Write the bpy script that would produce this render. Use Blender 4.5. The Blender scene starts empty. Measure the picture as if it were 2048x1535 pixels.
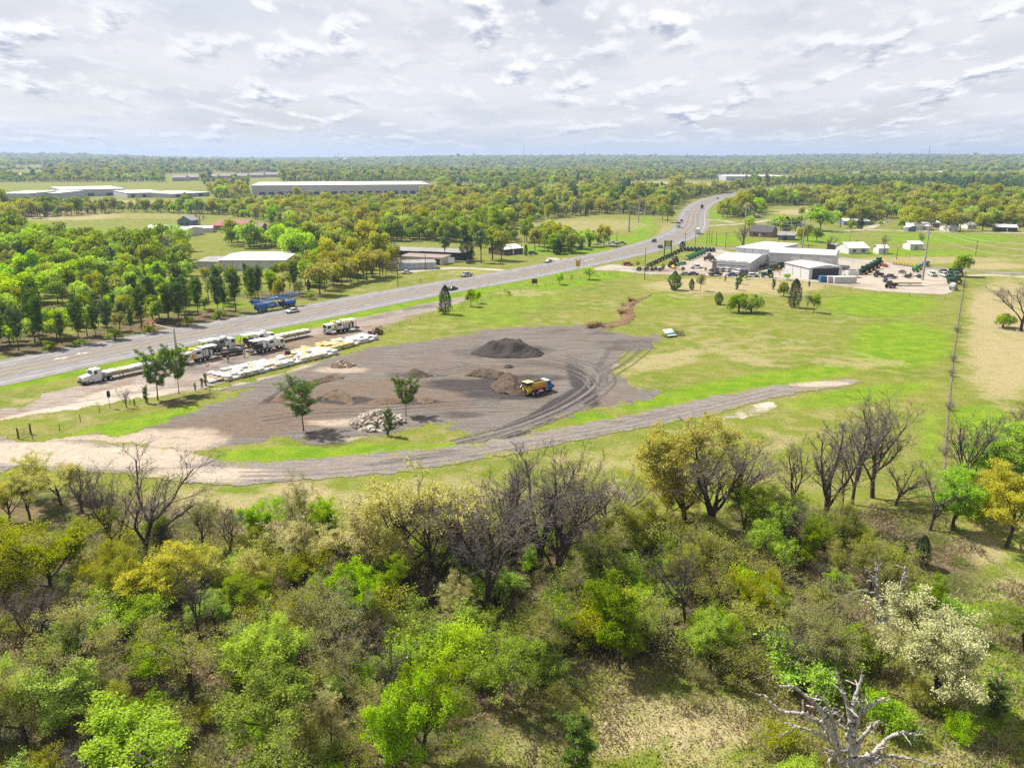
import bpy, bmesh, math, random
import numpy as np
from mathutils import Vector, Matrix

# ------------------------------------------------------------------ camera, sky, sun, exposure
sc = bpy.context.scene
FPX, CAMH, HORIZ = 1650.0, 48.0, 316.0
PITCH = math.atan((767.5 - HORIZ) / FPX)
cam = bpy.data.cameras.new('camera'); cam.sensor_width = 36.0; cam.lens = FPX / 2048 * 36
cam.clip_start = 0.5; cam.clip_end = 60000
camo = bpy.data.objects.new('camera', cam); sc.collection.objects.link(camo)
camo.location = (0, 0, CAMH); camo.rotation_euler = (math.pi / 2 - PITCH, 0, 0)
sc.camera = camo

SUN_EL = math.radians(54); SHADOW_AZ = math.radians(-28)      # shadows run to the right and a little towards the camera
sx, sy = -math.cos(SHADOW_AZ), -math.sin(SHADOW_AZ)           # horizontal direction towards the sun
sun = bpy.data.lights.new('sun', 'SUN'); sun.energy = 5.0; sun.angle = math.radians(0.6); sun.color = (1.0, 0.95, 0.86)
suno = bpy.data.objects.new('sun', sun); sc.collection.objects.link(suno)
sdir = Vector((sx * math.cos(SUN_EL), sy * math.cos(SUN_EL), math.sin(SUN_EL)))
suno.rotation_euler = sdir.to_track_quat('Z', 'Y').to_euler(); suno.location = (-200, 100, 300)

world = bpy.data.worlds.new('World'); sc.world = world; world.use_nodes = True
world.cycles.sampling_method = 'NONE'      # a broad even sky: found well enough by bounced light
wn = world.node_tree; wn.nodes.clear()
def wnode(t, **k):
    n = wn.nodes.new(t)
    for a, b in k.items(): setattr(n, a, b)
    return n
def wmath(op, a, b=None, clamp=False):
    n = wnode('ShaderNodeMath', operation=op, use_clamp=clamp)
    for i, v in enumerate((a, b)):
        if v is None: continue
        if isinstance(v, (int, float)): n.inputs[i].default_value = v
        else: wn.links.new(v, n.inputs[i])
    return n.outputs[0]
sky = wnode('ShaderNodeTexSky', sky_type='NISHITA', sun_disc=False, sun_elevation=SUN_EL,
            sun_rotation=math.atan2(sx, sy), air_density=1.0, dust_density=1.6, ozone_density=1.0)
tc = wnode('ShaderNodeTexCoord'); sep = wnode('ShaderNodeSeparateXYZ'); wn.links.new(tc.outputs['Generated'], sep.inputs[0])
zz = wmath('ADD', wmath('MAXIMUM', sep.outputs[2], 0.0), 0.05)
hlen = wmath('SQRT', wmath('ADD', wmath('MULTIPLY', sep.outputs[0], sep.outputs[0]), wmath('MULTIPLY', sep.outputs[1], sep.outputs[1])))
u = wmath('DIVIDE', wmath('DIVIDE', sep.outputs[0], wmath('ADD', hlen, 0.05)), wmath('MULTIPLY', wmath('POWER', zz, 0.3), 0.30)); v = wmath('MULTIPLY', wmath('LOGARITHM', zz, 2.71828), 2.6)      # clouds shrink towards the horizon
def cloud_vec(du=0.0, dv=0.0, su=1.0, sv=1.0):
    c = wnode('ShaderNodeCombineXYZ')
    wn.links.new(wmath('MULTIPLY', wmath('ADD', u, du), su), c.inputs[0]); wn.links.new(wmath('MULTIPLY', wmath('ADD', v, dv), sv), c.inputs[1])
    return c.outputs[0]
def wnoise(vec, scale, detail, rough, dist=0.0):
    n = wnode('ShaderNodeTexNoise'); n.inputs['Scale'].default_value = scale; n.inputs['Detail'].default_value = detail
    n.inputs['Roughness'].default_value = rough; n.inputs['Distortion'].default_value = dist
    wn.links.new(vec, n.inputs['Vector']); return n.outputs['Fac']
def wramp(fac, stops, interp='EASE'):
    n = wnode('ShaderNodeValToRGB'); n.color_ramp.interpolation = interp
    e = n.color_ramp.elements
    while len(e) > 1: e.remove(e[-1])
    e[0].position = stops[0][0]; e[0].color = (*[stops[0][1]] * 3, 1)
    for p, c in stops[1:]:
        q = e.new(p); q.color = (c, c, c, 1)
    wn.links.new(fac, n.inputs[0]); return n.outputs[0]
def wmix(fac, a, b):
    n = wnode('ShaderNodeMix', data_type='RGBA')
    if isinstance(fac, (int, float)): n.inputs[0].default_value = fac
    else: wn.links.new(fac, n.inputs[0])
    for i, c in ((6, a), (7, b)):
        if isinstance(c, tuple): n.inputs[i].default_value = (*c, 1)
        else: wn.links.new(c, n.inputs[i])
    return n.outputs[2]
# thin high veil, then streaky darker sheets, then small cumulus with grey bases (each in the plane of the cloud deck)
veil = wramp(wnoise(cloud_vec(3.1, 1.0, 0.5, 0.6), 1.0, 2, 0.55), [(0.30, 0.55), (0.62, 1.0)])
streak = wramp(wnoise(cloud_vec(7.0, 2.0, 1.3, 1.6), 1.0, 4, 0.60), [(0.44, 0.0), (0.64, 1.0)])
patch = wramp(wnoise(cloud_vec(1.6, 8.3, 0.8, 0.7), 1.0, 1, 0.5), [(0.34, 0.2), (0.58, 1.0)])
pn = wnoise(cloud_vec(2.4, 1.0, 3.4, 2.3), 1.0, 5, 0.56)
pn2 = wnoise(cloud_vec(2.4, 1.13, 3.4, 2.3), 1.0, 4, 0.56)
puff = wmath('MULTIPLY', wramp(pn, [(0.47, 0.0), (0.62, 1.0)]), patch)
base = wramp(wmath('ADD', wmath('ADD', wmath('SUBTRACT', pn2, pn), 0.5), wmath('MULTIPLY', wmath('SUBTRACT', pn, 0.57), 0.5)), [(0.44, 0.0), (0.60, 1.0)])
skyc = wnode('ShaderNodeVectorMath', operation='SCALE'); wn.links.new(sky.outputs[0], skyc.inputs[0]); skyc.inputs['Scale'].default_value = 0.55
blue = skyc.outputs[0]
c1 = wmix(veil, blue, (3.95, 3.97, 4.12))
c2 = wmix(wmath('MULTIPLY', streak, 0.5), c1, (2.85, 3.0, 3.45))
cloudc = wmix(base, (5.0, 5.0, 5.0), (1.95, 2.15, 2.75))
c3 = wmix(wmath('MULTIPLY', puff, 0.85), c2, cloudc)
hz = wramp(sep.outputs[2], [(0.0, 1.0), (0.045, 0.0)])
c4 = wmix(wmath('MULTIPLY', hz, 0.75), c3, (3.0, 3.1, 3.3))
bg = wnode('ShaderNodeBackground'); bg.inputs[1].default_value = 0.1
wo = wnode('ShaderNodeOutputWorld'); wn.links.new(c4, bg.inputs[0]); wn.links.new(bg.outputs[0], wo.inputs[0])

vs = sc.view_settings; vs.view_transform = 'Standard'; vs.look = 'None'; vs.exposure = 1.12; vs.gamma = 1.0; vs.use_curve_mapping = False
cy = sc.cycles
cy.max_bounces = 5; cy.diffuse_bounces = 3; cy.glossy_bounces = 2; cy.transmission_bounces = 3; cy.transparent_max_bounces = 6
cy.volume_bounces = 0; cy.caustics_reflective = False; cy.caustics_refractive = False
cy.use_denoising = False

# ------------------------------------------------------------------ helpers
rng = np.random.default_rng(11); rnd = random.Random(5)
C = sc.collection
CP, SP = math.cos(PITCH), math.sin(PITCH)
def ray(px, py):
    x = (px - 1024) / FPX; y = -(py - 767.5) / FPX
    return (x, CP + y * SP, -SP + y * CP)
def G(px, py, z=0.0):
    """the ground point that the photograph shows at this pixel"""
    d = ray(px, py); t = (z - CAMH) / d[2]
    return Vector((d[0] * t, d[1] * t, z))
def GY(px, py, Y):
    d = ray(px, py); t = Y / d[1]
    return Vector((d[0] * t, Y, CAMH + d[2] * t))
def HT(bx, by, ty, z=0.0):
    """height of a thing whose foot is seen at (bx, by) and top at row ty"""
    return GY(bx, ty, G(bx, by, z).y).z - z
def proj(x, y, z=0.0):
    dz = z - CAMH
    zc = y * CP - dz * SP; yc = y * SP + dz * CP
    zc = np.maximum(zc, 1e-3)
    return 1024 + FPX * x / zc, 767.5 - FPX * yc / zc
def MPX(px, py):
    """metres per pixel across at a ground pixel"""
    return (G(px + 1, py) - G(px, py)).length

def link(o, parent=None):
    C.objects.link(o)
    if parent is not None: o.parent = parent
    return o
def tag(o, label=None, cat=None, group=None, kind=None):
    if label: o['label'] = label
    if cat: o['category'] = cat
    if group: o['group'] = group
    if kind: o['kind'] = kind
    return o
def thing(name, label, cat, loc=(0, 0, 0), rz=0.0, group=None):
    o = link(bpy.data.objects.new(name, None)); o.location = loc; o.rotation_euler = (0, 0, rz); o.empty_display_size = 0.5
    return tag(o, label, cat, group)
def mesh_np(name, V, F, mats=None, midx=None, smooth=False):
    """F: (n,3) or (n,4) integer array"""
    V = np.asarray(V, dtype=np.float32); F = np.asarray(F, dtype=np.int32); k = F.shape[1]; n = len(F)
    me = bpy.data.meshes.new(name)
    me.vertices.add(len(V)); me.vertices.foreach_set('co', V.ravel())
    me.loops.add(n * k); me.loops.foreach_set('vertex_index', F.ravel())
    me.polygons.add(n); me.polygons.foreach_set('loop_start', np.arange(0, n * k, k, dtype=np.int32))
    for m in (mats or []): me.materials.append(m)
    if midx is not None: me.polygons.foreach_set('material_index', np.asarray(midx, dtype=np.int32))
    me.update(calc_edges=True)
    if smooth: me.polygons.foreach_set('use_smooth', np.ones(n, dtype=bool))
    return me
def fattr(me, name, vals, domain='POINT'):
    a = me.attributes.new(name, 'FLOAT', domain); a.data.foreach_set('value', np.asarray(vals, dtype=np.float32).ravel())
def obj(name, me, parent=None, loc=None, rz=None):
    o = link(bpy.data.objects.new(name, me), parent)
    if loc is not None: o.location = loc
    if rz is not None: o.rotation_euler = (0, 0, rz)
    return o
def copy_tree(o, parent=None):
    c = o.copy(); C.objects.link(c); c.parent = parent
    for ch in o.children: copy_tree(ch, c)
    return c

class MB:
    def __init__(s): s.v = []; s.f = []; s.m = []
    def add(s, vs_, fs, mi=0):
        b = len(s.v); s.v += [tuple(p) for p in vs_]; s.f += [tuple(i + b for i in q) for q in fs]; s.m += [mi] * len(fs); return s
    def box(s, c, d, rz=0.0, top=1.0, mi=0, topy=None, tilt=0.0):
        """c = centre of the bottom face; top = scale of the upper face"""
        hx, hy, h = d[0] / 2, d[1] / 2, d[2]; ty = top if topy is None else topy
        p = [(-hx, -hy, 0), (hx, -hy, 0), (hx, hy, 0), (-hx, hy, 0), (-hx * top, -hy * ty, h), (hx * top, -hy * ty, h), (hx * top, hy * ty, h), (-hx * top, hy * ty, h)]
        ca, sa = math.cos(rz), math.sin(rz); ct, st = math.cos(tilt), math.sin(tilt)
        q = []
        for x, y, z in p:
            x, z = x * ct + z * st, -x * st + z * ct
            q.append((c[0] + x * ca - y * sa, c[1] + x * sa + y * ca, c[2] + z))
        return s.add(q, [(3, 2, 1, 0), (4, 5, 6, 7), (0, 1, 5, 4), (1, 2, 6, 5), (2, 3, 7, 6), (3, 0, 4, 7)], mi)
    def prism(s, prof, y0, y1, mi=0, inset=None):
        """profile in x-z (counter-clockwise seen from -y) extruded from y0 to y1"""
        n = len(prof)
        a = [(x, y0, z) for x, z in prof]; b = [(x, y1, z) for x, z in prof]
        return s.add(a + b, [tuple(range(n)), tuple(range(2 * n - 1, n - 1, -1))] + [(i, i + n, (i + 1) % n + n, (i + 1) % n) for i in range(n)], mi)
    def tube(s, p0, p1, r0, r1=None, n=8, caps=True, mi=0):
        r1 = r0 if r1 is None else r1
        p0 = Vector(p0); p1 = Vector(p1); d = (p1 - p0).normalized()
        a = d.orthogonal().normalized(); b = d.cross(a)
        vs_ = []
        for p, r in ((p0, r0), (p1, r1)):
            for i in range(n):
                t = 2 * math.pi * i / n; vs_.append(p + a * (r * math.cos(t)) + b * (r * math.sin(t)))
        fs = [(i, (i + 1) % n, (i + 1) % n + n, i + n) for i in range(n)]
        if caps: fs += [tuple(range(n - 1, -1, -1)), tuple(range(n, 2 * n))]
        return s.add(vs_, fs, mi)
    def path(s, pts, r, n=6, mi=0):
        for i in range(len(pts) - 1):
            ra = r[i] if isinstance(r, (list, tuple)) else r; rb = r[i + 1] if isinstance(r, (list, tuple)) else r
            s.tube(pts[i], pts[i + 1], ra, rb, n, True, mi)
        return s
    def sheet(s, pts, mi=0): return s.add(pts, [tuple(range(len(pts)))], mi)
    def mesh(s, name, mats, smooth=False):
        me = bpy.data.meshes.new(name); me.from_pydata(s.v, [], s.f)
        for m in (mats if isinstance(mats, (list, tuple)) else [mats]): me.materials.append(m)
        if len(me.materials) > 1: me.polygons.foreach_set('material_index', s.m)
        if smooth: me.polygons.foreach_set('use_smooth', [True] * len(me.polygons))
        me.update(); return me
    def build(s, name, mats, parent=None, smooth=False, loc=None, rz=None):
        return obj(name, s.mesh(name, mats, smooth), parent, loc, rz)

# ------------------------------------------------------------------ materials
class NT:
    """small node-tree helper"""
    def __init__(s, name):
        s.m = bpy.data.materials.new(name); s.m.use_nodes = True; s.t = s.m.node_tree; s.t.nodes.clear()
        s.out = s.n('ShaderNodeOutputMaterial')
    def n(s, t, **k):
        q = s.t.nodes.new(t)
        for a, b in k.items(): setattr(q, a, b)
        return q
    def put(s, sock, v):
        if v is None: return
        if isinstance(v, (int, float)): sock.default_value = v
        elif isinstance(v, tuple): sock.default_value = (*v, 1) if len(v) == 3 and len(sock.default_value) == 4 else v
        else: s.t.links.new(v, sock)
    def math(s, op, a, b=None, clamp=False):
        q = s.n('ShaderNodeMath', operation=op, use_clamp=clamp); s.put(q.inputs[0], a); s.put(q.inputs[1], b); return q.outputs[0]
    def mix(s, f, a, b, blend='MIX'):
        q = s.n('ShaderNodeMix', data_type='RGBA', blend_type=blend); s.put(q.inputs[0], f); s.put(q.inputs[6], a); s.put(q.inputs[7], b); return q.outputs[2]
    def pos(s):
        return s.n('ShaderNodeNewGeometry').outputs['Position']
    def objc(s):
        return s.n('ShaderNodeTexCoord').outputs['Object']
    def noise(s, vec, scale, detail=4, rough=0.55, dist=0.0):
        q = s.n('ShaderNodeTexNoise'); s.put(q.inputs['Vector'], vec)
        q.inputs['Scale'].default_value = scale; q.inputs['Detail'].default_value = detail; q.inputs['Roughness'].default_value = rough; q.inputs['Distortion'].default_value = dist
        return q.outputs['Fac']
    def scalev(s, vec, sxyz, rot=0.0):
        q = s.n('ShaderNodeMapping'); s.put(q.inputs['Vector'], vec); q.inputs['Scale'].default_value = sxyz; q.inputs['Rotation'].default_value = (0, 0, rot); return q.outputs[0]
    def ramp(s, f, a, b, lo=0.0, hi=1.0):
        q = s.n('ShaderNodeMapRange'); q.clamp = True; s.put(q.inputs[0], f)
        q.inputs[1].default_value = a; q.inputs[2].default_value = b; q.inputs[3].default_value = lo; q.inputs[4].default_value = hi
        return q.outputs[0]
    def attr(s, name):
        q = s.n('ShaderNodeAttribute'); q.attribute_name = name; return q.outputs['Fac']
    def rand(s): return s.n('ShaderNodeObjectInfo').outputs['Random']
    def hsv(s, c, h=0.5, sat=1.0, val=1.0):
        q = s.n('ShaderNodeHueSaturation'); s.put(q.inputs['Hue'], h); s.put(q.inputs['Saturation'], sat); s.put(q.inputs['Value'], val); s.put(q.inputs['Color'], c); return q.outputs[0]
    def bump(s, h, strength=0.3, dist=0.1):
        q = s.n('ShaderNodeBump'); s.put(q.inputs['Height'], h); q.inputs['Strength'].default_value = strength; q.inputs['Distance'].default_value = dist; return q.outputs[0]
    def bsdf(s, col, rough=0.8, metal=0.0, normal=None, spec=0.3):
        q = s.n('ShaderNodeBsdfPrincipled'); s.put(q.inputs['Base Color'], col); s.put(q.inputs['Roughness'], rough); s.put(q.inputs['Metallic'], metal)
        q.inputs['Specular IOR Level'].default_value = spec
        if normal is not None: s.put(q.inputs['Normal'], normal)
        s.t.links.new(q.outputs[0], s.out.inputs[0]); return s.m
MATS = {}
def paint(name, col, rough=0.45, metal=0.0, dirt=0.25, scale=0.8, spec=0.4):
    """painted or plain hard surface with uneven tone and grime"""
    if name in MATS: return MATS[name]
    k = NT(name); p = k.objc()
    a = k.noise(p, scale, 5, 0.6); b = k.noise(p, scale * 7, 3, 0.6)
    d = k.math('ADD', k.math('MULTIPLY', a, 0.65), k.math('MULTIPLY', b, 0.35))
    f = k.ramp(d, 0.36, 0.66)
    dark = tuple(c * (1 - dirt) * w for c, w in zip(col, (1.0, 0.97, 0.92)))
    c = k.mix(f, dark, col)
    MATS[name] = k.bsdf(c, rough, metal, None, spec); return MATS[name]
def earth(name, c1, c2, scale=0.8, bump=0.5, dist=0.15, c3=None):
    if name in MATS: return MATS[name]
    k = NT(name); p = k.pos()
    a = k.noise(p, scale, 6, 0.65); b = k.noise(p, scale * 5, 4, 0.7)
    f = k.ramp(k.math('ADD', k.math('MULTIPLY', a, 0.6), k.math('MULTIPLY', b, 0.4)), 0.34, 0.66)
    c = k.mix(f, c1, c2)
    if c3: c = k.mix(k.ramp(k.noise(p, scale * 2.3, 5, 0.7), 0.6, 0.68), c, c3)
    MATS[name] = k.bsdf(c, 0.95, 0, k.bump(k.math('ADD', a, b), bump, dist), 0.1); return MATS[name]
def foliage(name, c1, c2, trans=0.35, hue=0.02, val=0.35):
    """leaves: two tones by leaf, a shift from plant to plant, light coming through"""
    if name in MATS: return MATS[name]
    k = NT(name); c = k.mix(k.attr('tone'), c1, c2)
    r = k.rand(); r2 = k.math('FRACT', k.math('MULTIPLY', r, 37.7))
    c = k.hsv(c, k.ramp(r, 0, 1, 0.5 - hue, 0.5 + hue), k.ramp(r2, 0, 1, 0.82, 1.1), k.ramp(k.math('FRACT', k.math('MULTIPLY', r, 91.3)), 0, 1, 1 - val, 1 + val * 0.7))
    d = k.n('ShaderNodeBsdfDiffuse'); k.put(d.inputs[0], c)
    t = k.n('ShaderNodeBsdfTranslucent'); k.put(t.inputs[0], k.hsv(c, 0.49, 1.1, 1.25))
    m = k.n('ShaderNodeMixShader'); m.inputs[0].default_value = trans
    k.t.links.new(d.outputs[0], m.inputs[1]); k.t.links.new(t.outputs[0], m.inputs[2]); k.t.links.new(m.outputs[0], k.out.inputs[0])
    MATS[name] = k.m; return k.m
def bark(name, c1, c2):
    if name in MATS: return MATS[name]
    k = NT(name); p = k.scalev(k.objc(), (6, 6, 1.5)); a = k.noise(p, 1.0, 4, 0.65)
    c = k.mix(k.ramp(a, 0.35, 0.65), c1, c2)
    MATS[name] = k.bsdf(c, 0.95, 0, None, 0.05); return MATS[name]
# ------------------------------------------------------------------ ground
def sm(t): t = np.clip(t, 0, 1); return t * t * (3 - 2 * t)
def Hf(x, y):
    x = np.asarray(x, float); y = np.asarray(y, float); d = np.hypot(x, y)
    z = sm((d - 1300) / 3200) * (12 + 9 * np.sin(x / 900 + 1) * np.cos(y / 1100) + 7 * np.sin(x / 420 + y / 700))
    z += sm((d - 4200) / 3800) * (24 + 13 * np.sin(x / 1500 + 0.5) + 9 * np.sin(x / 640 + 2) + 26 * sm((-x - 900) / 2500) + 17 * sm((x - 1500) / 1500))
    z -= 40 * sm((d - 8600) / 3000)
    # the wood in front stands on slightly uneven ground
    w = sm((98 - y) / 18) * sm((y + 10) / 30)
    z += w * (0.5 * np.sin(x / 7.3 + 1) * np.sin(y / 5.1) + 0.35 * np.sin(x / 3.1 + y / 4.0) - 0.3)
    return z
def grid_axis(lo, hi, step, far_lo, far_hi, k):
    a = list(np.arange(lo, hi + step / 2, step)); s = step; p = a[-1]
    while p < far_hi: s *= k; p += s; a.append(p)
    s = step; p = a[0]; b = []
    while p > far_lo: s *= k; p -= s; b.append(p)
    return np.array(b[::-1] + a)
xs = grid_axis(-200, 200, 2.0, -9000, 9000, 1.09); ys = grid_axis(30, 420, 2.0, -400, 13000, 1.06)
GX, GYY = np.meshgrid(xs, ys); nx, ny = len(xs), len(ys)
gz = Hf(GX, GYY)
V = np.stack([GX.ravel(), GYY.ravel(), gz.ravel()], 1)
ii = np.arange(nx * ny).reshape(ny, nx)
F = np.stack([ii[:-1, :-1].ravel(), ii[:-1, 1:].ravel(), ii[1:, 1:].ravel(), ii[1:, :-1].ravel()], 1)

def blobs(px, py, lst, soft=0.45):
    """soft ellipses (cx, cy, rx, ry, strength[, angle]) of the photograph's ground, largest wins"""
    o = np.zeros_like(px)
    for b in lst:
        cx, cy_, rx, ry, s = b[:5]; a = math.radians(b[5]) if len(b) > 5 else 0
        dx, dy = px - cx, py - cy_
        ex = (dx * math.cos(a) + dy * math.sin(a)) / rx; ey = (-dx * math.sin(a) + dy * math.cos(a)) / ry
        r = np.sqrt(ex * ex + ey * ey)
        o = np.maximum(o, s * (1 - sm((r - (1 - soft)) / (2 * soft))))
    return o
def poly_sd(P, poly):
    """signed distance (negative inside) of points P (n,2) to a polygon"""
    poly = np.asarray(poly, float); n = len(poly); d = np.full(len(P), 1e9); ins = np.zeros(len(P), bool)
    for i in range(n):
        a, b = poly[i], poly[(i + 1) % n]; e = b - a; w = P - a
        t = np.clip((w @ e) / max(e @ e, 1e-9), 0, 1); q = w - t[:, None] * e
        d = np.minimum(d, np.hypot(q[:, 0], q[:, 1]))
        c = (a[1] > P[:, 1]) != (b[1] > P[:, 1])
        with np.errstate(divide='ignore', invalid='ignore'):
            ins ^= c & (P[:, 0] < (b[0] - a[0]) * (P[:, 1] - a[1]) / (b[1] - a[1]) + a[0])
    return np.where(ins, -d, d)
_hash = np.random.default_rng(3).random((256, 256))
def vnoise(x, y):
    xi = np.floor(x).astype(int); yi = np.floor(y).astype(int); fx = sm(x - xi); fy = sm(y - yi)
    h = lambda a, b: _hash[a & 255, b & 255]
    return (h(xi, yi) * (1 - fx) + h(xi + 1, yi) * fx) * (1 - fy) + (h(xi, yi + 1) * (1 - fx) + h(xi + 1, yi + 1) * fx) * fy
def fbm(x, y, o=4):
    s = 0; a = 0.5
    for i in range(o): s = s + a * vnoise(x + 17 * i, y + 31 * i); x = x * 2.03; y = y * 2.03; a *= 0.5
    return s
gpx, gpy = proj(V[:, 0], V[:, 1], V[:, 2]); near = V[:, 1] > 20
DRY = [(1600, 700, 190, 26, 0.3, 8), (1430, 660, 120, 20, 0.3), (1700, 830, 130, 30, 0.3), (1500, 880, 160, 30, 0.4), (1250, 920, 160, 26, 0.5), (900, 985, 160, 30, 0.6), (400, 1010, 160, 30, 0.7), (2010, 690, 80, 120, 0.9), (2010, 620, 75, 60, 1.0), (2010, 740, 85, 60, 0.75), (2030, 560, 60, 16, 0.5), (1330, 720, 90, 18, 0.72, -12), (1480, 712, 90, 14, 0.6, 14), (1720, 725, 110, 12, 0.55),
       (1700, 565, 130, 8, 0.7), (1450, 571, 150, 15, 1.25), (1560, 574, 90, 10, 1.1), (1560, 585, 70, 9, 0.6), (1380, 590, 50, 9, 0.5), (600, 985, 70, 26, 0.9), (560, 1050, 90, 36, 0.85), (700, 1000, 110, 30, 0.55), (980, 690, 40, 4, 0.5),
       (760, 900, 26, 9, 0.5), (120, 835, 90, 8, 0.5), (60, 800, 60, 9, 0.6), (1050, 585, 70, 8, 0.55), (1210, 610, 60, 14, 0.35), (1080, 540, 60, 6, 0.4, -20), (700, 575, 60, 12, 0.35),
       (120, 432, 130, 9, 0.95), (300, 432, 120, 7, 0.5), (230, 485, 90, 6, 0.5), (1180, 380, 140, 7, 1.0), (1290, 368, 140, 5, 1.0), (1000, 378, 110, 6, 0.85), (240, 405, 110, 5, 0.95), (1180, 450, 130, 14, 0.6),
       (1150, 432, 60, 6, 0.4), (1600, 424, 60, 6, 1.0), (1860, 520, 200, 8, 0.7), (1990, 532, 70, 7, 0.9), (1330, 470, 40, 18, 0.6, -50), (1950, 1100, 70, 36, 0.85), (2010, 1180, 60, 30, 0.6),
       (1350, 1450, 190, 70, 0.85), (1900, 1330, 50, 30, 0.6), (1040, 1480, 50, 60, 0.6), (1920, 1500, 60, 24, 0.6), (1500, 690, 160, 22, 0.45), (1400, 640, 90, 16, 0.4), (1660, 640, 60, 10, 0.35),
       (860, 655, 60, 10, 0.35), (1120, 640, 90, 10, 0.3), (1250, 980, 70, 20, 0.4), (1330, 920, 90, 20, 0.35), (1110, 1100, 60, 30, 0.4), (1750, 350, 160, 3, 0.8), (1580, 358, 120, 3, 0.7), (930, 546, 60, 8, 0.5)]
LUSH = [(330, 838, 200, 17, 1.0, -11), (480, 795, 60, 8, 0.9, -14), (800, 612, 420, 7, 1.0, -11), (200, 735, 220, 6, 1.0, -13), (60, 760, 80, 9, 1.0, -14), (640, 905, 240, 16, 1.0, -2), (900, 895, 110, 9, 1.0, -5), (1000, 600, 160, 40, 0.55, -9),
        (1800, 690, 110, 50, 0.9), (1760, 610, 120, 26, 0.8), (1500, 768, 240, 18, 1.0, -9), (1330, 800, 90, 12, 1.0, -12), (1180, 835, 50, 11, 1.0), (1720, 790, 150, 18, 0.8, -8), (1000, 640, 60, 14, 0.6), (1140, 565, 150, 12, 0.75, -10), (1340, 600, 60, 18, 0.5),
        (1480, 640, 60, 12, 0.5), (1950, 830, 70, 20, 0.9), (1860, 880, 30, 60, 0.6), (200, 466, 120, 9, 1.0), (1780, 505, 220, 6, 1.0), (1900, 478, 140, 10, 0.9), (1640, 475, 70, 16, 0.75), (1450, 480, 60, 12, 0.8), (1240, 480, 90, 10, 1.0),
        (1130, 500, 120, 10, 0.8), (1290, 455, 26, 20, 0.8, -50), (1900, 560, 40, 10, 0.5), (1280, 940, 70, 40, 0.5), (1150, 1020, 80, 40, 0.4), (1990, 1390, 60, 60, 1.0), (1950, 1480, 50, 40, 0.9), (1980, 1180, 50, 16, 0.9), (1590, 1480, 30, 50, 0.5), (460, 610, 40, 5, 0.8),
        (1820, 470, 100, 10, 0.5), (700, 595, 60, 8, 0.5), (1420, 430, 40, 14, 0.7)]
LIT = [(250, 1230, 420, 150, 1.0), (700, 1290, 420, 150, 1.0), (1200, 1200, 420, 130, 1.0), (1650, 1150, 320, 130, 0.95), (150, 1040, 260, 60, 0.8), (500, 1400, 600, 160, 0.9), (60, 690, 90, 30, 0.9), (300, 655, 200, 20, 0.9, -10), (70, 625, 60, 16, 1.0), (560, 590, 100, 10, 0.8),
       (1400, 1250, 300, 70, 0.8), (370, 800, 70, 9, 0.9, -12), (650, 885, 60, 10, 0.8), (1050, 1450, 120, 40, 0.6)]
me = mesh_np('ground', V, F, smooth=True)
fattr(me, 'dry', np.where(near, blobs(gpx, gpy, DRY), 0.2)); fattr(me, 'lush', np.where(near, blobs(gpx, gpy, LUSH), 0.3)); fattr(me, 'litter', np.where(near, blobs(gpx, gpy, LIT, 0.3), 0.3))
k = NT('meadow'); p = k.pos()
n1 = k.noise(p, 0.045, 2, 0.55); n2 = k.noise(p, 0.22, 4, 0.6); n3 = k.noise(p, 1.3, 3, 0.7); n4 = k.noise(p, 5.0, 2, 0.7)
ns = k.noise(k.scalev(p, (0.05, 0.45, 1), 0.5), 1.0, 3, 0.6)      # mowing and drainage run along the field
def near_edge(att, w1, w2):
    a = k.attr(att)
    j = k.math('ADD', k.math('MULTIPLY', k.math('SUBTRACT', n2, 0.5), w1), k.math('MULTIPLY', k.math('SUBTRACT', n3, 0.5), w2))
    return k.ramp(k.math('ADD', a, j), 0.30, 0.78)
grass = k.mix(k.ramp(n1, 0.36, 0.64), (0.105, 0.132, 0.015), (0.160, 0.160, 0.030))
grass = k.mix(k.math('MULTIPLY', k.ramp(ns, 0.42, 0.62), 0.6), grass, (0.090, 0.142, 0.010))
grass = k.mix(k.math('MULTIPLY', k.ramp(n2, 0.44, 0.64), 0.7), grass, (0.210, 0.175, 0.075))
grass = k.mix(k.math('MULTIPLY', k.ramp(n3, 0.48, 0.66), 0.6), grass, (0.075, 0.098, 0.016))
lush = k.mix(k.ramp(n2, 0.38, 0.62), (0.085, 0.165, 0.006), (0.150, 0.205, 0.014))
lush = k.mix(k.math('MULTIPLY', k.ramp(n3, 0.48, 0.66), 0.6), lush, (0.062, 0.110, 0.008))
dry = k.mix(k.ramp(n2, 0.34, 0.66), (0.28, 0.225, 0.125), (0.195, 0.180, 0.066))
dry = k.mix(k.math('MULTIPLY', k.ramp(n3, 0.45, 0.64), 0.6), dry, (0.27, 0.215, 0.145))
lit = k.mix(k.ramp(n3, 0.36, 0.64), (0.065, 0.045, 0.028), (0.165, 0.117, 0.074))
lit = k.mix(k.math('MULTIPLY', k.ramp(n2, 0.44, 0.58), 0.8), lit, (0.050, 0.070, 0.012))
c = k.mix(near_edge('lush', 1.7, 0.8), grass, lush)
c = k.mix(near_edge('dry', 1.7, 0.9), c, dry)
c = k.mix(near_edge('litter', 1.2, 0.8), c, lit)
c = k.mix(0.75, c, k.mix(k.ramp(n4, 0.3, 0.7), (0.22, 0.22, 0.22), (0.78, 0.78, 0.78)), 'OVERLAY')
k.bsdf(c, 0.95, 0, k.bump(k.math('ADD', n4, k.math('MULTIPLY', n3, 2.0)), 0.55, 0.25), 0.05); me.materials.append(k.m)
tag(obj('ground', me), kind='structure')

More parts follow.
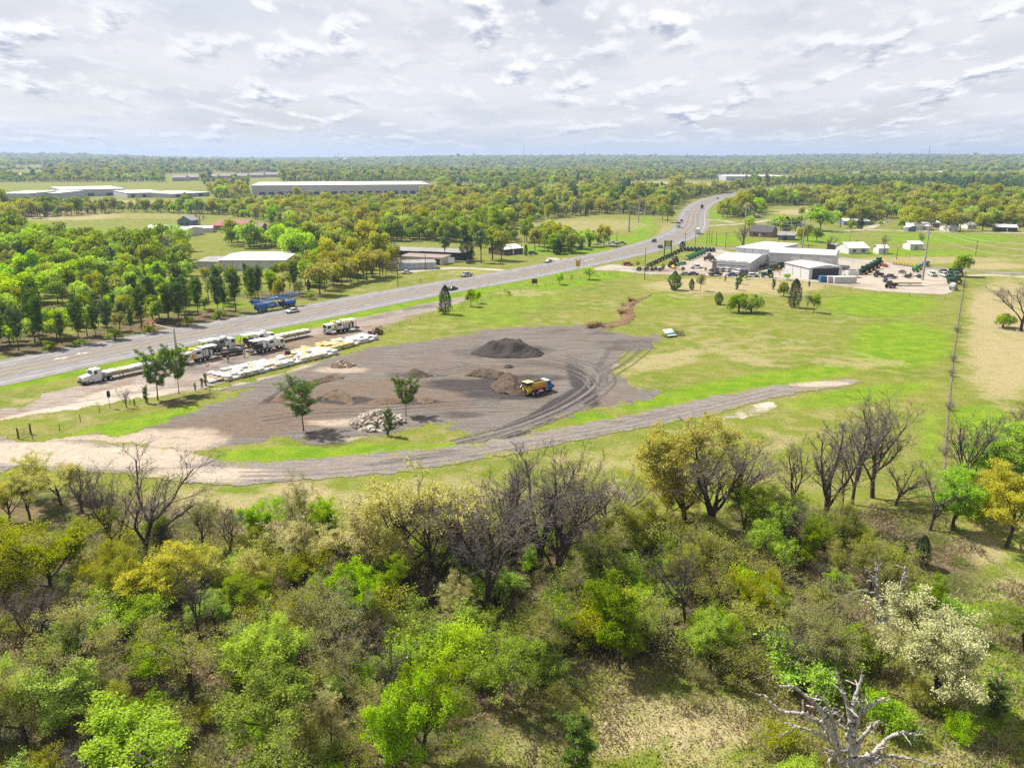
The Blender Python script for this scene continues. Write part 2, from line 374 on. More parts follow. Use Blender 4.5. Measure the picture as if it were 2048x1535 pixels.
# ------------------------------------------------------------------ sheets of gravel, dirt and paving with ragged edges
def gpoly(pts): return [tuple(G(x, y)[:2]) for x, y in pts]
def sheet(name, polys, z, cell, mat, holes=(), rag=0.8, rscale=0.35, attrs=None, parent=None, height=None, kind='structure', blur=0.0):
    gp = [np.array(gpoly(q)) for q in polys]; al = np.concatenate(gp); lo = al.min(0) - 2; hi = al.max(0) + 2
    ax = np.arange(lo[0], hi[0], cell); ay = np.arange(lo[1], hi[1], cell); X, Y = np.meshgrid(ax, ay); P = np.stack([X.ravel(), Y.ravel()], 1)
    sd = np.min([poly_sd(P, q) for q in gp], 0)
    for h in holes: sd = np.maximum(sd, -poly_sd(P, np.array(gpoly(h))))
    sdr = sd + rag * 2.2 * (fbm(P[:, 0] * rscale, P[:, 1] * rscale, 4) - 0.47)
    inside = (sdr < 0).reshape(X.shape)
    keep = inside[:-1, :-1] & inside[:-1, 1:] & inside[1:, 1:] & inside[1:, :-1]
    idx = np.arange(X.size).reshape(X.shape)
    Q = np.stack([idx[:-1, :-1][keep], idx[:-1, 1:][keep], idx[1:, 1:][keep], idx[1:, :-1][keep]], 1)
    used = np.unique(Q); rm = np.full(X.size, -1); rm[used] = np.arange(len(used))
    Z = np.full(len(used), float(z)); Pu = P[used]
    if height is not None: Z = Z + height(Pu, -sd[used])
    me = mesh_np(name, np.column_stack([Pu, Z]), rm[Q], [mat], smooth=True)
    fattr(me, 'edge', np.clip(-sdr[used], 0, 6))
    qx, qy = proj(Pu[:, 0], Pu[:, 1], 0)
    for a, l in (attrs or {}).items(): fattr(me, a, blobs(qx, qy, l))
    o = obj(name, me, parent)
    if parent is None: tag(o, kind=kind)
    return o
def dirt_mat(name, gray, brown, sand, dark, stretch=None):
    k = NT(name); p = k.pos()
    n1 = k.noise(p, 0.12, 3, 0.6); n2 = k.noise(p, 0.6, 4, 0.65); n3 = k.noise(p, 3.2, 2, 0.7)
    st = k.noise(k.scalev(p, (0.09, 0.9, 1), 0.35), 1.0, 4, 0.62)
    st2 = k.noise(k.scalev(p, (0.10, 1.5, 1), -0.12), 1.0, 4, 0.62)
    j = k.math('ADD', k.math('MULTIPLY', k.math('SUBTRACT', n1, 0.5), 0.9), k.math('MULTIPLY', k.math('SUBTRACT', st, 0.5), 0.8))
    c = k.mix(k.ramp(n2, 0.3, 0.7), gray, tuple(v * 1.35 for v in gray))
    c = k.mix(k.math('MULTIPLY', k.ramp(st2, 0.50, 0.62), 0.75), c, tuple(v * 0.55 for v in gray))
    c = k.mix(k.math('MULTIPLY', k.ramp(st, 0.52, 0.66), 0.7), c, tuple(v * 0.65 + w * 0.35 for v, w in zip(gray, sand)))
    c = k.mix(k.math('MULTIPLY', k.ramp(n1, 0.50, 0.62), 0.6), c, brown)
    for att, col in (('brown', brown), ('sand', sand), ('dark', dark)):
        f = k.ramp(k.math('ADD', k.attr(att), j), 0.3, 0.75)
        c = k.mix(f, c, k.mix(k.ramp(n2, 0.3, 0.7), tuple(v * 0.8 for v in col), tuple(v * 1.15 for v in col)))
    ge = k.math('SUBTRACT', k.math('ADD', k.math('MULTIPLY', k.math('SUBTRACT', n2, 0.5), 9.0), k.math('MULTIPLY', k.math('SUBTRACT', n1, 0.5), 7.0)), k.math('MULTIPLY', k.attr('edge'), 0.75))
    c = k.mix(k.ramp(ge, -0.9, 0.3, 0.0, 0.9), c, k.mix(k.ramp(n3, 0.3, 0.7), (0.085, 0.12, 0.015), (0.19, 0.175, 0.06)))
    c = k.mix(0.6, c, k.mix(k.ramp(n3, 0.3, 0.7), (0.25, 0.25, 0.25), (0.75, 0.75, 0.75)), 'OVERLAY')
    return k.bsdf(c, 0.95, 0, k.bump(k.math('ADD', k.math('MULTIPLY', n3, 0.6), k.math('ADD', st2, n2)), 0.5, 0.2), 0.08)
GRAY = (0.100, 0.088, 0.079); BROWN = (0.115, 0.087, 0.067); SAND = (0.28, 0.23, 0.178); DARKG = (0.042, 0.037, 0.036)
M_yard = dirt_mat('gravel_millings', GRAY, BROWN, SAND, DARKG)
M_lot = dirt_mat('pale_gravel', (0.19, 0.16, 0.138), (0.145, 0.105, 0.075), (0.33, 0.285, 0.235), (0.085, 0.08, 0.08))
M_track = dirt_mat('track_gravel', (0.135, 0.12, 0.11), (0.175, 0.135, 0.10), (0.31, 0.255, 0.20), (0.072, 0.067, 0.067))
YARD = [(300, 905), (120, 905), (71, 884), (102, 876), (178, 871), (195, 865), (244, 868), (269, 862), (317, 844), (366, 827), (427, 803), (470, 790), (505, 776), (430, 783), (420, 778), (530, 755), (604, 731), (660, 716), (735, 695), (800, 687), (922, 670), (966, 659), (1044, 653),
        (1166, 649), (1215, 660), (1281, 672), (1315, 668), (1328, 680), (1307, 697), (1254, 710), (1248, 726), (1230, 737), (1235, 750), (1254, 764), (1307, 778), (1345, 786), (1300, 800), (1240, 812), (1200, 817), (1147, 829), (1103, 845), (1080, 868), (1000, 888), (800, 905), (520, 925)]
TONGUE = [(398, 905), (430, 895), (520, 886), (562, 876), (620, 888), (700, 884), (770, 872), (812, 866), (850, 852), (900, 843), (885, 858), (930, 866), (985, 866), (1003, 874), (940, 888), (800, 902), (640, 917), (520, 926), (440, 922)]
TONG2 = [(1060, 858), (1110, 842), (1150, 834), (1180, 822), (1240, 826), (1255, 832), (1180, 848), (1090, 868)]
sheet('gravel_yard', [YARD], 0.03, 0.45, M_yard, holes=[TONGUE, TONG2], rag=2.4, rscale=0.45, attrs={
    'brown': [(560, 830, 260, 34, 0.9, -10), (700, 790, 140, 30, 0.8), (430, 860, 160, 20, 0.8), (860, 800, 110, 24, 0.7), (1000, 735, 200, 20, 0.5), (1040, 790, 100, 26, 0.5), (980, 775, 130, 30, 0.75), (760, 775, 120, 20, 0.8)],
    'sand': [(180, 885, 180, 16, 1.0), (330, 880, 140, 26, 0.8), (520, 755, 120, 5, 1.0, -14), (680, 740, 60, 8, 0.55), (740, 880, 60, 8, 0.7), (1110, 855, 40, 8, 1.0), (700, 845, 90, 9, 0.6), (980, 728, 90, 4, 0.4), (1235, 735, 14, 10, 0.5)],
    'dark': [(600, 778, 80, 7, 0.9, -22), (690, 800, 60, 9, 0.9), (820, 803, 70, 7, 0.8), (930, 770, 90, 14, 0.8), (1010, 790, 90, 12, 0.85), (1060, 755, 90, 8, 0.6), (900, 830, 90, 8, 0.5), (1100, 822, 130, 17, 1.0, -32), (1165, 770, 60, 22, 0.85, 60), (1010, 703, 110, 16, 0.6), (1000, 770, 80, 16, 0.9), (1250, 690, 90, 14, 0.45), (1180, 664, 120, 8, 0.4), (1030, 850, 90, 8, 0.9, -22), (560, 785, 60, 6, 0.6, -30), (830, 750, 70, 8, 0.5), (1200, 730, 60, 8, 0.5, -60)]})
TRACK = [(-70, 880), (0, 869), (24, 879), (71, 883), (140, 878), (260, 884), (390, 902), (440, 920), (520, 923), (640, 915), (800, 901), (940, 887), (1000, 877), (1100, 860), (1200, 840), (1254, 829), (1400, 797), (1500, 777), (1600, 763), (1690, 757), (1728, 763), (1700, 772), (1600, 786), (1500, 808),
         (1420, 833), (1300, 855), (1200, 873), (1100, 893), (1000, 913), (900, 930), (800, 944), (700, 956), (560, 963), (480, 974), (400, 970), (250, 950), (100, 945), (40, 930), (0, 948), (-70, 950)]
sheet('dirt_track', [TRACK], 0.07, 0.4, M_track, rag=1.1, rscale=0.6, attrs={
    'brown': [(260, 920, 160, 18, 0.5), (560, 950, 150, 10, 0.35)], 'sand': [(70, 905, 140, 26, 1.0), (250, 915, 180, 24, 0.85), (430, 950, 150, 16, 0.7), (1640, 768, 70, 6, 0.8)],
    'dark': [(840, 915, 120, 6, 0.6, -8), (1300, 832, 110, 6, 0.5, -12)]})
sheet('sand_patch', [[(1428, 835), (1470, 820), (1520, 806), (1556, 802), (1560, 818), (1540, 826), (1500, 836), (1455, 840)]], 0.05, 0.35, dirt_mat('white_sand', (0.33, 0.295, 0.24), BROWN, SAND, DARKG), rag=1.5, rscale=0.5, attrs={'brown': [], 'sand': [], 'dark': []})
LOT = [(-70, 826), (0, 818), (37, 813), (66, 803), (80, 788), (122, 780), (160, 768), (280, 734), (400, 704), (485, 687), (536, 677), (594, 662), (653, 651), (717, 635), (800, 617), (876, 601), (930, 591), (944, 597), (876, 621), (800, 644), (742, 665), (735, 682), (702, 690), (640, 708), (575, 725), (497, 753), (448, 766),
       (415, 776), (342, 791), (281, 797), (220, 807), (146, 820), (56, 832), (0, 841), (-70, 862)]
sheet('gravel_lot', [LOT], 0.03, 0.5, M_lot, rag=1.5, rscale=0.5, attrs={
    'brown': [(600, 690, 110, 16, 0.75, -12), (380, 790, 60, 8, 0.8), (780, 645, 90, 9, 0.5, -14)], 'sand': [(160, 815, 200, 10, 1.0, -10), (250, 780, 120, 8, 0.6, -12)],
    'dark': [(480, 720, 130, 9, 0.5, -14), (820, 620, 110, 8, 0.5, -12), (400, 735, 60, 8, 0.5)]})
M_dealer = dirt_mat('dealer_gravel', (0.255, 0.225, 0.19), (0.19, 0.15, 0.11), (0.31, 0.265, 0.215), (0.16, 0.145, 0.13))
sheet('dealer_lot', [[(1172, 537), (1225, 527), (1252, 531), (1300, 535), (1330, 530), (1385, 511), (1410, 501), (1440, 498), (1470, 505), (1560, 520), (1690, 516), (1750, 521), (1880, 540), (1926, 546), (1916, 578), (1888, 590), (1750, 583), (1600, 562), (1480, 556), (1380, 550), (1290, 548), (1230, 542), (1190, 541)]],
      0.04, 1.2, M_dealer, holes=[[(1292, 528), (1330, 510), (1395, 503), (1403, 507), (1370, 519), (1335, 531)]], rag=1.6, rscale=0.2, attrs={'brown': [(1650, 570, 120, 6, 0.6), (1330, 541, 60, 5, 0.7)], 'sand': [(1800, 560, 120, 10, 0.7)], 'dark': []})

# strips along a line of the photograph
def spline(pts, n):
    P = np.array(pts, float); d = np.r_[0, np.cumsum(np.hypot(*np.diff(P, axis=0).T))]; t = np.linspace(0, d[-1], n)
    # Catmull-Rom through the points
    out = []
    for q in t:
        i = min(max(np.searchsorted(d, q, 'right') - 1, 0), len(P) - 2); u_ = (q - d[i]) / max(d[i + 1] - d[i], 1e-9)
        p0 = P[max(i - 1, 0)]; p1 = P[i]; p2 = P[i + 1]; p3 = P[min(i + 2, len(P) - 1)]
        out.append(0.5 * ((2 * p1) + (-p0 + p2) * u_ + (2 * p0 - 5 * p1 + 4 * p2 - p3) * u_ ** 2 + (-p0 + 3 * p1 - 3 * p2 + p3) * u_ ** 3))
    return np.array(out)
def strip_mesh(name, L, Rr, z, mat, ncross=1):
    n = len(L); rows = []
    for i in range(ncross + 1): rows.append(L + (Rr - L) * i / ncross)
    VV = np.concatenate([np.column_stack([r, np.full(n, z)]) for r in rows]); FF = []
    for i in range(ncross):
        a = np.arange(n - 1) + i * n; FF.append(np.stack([a, a + n, a + n + 1, a + 1], 1))
    me = mesh_np(name, VV, np.concatenate(FF), [mat], smooth=True)
    fattr(me, 'across', np.concatenate([np.full(n, i / ncross) for i in range(ncross + 1)]))
    return me
def offset_line(Cn, w):
    t = np.gradient(Cn, axis=0); t /= np.linalg.norm(t, axis=1)[:, None]; nrm = np.column_stack([-t[:, 1], t[:, 0]])
    return Cn + nrm * w
def strip(name, pts, w, z, mat):
    Cn = spline([G(*q)[:2] for q in pts], 60)
    me = strip_mesh(name, offset_line(Cn, w / 2), offset_line(Cn, -w / 2), z, mat, 4)
    fattr(me, 'edge', np.full(len(me.vertices), 3.0)); return tag(obj(name, me), kind='structure')

# ------------------------------------------------------------------ the highway
FAR_E = [(-160, 748), (0, 717), (150, 688), (300, 661), (400, 643), (505, 624.5), (615, 606), (742, 583), (900, 557), (995, 543), (1117, 520), (1215, 500), (1262, 487), (1308, 474), (1338, 461), (1352, 451), (1360, 440), (1366, 426), (1380, 411), (1407, 398), (1457, 387), (1527, 379), (1590, 375)]
NEAR_E = [(-160, 812), (0, 778), (140, 747), (276, 719), (400, 690), (520, 668), (644, 643), (766, 616), (876, 594), (1044, 562), (1166, 537), (1300, 509), (1340, 496), (1375, 483), (1400, 470), (1411, 460), (1412, 446), (1409, 430), (1415, 416), (1436, 402), (1470, 391.5), (1530, 383), (1592, 378.5)]
EL = spline([G(*q)[:2] for q in FAR_E], 260); ER = spline([G(*q)[:2] for q in NEAR_E], 260)
CL = (EL + ER) / 2
for _ in range(6): CL[1:-1] = (CL[:-2] + 2 * CL[1:-1] + CL[2:]) / 4
wd = np.linalg.norm(EL - ER, axis=1)
dcam = np.hypot(CL[:, 0], CL[:, 1]); HW = 12.6 + 0 * dcam      # half width
LN = offset_line(CL, 1.0) - CL
def lane(o_): return CL + LN * o_
k = NT('old_asphalt'); p = k.pos(); ac = k.math('ABSOLUTE', k.math('MULTIPLY', k.math('SUBTRACT', k.attr('across'), 0.5), 25.2))
n2 = k.noise(p, 0.25, 5, 0.6); n3 = k.noise(p, 2.5, 4, 0.7); w_ = k.math('ADD', ac, k.math('MULTIPLY', k.math('SUBTRACT', n2, 0.5), 1.0))
wear = k.noise(k.scalev(p, (0.8, 0.03, 1), -0.55), 1.0, 3, 0.5)
c = k.mix(k.ramp(w_, 5.0, 5.9), (0.135, 0.113, 0.098), (0.140, 0.138, 0.148))
c = k.mix(k.ramp(w_, 8.6, 9.6), c, (0.158, 0.145, 0.134))
tr = k.math('ABSOLUTE', k.math('SUBTRACT', k.math('FRACT', k.math('MULTIPLY', ac, 1 / 1.8)), 0.5))      # paler wheel paths
c = k.mix(k.ramp(tr, 0.15, 0.4, 0.28, 0.0), c, (0.20, 0.196, 0.20))
c = k.mix(k.math('MULTIPLY', k.ramp(n2, 0.4, 0.65), 0.45), c, (0.10, 0.092, 0.086))
c = k.mix(k.math('MULTIPLY', k.ramp(wear, 0.55, 0.68), 0.5), c, (0.085, 0.078, 0.074))
c = k.mix(0.4, c, k.mix(n3, (0.3, 0.3, 0.3), (0.7, 0.7, 0.7)), 'OVERLAY')
M_road = k.bsdf(c, 0.85, 0, None, 0.25)
hw = tag(obj('highway', strip_mesh('highway', lane(12.6), lane(-12.6), 0.05, M_road, 28)), kind='structure')
M_white = paint('road_white', (0.52, 0.52, 0.50), 0.8, dirt=0.45, scale=0.5); M_yel = paint('road_yellow', (0.46, 0.34, 0.12), 0.8, dirt=0.45, scale=0.5)
def line_mark(name, o_, w, mat, i0=0, i1=260):
    return obj(name, strip_mesh(name, lane(o_ + w / 2)[i0:i1], lane(o_ - w / 2)[i0:i1], 0.056, mat), hw)
for s in (-1, 1):
    line_mark('edge_line', s * 9.3, 0.22, M_white); line_mark('centre_line', s * 2.0, 0.2, M_yel)
arc = np.r_[0, np.cumsum(np.linalg.norm(np.diff(CL, axis=0), axis=1))]
def at_arc(s, o_):
    q = np.array([np.interp(s, arc, CL[:, 0]), np.interp(s, arc, CL[:, 1])]); n_ = np.array([np.interp(s, arc, LN[:, 0]), np.interp(s, arc, LN[:, 1])])
    return q + n_ * o_, math.atan2(-n_[0], n_[1])          # position, heading along the road
for o_ in (-5.7, 5.7):
    s = 20.0
    while s < min(arc[-1], 900):
        q, h = at_arc(s, o_); m = MB(); m.sheet([(0, -0.09, 0), (3.4, -0.09, 0), (3.4, 0.09, 0), (0, 0.09, 0)])
        m.build('lane_dash', M_white, hw, loc=(q[0], q[1], 0.057), rz=h); s += 12.2
for px, py in ((163, 707), (122, 716), (1172, 521), (1184, 518)):      # turn arrows in the middle lane
    g = G(px, py); i = int(np.argmin(np.hypot(CL[:, 0] - g.x, CL[:, 1] - g.y))); h = at_arc(arc[i], 0)[1]
    m = MB(); m.sheet([(-1.8, -0.18, 0), (0.5, -0.18, 0), (0.5, 0.18, 0), (-1.8, 0.18, 0)]); m.sheet([(0.5, -0.7, 0.001), (2.0, 0.1, 0.001), (0.5, 0.7, 0.001)]); m.sheet([(-0.6, 0.2, 0.001), (0.4, 0.9, 0.001), (0.0, 1.3, 0.001), (-1.1, 0.4, 0.001)])
    m.build('turn_arrow', M_white, hw, loc=(g.x, g.y, 0.058), rz=h + (0 if px % 2 else math.pi))
M_lane = dirt_mat('side_road', (0.16, 0.148, 0.136), BROWN, SAND, DARKG); M_pale = dirt_mat('pale_lane', (0.28, 0.245, 0.20), BROWN, SAND, DARKG)
strip('side_road', [(1345, 494), (1372, 495), (1465, 497), (1570, 506), (1682, 516), (1750, 523), (1850, 534), (1925, 541), (2080, 549)], 7.5, 0.03, M_lane)
strip('side_road', [(1246, 490), (1222, 489), (1180, 487), (1140, 486)], 7, 0.03, M_lane)
strip('lane', [(1405, 452), (1450, 450), (1500, 446), (1540, 440)], 6, 0.03, M_pale)
strip('lane', [(1405, 442), (1430, 440), (1470, 445)], 5, 0.034, M_pale)
strip('lane', [(1640, 465), (1700, 462), (1740, 455), (1765, 443), (1790, 437)], 6, 0.03, M_pale)
strip('lane', [(1727, 459), (1790, 461), (1880, 463), (2060, 466)], 6, 0.034, M_pale)
strip('driveway', [(800, 545), (850, 540), (905, 536), (950, 537), (1010, 541)], 6, 0.03, M_pale)
strip('driveway', [(1100, 515), (1120, 520), (1140, 517)], 5, 0.03, M_pale)
strip('dirt_lane', [(1935, 551), (1990, 550), (2080, 556)], 5, 0.03, M_pale)
# ------------------------------------------------------------------ trees: skeletons, leaves, prototypes
def _norm(v):
    l = math.sqrt(v[0] * v[0] + v[1] * v[1] + v[2] * v[2]) or 1.0
    return (v[0] / l, v[1] / l, v[2] / l)
def _tilt(d, ang, az):
    """direction at an angle from d, turned az around it"""
    a = (1, 0, 0) if abs(d[0]) < 0.8 else (0, 1, 0)
    u_ = _norm((d[1] * a[2] - d[2] * a[1], d[2] * a[0] - d[0] * a[2], d[0] * a[1] - d[1] * a[0]))
    w_ = (d[1] * u_[2] - d[2] * u_[1], d[2] * u_[0] - d[0] * u_[2], d[0] * u_[1] - d[1] * u_[0])
    s_, c_ = math.sin(ang), math.cos(ang); ca, sa = math.cos(az), math.sin(az)
    return _norm(tuple(d[i] * c_ + (u_[i] * ca + w_[i] * sa) * s_ for i in range(3)))
class Spec:
    def __init__(s, **k): s.__dict__.update(k)
def grow(R, p, d, L, r, lev, S, segs, tips, az0=0.0):
    n = S.nseg[lev]; st = L / n; az = az0; top = lev == len(S.nseg) - 1
    for i in range(n):
        w = S.wob[lev]
        d = _norm((d[0] + R.gauss(0, w) + S.lean[0] * 0.1, d[1] + R.gauss(0, w) + S.lean[1] * 0.1, d[2] + R.gauss(0, w) + S.trop[lev]))
        q = (p[0] + d[0] * st, p[1] + d[1] * st, p[2] + d[2] * st)
        r2 = max(r * (1 - (1 - S.taper[lev]) / n), S.rmin)
        segs.append((*p, *q, r, r2, lev))
        f = (i + 1) / n
        if not top and f >= S.start[lev]:
            k = S.nch[lev]; k = int(k) + (R.random() < k - int(k))
            for j in range(k):
                az += 2.4 + R.uniform(-0.5, 0.5)
                a = math.radians(S.ang[lev]) * R.uniform(0.7, 1.25)
                grow(R, q, _tilt(d, a, az), L * S.ratio[lev] * R.uniform(0.5, 1.35) * (1 - 0.35 * (f - S.start[lev])), max(r2 * S.rr[lev], S.rmin), lev + 1, S, segs, tips, R.random() * 6.28)
        if lev >= S.tiplev: tips.append((*q, *d))
        p = q; r = r2
def tubes(segs, kmain=6):
    """round branches from a segment table; twigs get three sides"""
    Vs, Fs, base = [], [], 0
    A = np.array(segs, float)
    for sel, k in ((A[:, 6] > 0.05, kmain), (A[:, 6] <= 0.05, 3)):
        B = A[sel]
        if not len(B): continue
        p0, p1 = B[:, 0:3], B[:, 3:6]; d = p1 - p0; d /= np.maximum(np.linalg.norm(d, axis=1), 1e-6)[:, None]
        ref = np.where(np.abs(d[:, 2:3]) < 0.9, np.array([[0, 0, 1.0]]), np.array([[1.0, 0, 0]])); u_ = np.cross(d, ref); u_ /= np.linalg.norm(u_, axis=1)[:, None]; w_ = np.cross(d, u_)
        ring = []
        for p, r in ((p0, B[:, 6]), (p1, B[:, 7])):
            for i in range(k):
                t = 2 * math.pi * i / k; ring.append(p + (u_ * math.cos(t) + w_ * math.sin(t)) * r[:, None])
        Vn = np.stack(ring, 1).reshape(-1, 3); o = np.arange(len(B))[:, None] * 2 * k + base
        f = np.array([[i, (i + 1) % k, (i + 1) % k + k, i + k] for i in range(k)])
        Fs.append((o[:, :, None] + f[None]).reshape(-1, 4)); Vs.append(Vn); base += len(Vn)
    return np.concatenate(Vs), np.concatenate(Fs)
def leaf_quads(c, n, size, g, aspect=0.6, jit=0.35):
    """diamond leaves at centres c facing normals n"""
    m = len(c); n = n / np.maximum(np.linalg.norm(n, axis=1), 1e-6)[:, None]
    a = g.normal(size=(m, 3)); u_ = np.cross(n, a); u_ /= np.maximum(np.linalg.norm(u_, axis=1), 1e-6)[:, None]; w_ = np.cross(n, u_)
    s_ = size * g.uniform(1 - jit, 1 + jit, m)[:, None] * 0.5
    Vq = np.stack([c - u_ * s_, c - w_ * s_ * aspect + n * s_ * 0.18, c + u_ * s_, c + w_ * s_ * aspect + n * s_ * 0.18], 1).reshape(-1, 3)
    return Vq, np.arange(m * 4).reshape(m, 4)
def leaf_mesh(name, c, n, size, g, mat, tone=None, aspect=0.6):
    Vq, Fq = leaf_quads(c, n, size, g, aspect); me = mesh_np(name, Vq, Fq, [mat])
    t = g.random(len(c)) if tone is None else np.clip(tone + g.normal(0, 0.18, len(c)), 0, 1)
    fattr(me, 'tone', t, 'FACE'); return me
PROTO = {}
def _zmax(me_):
    if me_ is None: return 0.0
    a = np.empty(len(me_.vertices) * 3, np.float32); me_.vertices.foreach_get('co', a); return float(np.percentile(a[2::3], 99.7))
def proto(kind, trunk, crown, h, rad):
    h = max(_zmax(trunk), _zmax(crown)); PROTO.setdefault(kind, []).append((trunk, crown, h, rad))
def tip_leaves(name, tips, per, spread, size, g, mat, up=0.5):
    T = np.array(tips)[:, :3]; k = len(T); c = np.repeat(T, per, 0) + g.normal(0, spread, (k * per, 3)) * np.array([1, 1, 0.75])
    n = g.normal(size=c.shape) + np.array([0, 0, up]); tone = np.repeat(g.random(k), per)
    return leaf_mesh(name, c, n, size, g, mat, tone)
BARK_D = bark('bark_dark', (0.035, 0.028, 0.024), (0.085, 0.070, 0.060)); BARK_G = bark('bark_grey', (0.10, 0.088, 0.080), (0.19, 0.168, 0.155)); BARK_P = bark('bark_pine', (0.06, 0.042, 0.034), (0.13, 0.095, 0.075)); BARK_W = bark('wood_bleached', (0.17, 0.153, 0.14), (0.42, 0.39, 0.365))
TWIG = bark('twig_grey', (0.10, 0.085, 0.076), (0.20, 0.175, 0.16)); TWIG_D = bark('twig_dark', (0.075, 0.062, 0.056), (0.165, 0.142, 0.13)); TWIG_B = bark('twig_brown', (0.09, 0.068, 0.05), (0.17, 0.135, 0.105))
def spec(H, vase=1.0, lean=(0, 0), lev=5, rmin=0.018, dens=1.0):
    return Spec(nseg=[6, 6, 5, 4, 3][:lev], wob=[0.06, 0.13, 0.17, 0.2, 0.22], trop=[0.10, 0.11 * vase, 0.07 * vase, 0.04, 0.0], start=[0.34, 0.3, 0.25, 0.3], nch=[1.5, 1.35 * dens, 1.35 * dens, 1.25 * dens], ang=[38, 40, 42, 45],
                ratio=[0.78, 0.6, 0.56, 0.55], rr=[0.62, 0.6, 0.58, 0.6], taper=[0.55, 0.4, 0.4, 0.5, 0.6], rmin=rmin, lean=lean, tiplev=lev - 1)
def make_wood(seed, H, S, r0):
    R = random.Random(seed); segs, tips = [], []
    grow(R, (0, 0, -0.3), (0, 0, 1), H * 0.55, r0, 0, S, segs, tips)
    return segs, tips
def split_wood(name, segs, lev, mt, mtw):
    A = np.array(segs); a = A[A[:, 8] < lev]; b = A[A[:, 8] >= lev]
    Vt, Ft = tubes(a); Vb, Fb = tubes(b)
    return mesh_np(name + '_trunk', Vt, Ft, [mt], smooth=True), mesh_np(name + '_twigs', Vb, Fb, [mtw])
def ext(tips):
    T = np.array(tips)[:, :3]; return float(T[:, 2].max()), float(np.percentile(np.hypot(T[:, 0], T[:, 1]), 92))
# leafless trees: long rising limbs ending in a grey haze of twigs
for i in range(6):
    S = Spec(nseg=[4, 8, 6, 5, 4], wob=[0.05, 0.09, 0.13, 0.17, 0.2], trop=[0.1, [0.06, 0.09, 0.05, 0.10, 0.07, 0.08][i], 0.06, 0.05, 0.02], start=[0.5, 0.25, 0.2, 0.2], nch=[[1.9, 1.6, 1.7, 1.5, 2.2, 1.8][i], 1.0, 1.25, 1.5], ang=[[30, 24, 34, 22, 28, 26][i], 34, 38, 40],
             ratio=[1.45, 0.50, 0.52, 0.5], rr=[0.66, 0.5, 0.55, 0.6], taper=[0.75, 0.3, 0.4, 0.5, 0.6], rmin=0.021, lean=[(0, 0), (0.08, 0), (0.5, 0.05), (-0.1, 0), (0.06, 0.06), (0.22, 0)][i], tiplev=4)
    segs, tips = make_wood(100 + i, 13, S, 0.40); a, b = split_wood('bare', segs, 3, BARK_D, TWIG_D); h, r = ext(tips); proto('bare', a, b, h, r)
    print('bare', i, len(segs), round(h, 1), round(r, 1))
L_catkin = foliage('leaf_catkin', (0.42, 0.40, 0.095), (0.62, 0.59, 0.25), 0.46, 0.008, 0.15)
L_yellow = foliage('leaf_yellow_oak', (0.37, 0.36, 0.028), (0.53, 0.52, 0.08), 0.46, 0.008, 0.15)
L_olive = foliage('leaf_olive', (0.225, 0.25, 0.014), (0.385, 0.405, 0.038), 0.46, 0.012, 0.2)
L_green = foliage('leaf_green', (0.135, 0.205, 0.006), (0.275, 0.37, 0.015), 0.46, 0.012, 0.2)
L_lime = foliage('leaf_lime', (0.2242, 0.388, 0.0122), (0.3708, 0.5347, 0.0276), 0.46, 0.012, 0.15)
L_pale = foliage('leaf_pale', (0.25, 0.27, 0.040), (0.40, 0.42, 0.095), 0.46, 0.012, 0.15)
L_white = foliage('blossom_cream', (0.34, 0.355, 0.115), (0.53, 0.53, 0.27), 0.25, 0.006, 0.05)
L_dull = foliage('leaf_dull', (0.20, 0.21, 0.032), (0.34, 0.345, 0.075), 0.46, 0.012, 0.2)
L_pine = foliage('needle_pine', (0.0663, 0.126, 0.0199), (0.1525, 0.2321, 0.0431), 0.25, 0.012, 0.15)
L_juni = foliage('needle_juniper', (0.0192, 0.0456, 0.0132), (0.048, 0.084, 0.0216), 0.15, 0.012, 0.15)
L_dry = foliage('leaf_dry', (0.204, 0.132, 0.072), (0.324, 0.228, 0.132), 0.46, 0.008, 0.15)
def leafy(kind, n, seed, H, mat, per, spread, size, lev=5, dens=1.0, r0=0.26, up=0.5, vase=0.8, bk=BARK_D, drop=0.0, tw=TWIG):
    for i in range(n):
        S = spec(H, vase, lean=((i % 3 - 1) * 0.12, 0), lev=lev, rmin=0.018, dens=dens); S.nseg = [5, 6, 4, 4, 3][:lev]; S.ang = [42, 44, 46, 48]; S.ratio = [0.9, 0.6, 0.56, 0.55]; S.start = [0.32, 0.3, 0.25, 0.25]
        segs, tips = make_wood(seed + i, H, S, r0); g = np.random.default_rng(seed + i)
        if drop: tips = [t for t in tips if g.random() > drop]
        A_ = np.array(segs); nth = int((A_[:, 6] > 0.05).sum()) * 6; Vt, Ft = tubes(segs); tm = mesh_np(kind + '_wood', Vt, Ft, [bk, tw], np.r_[np.zeros(nth), np.ones(len(Ft) - nth)], smooth=True)
        cm = tip_leaves(kind + '_leaves', tips, per, spread, size, g, mat, up); h, r = ext(tips); proto(kind, tm, cm, h, r)
leafy('catkin', 3, 200, 13, L_catkin, 9, 0.20, 0.20, dens=1.0, vase=0.8, drop=0.38)
leafy('yellow', 3, 210, 12, L_yellow, 11, 0.24, 0.20, dens=1.0, vase=0.7, drop=0.38)
leafy('olive', 3, 220, 13, L_olive, 11, 0.26, 0.20, dens=1.0, vase=0.6, drop=0.30)
leafy('green', 4, 230, 10, L_green, 15, 0.25, 0.21, dens=0.92, vase=0.8, drop=0.42)
leafy('lime', 3, 240, 9, L_lime, 15, 0.24, 0.20, dens=0.92, vase=0.8, drop=0.42)
leafy('pale', 4, 250, 11, L_pale, 6, 0.22, 0.15, dens=1.0, vase=1.0, drop=0.5)
leafy('white', 1, 260, 9, L_white, 22, 0.20, 0.15, dens=1.05, vase=0.3, drop=0.35)
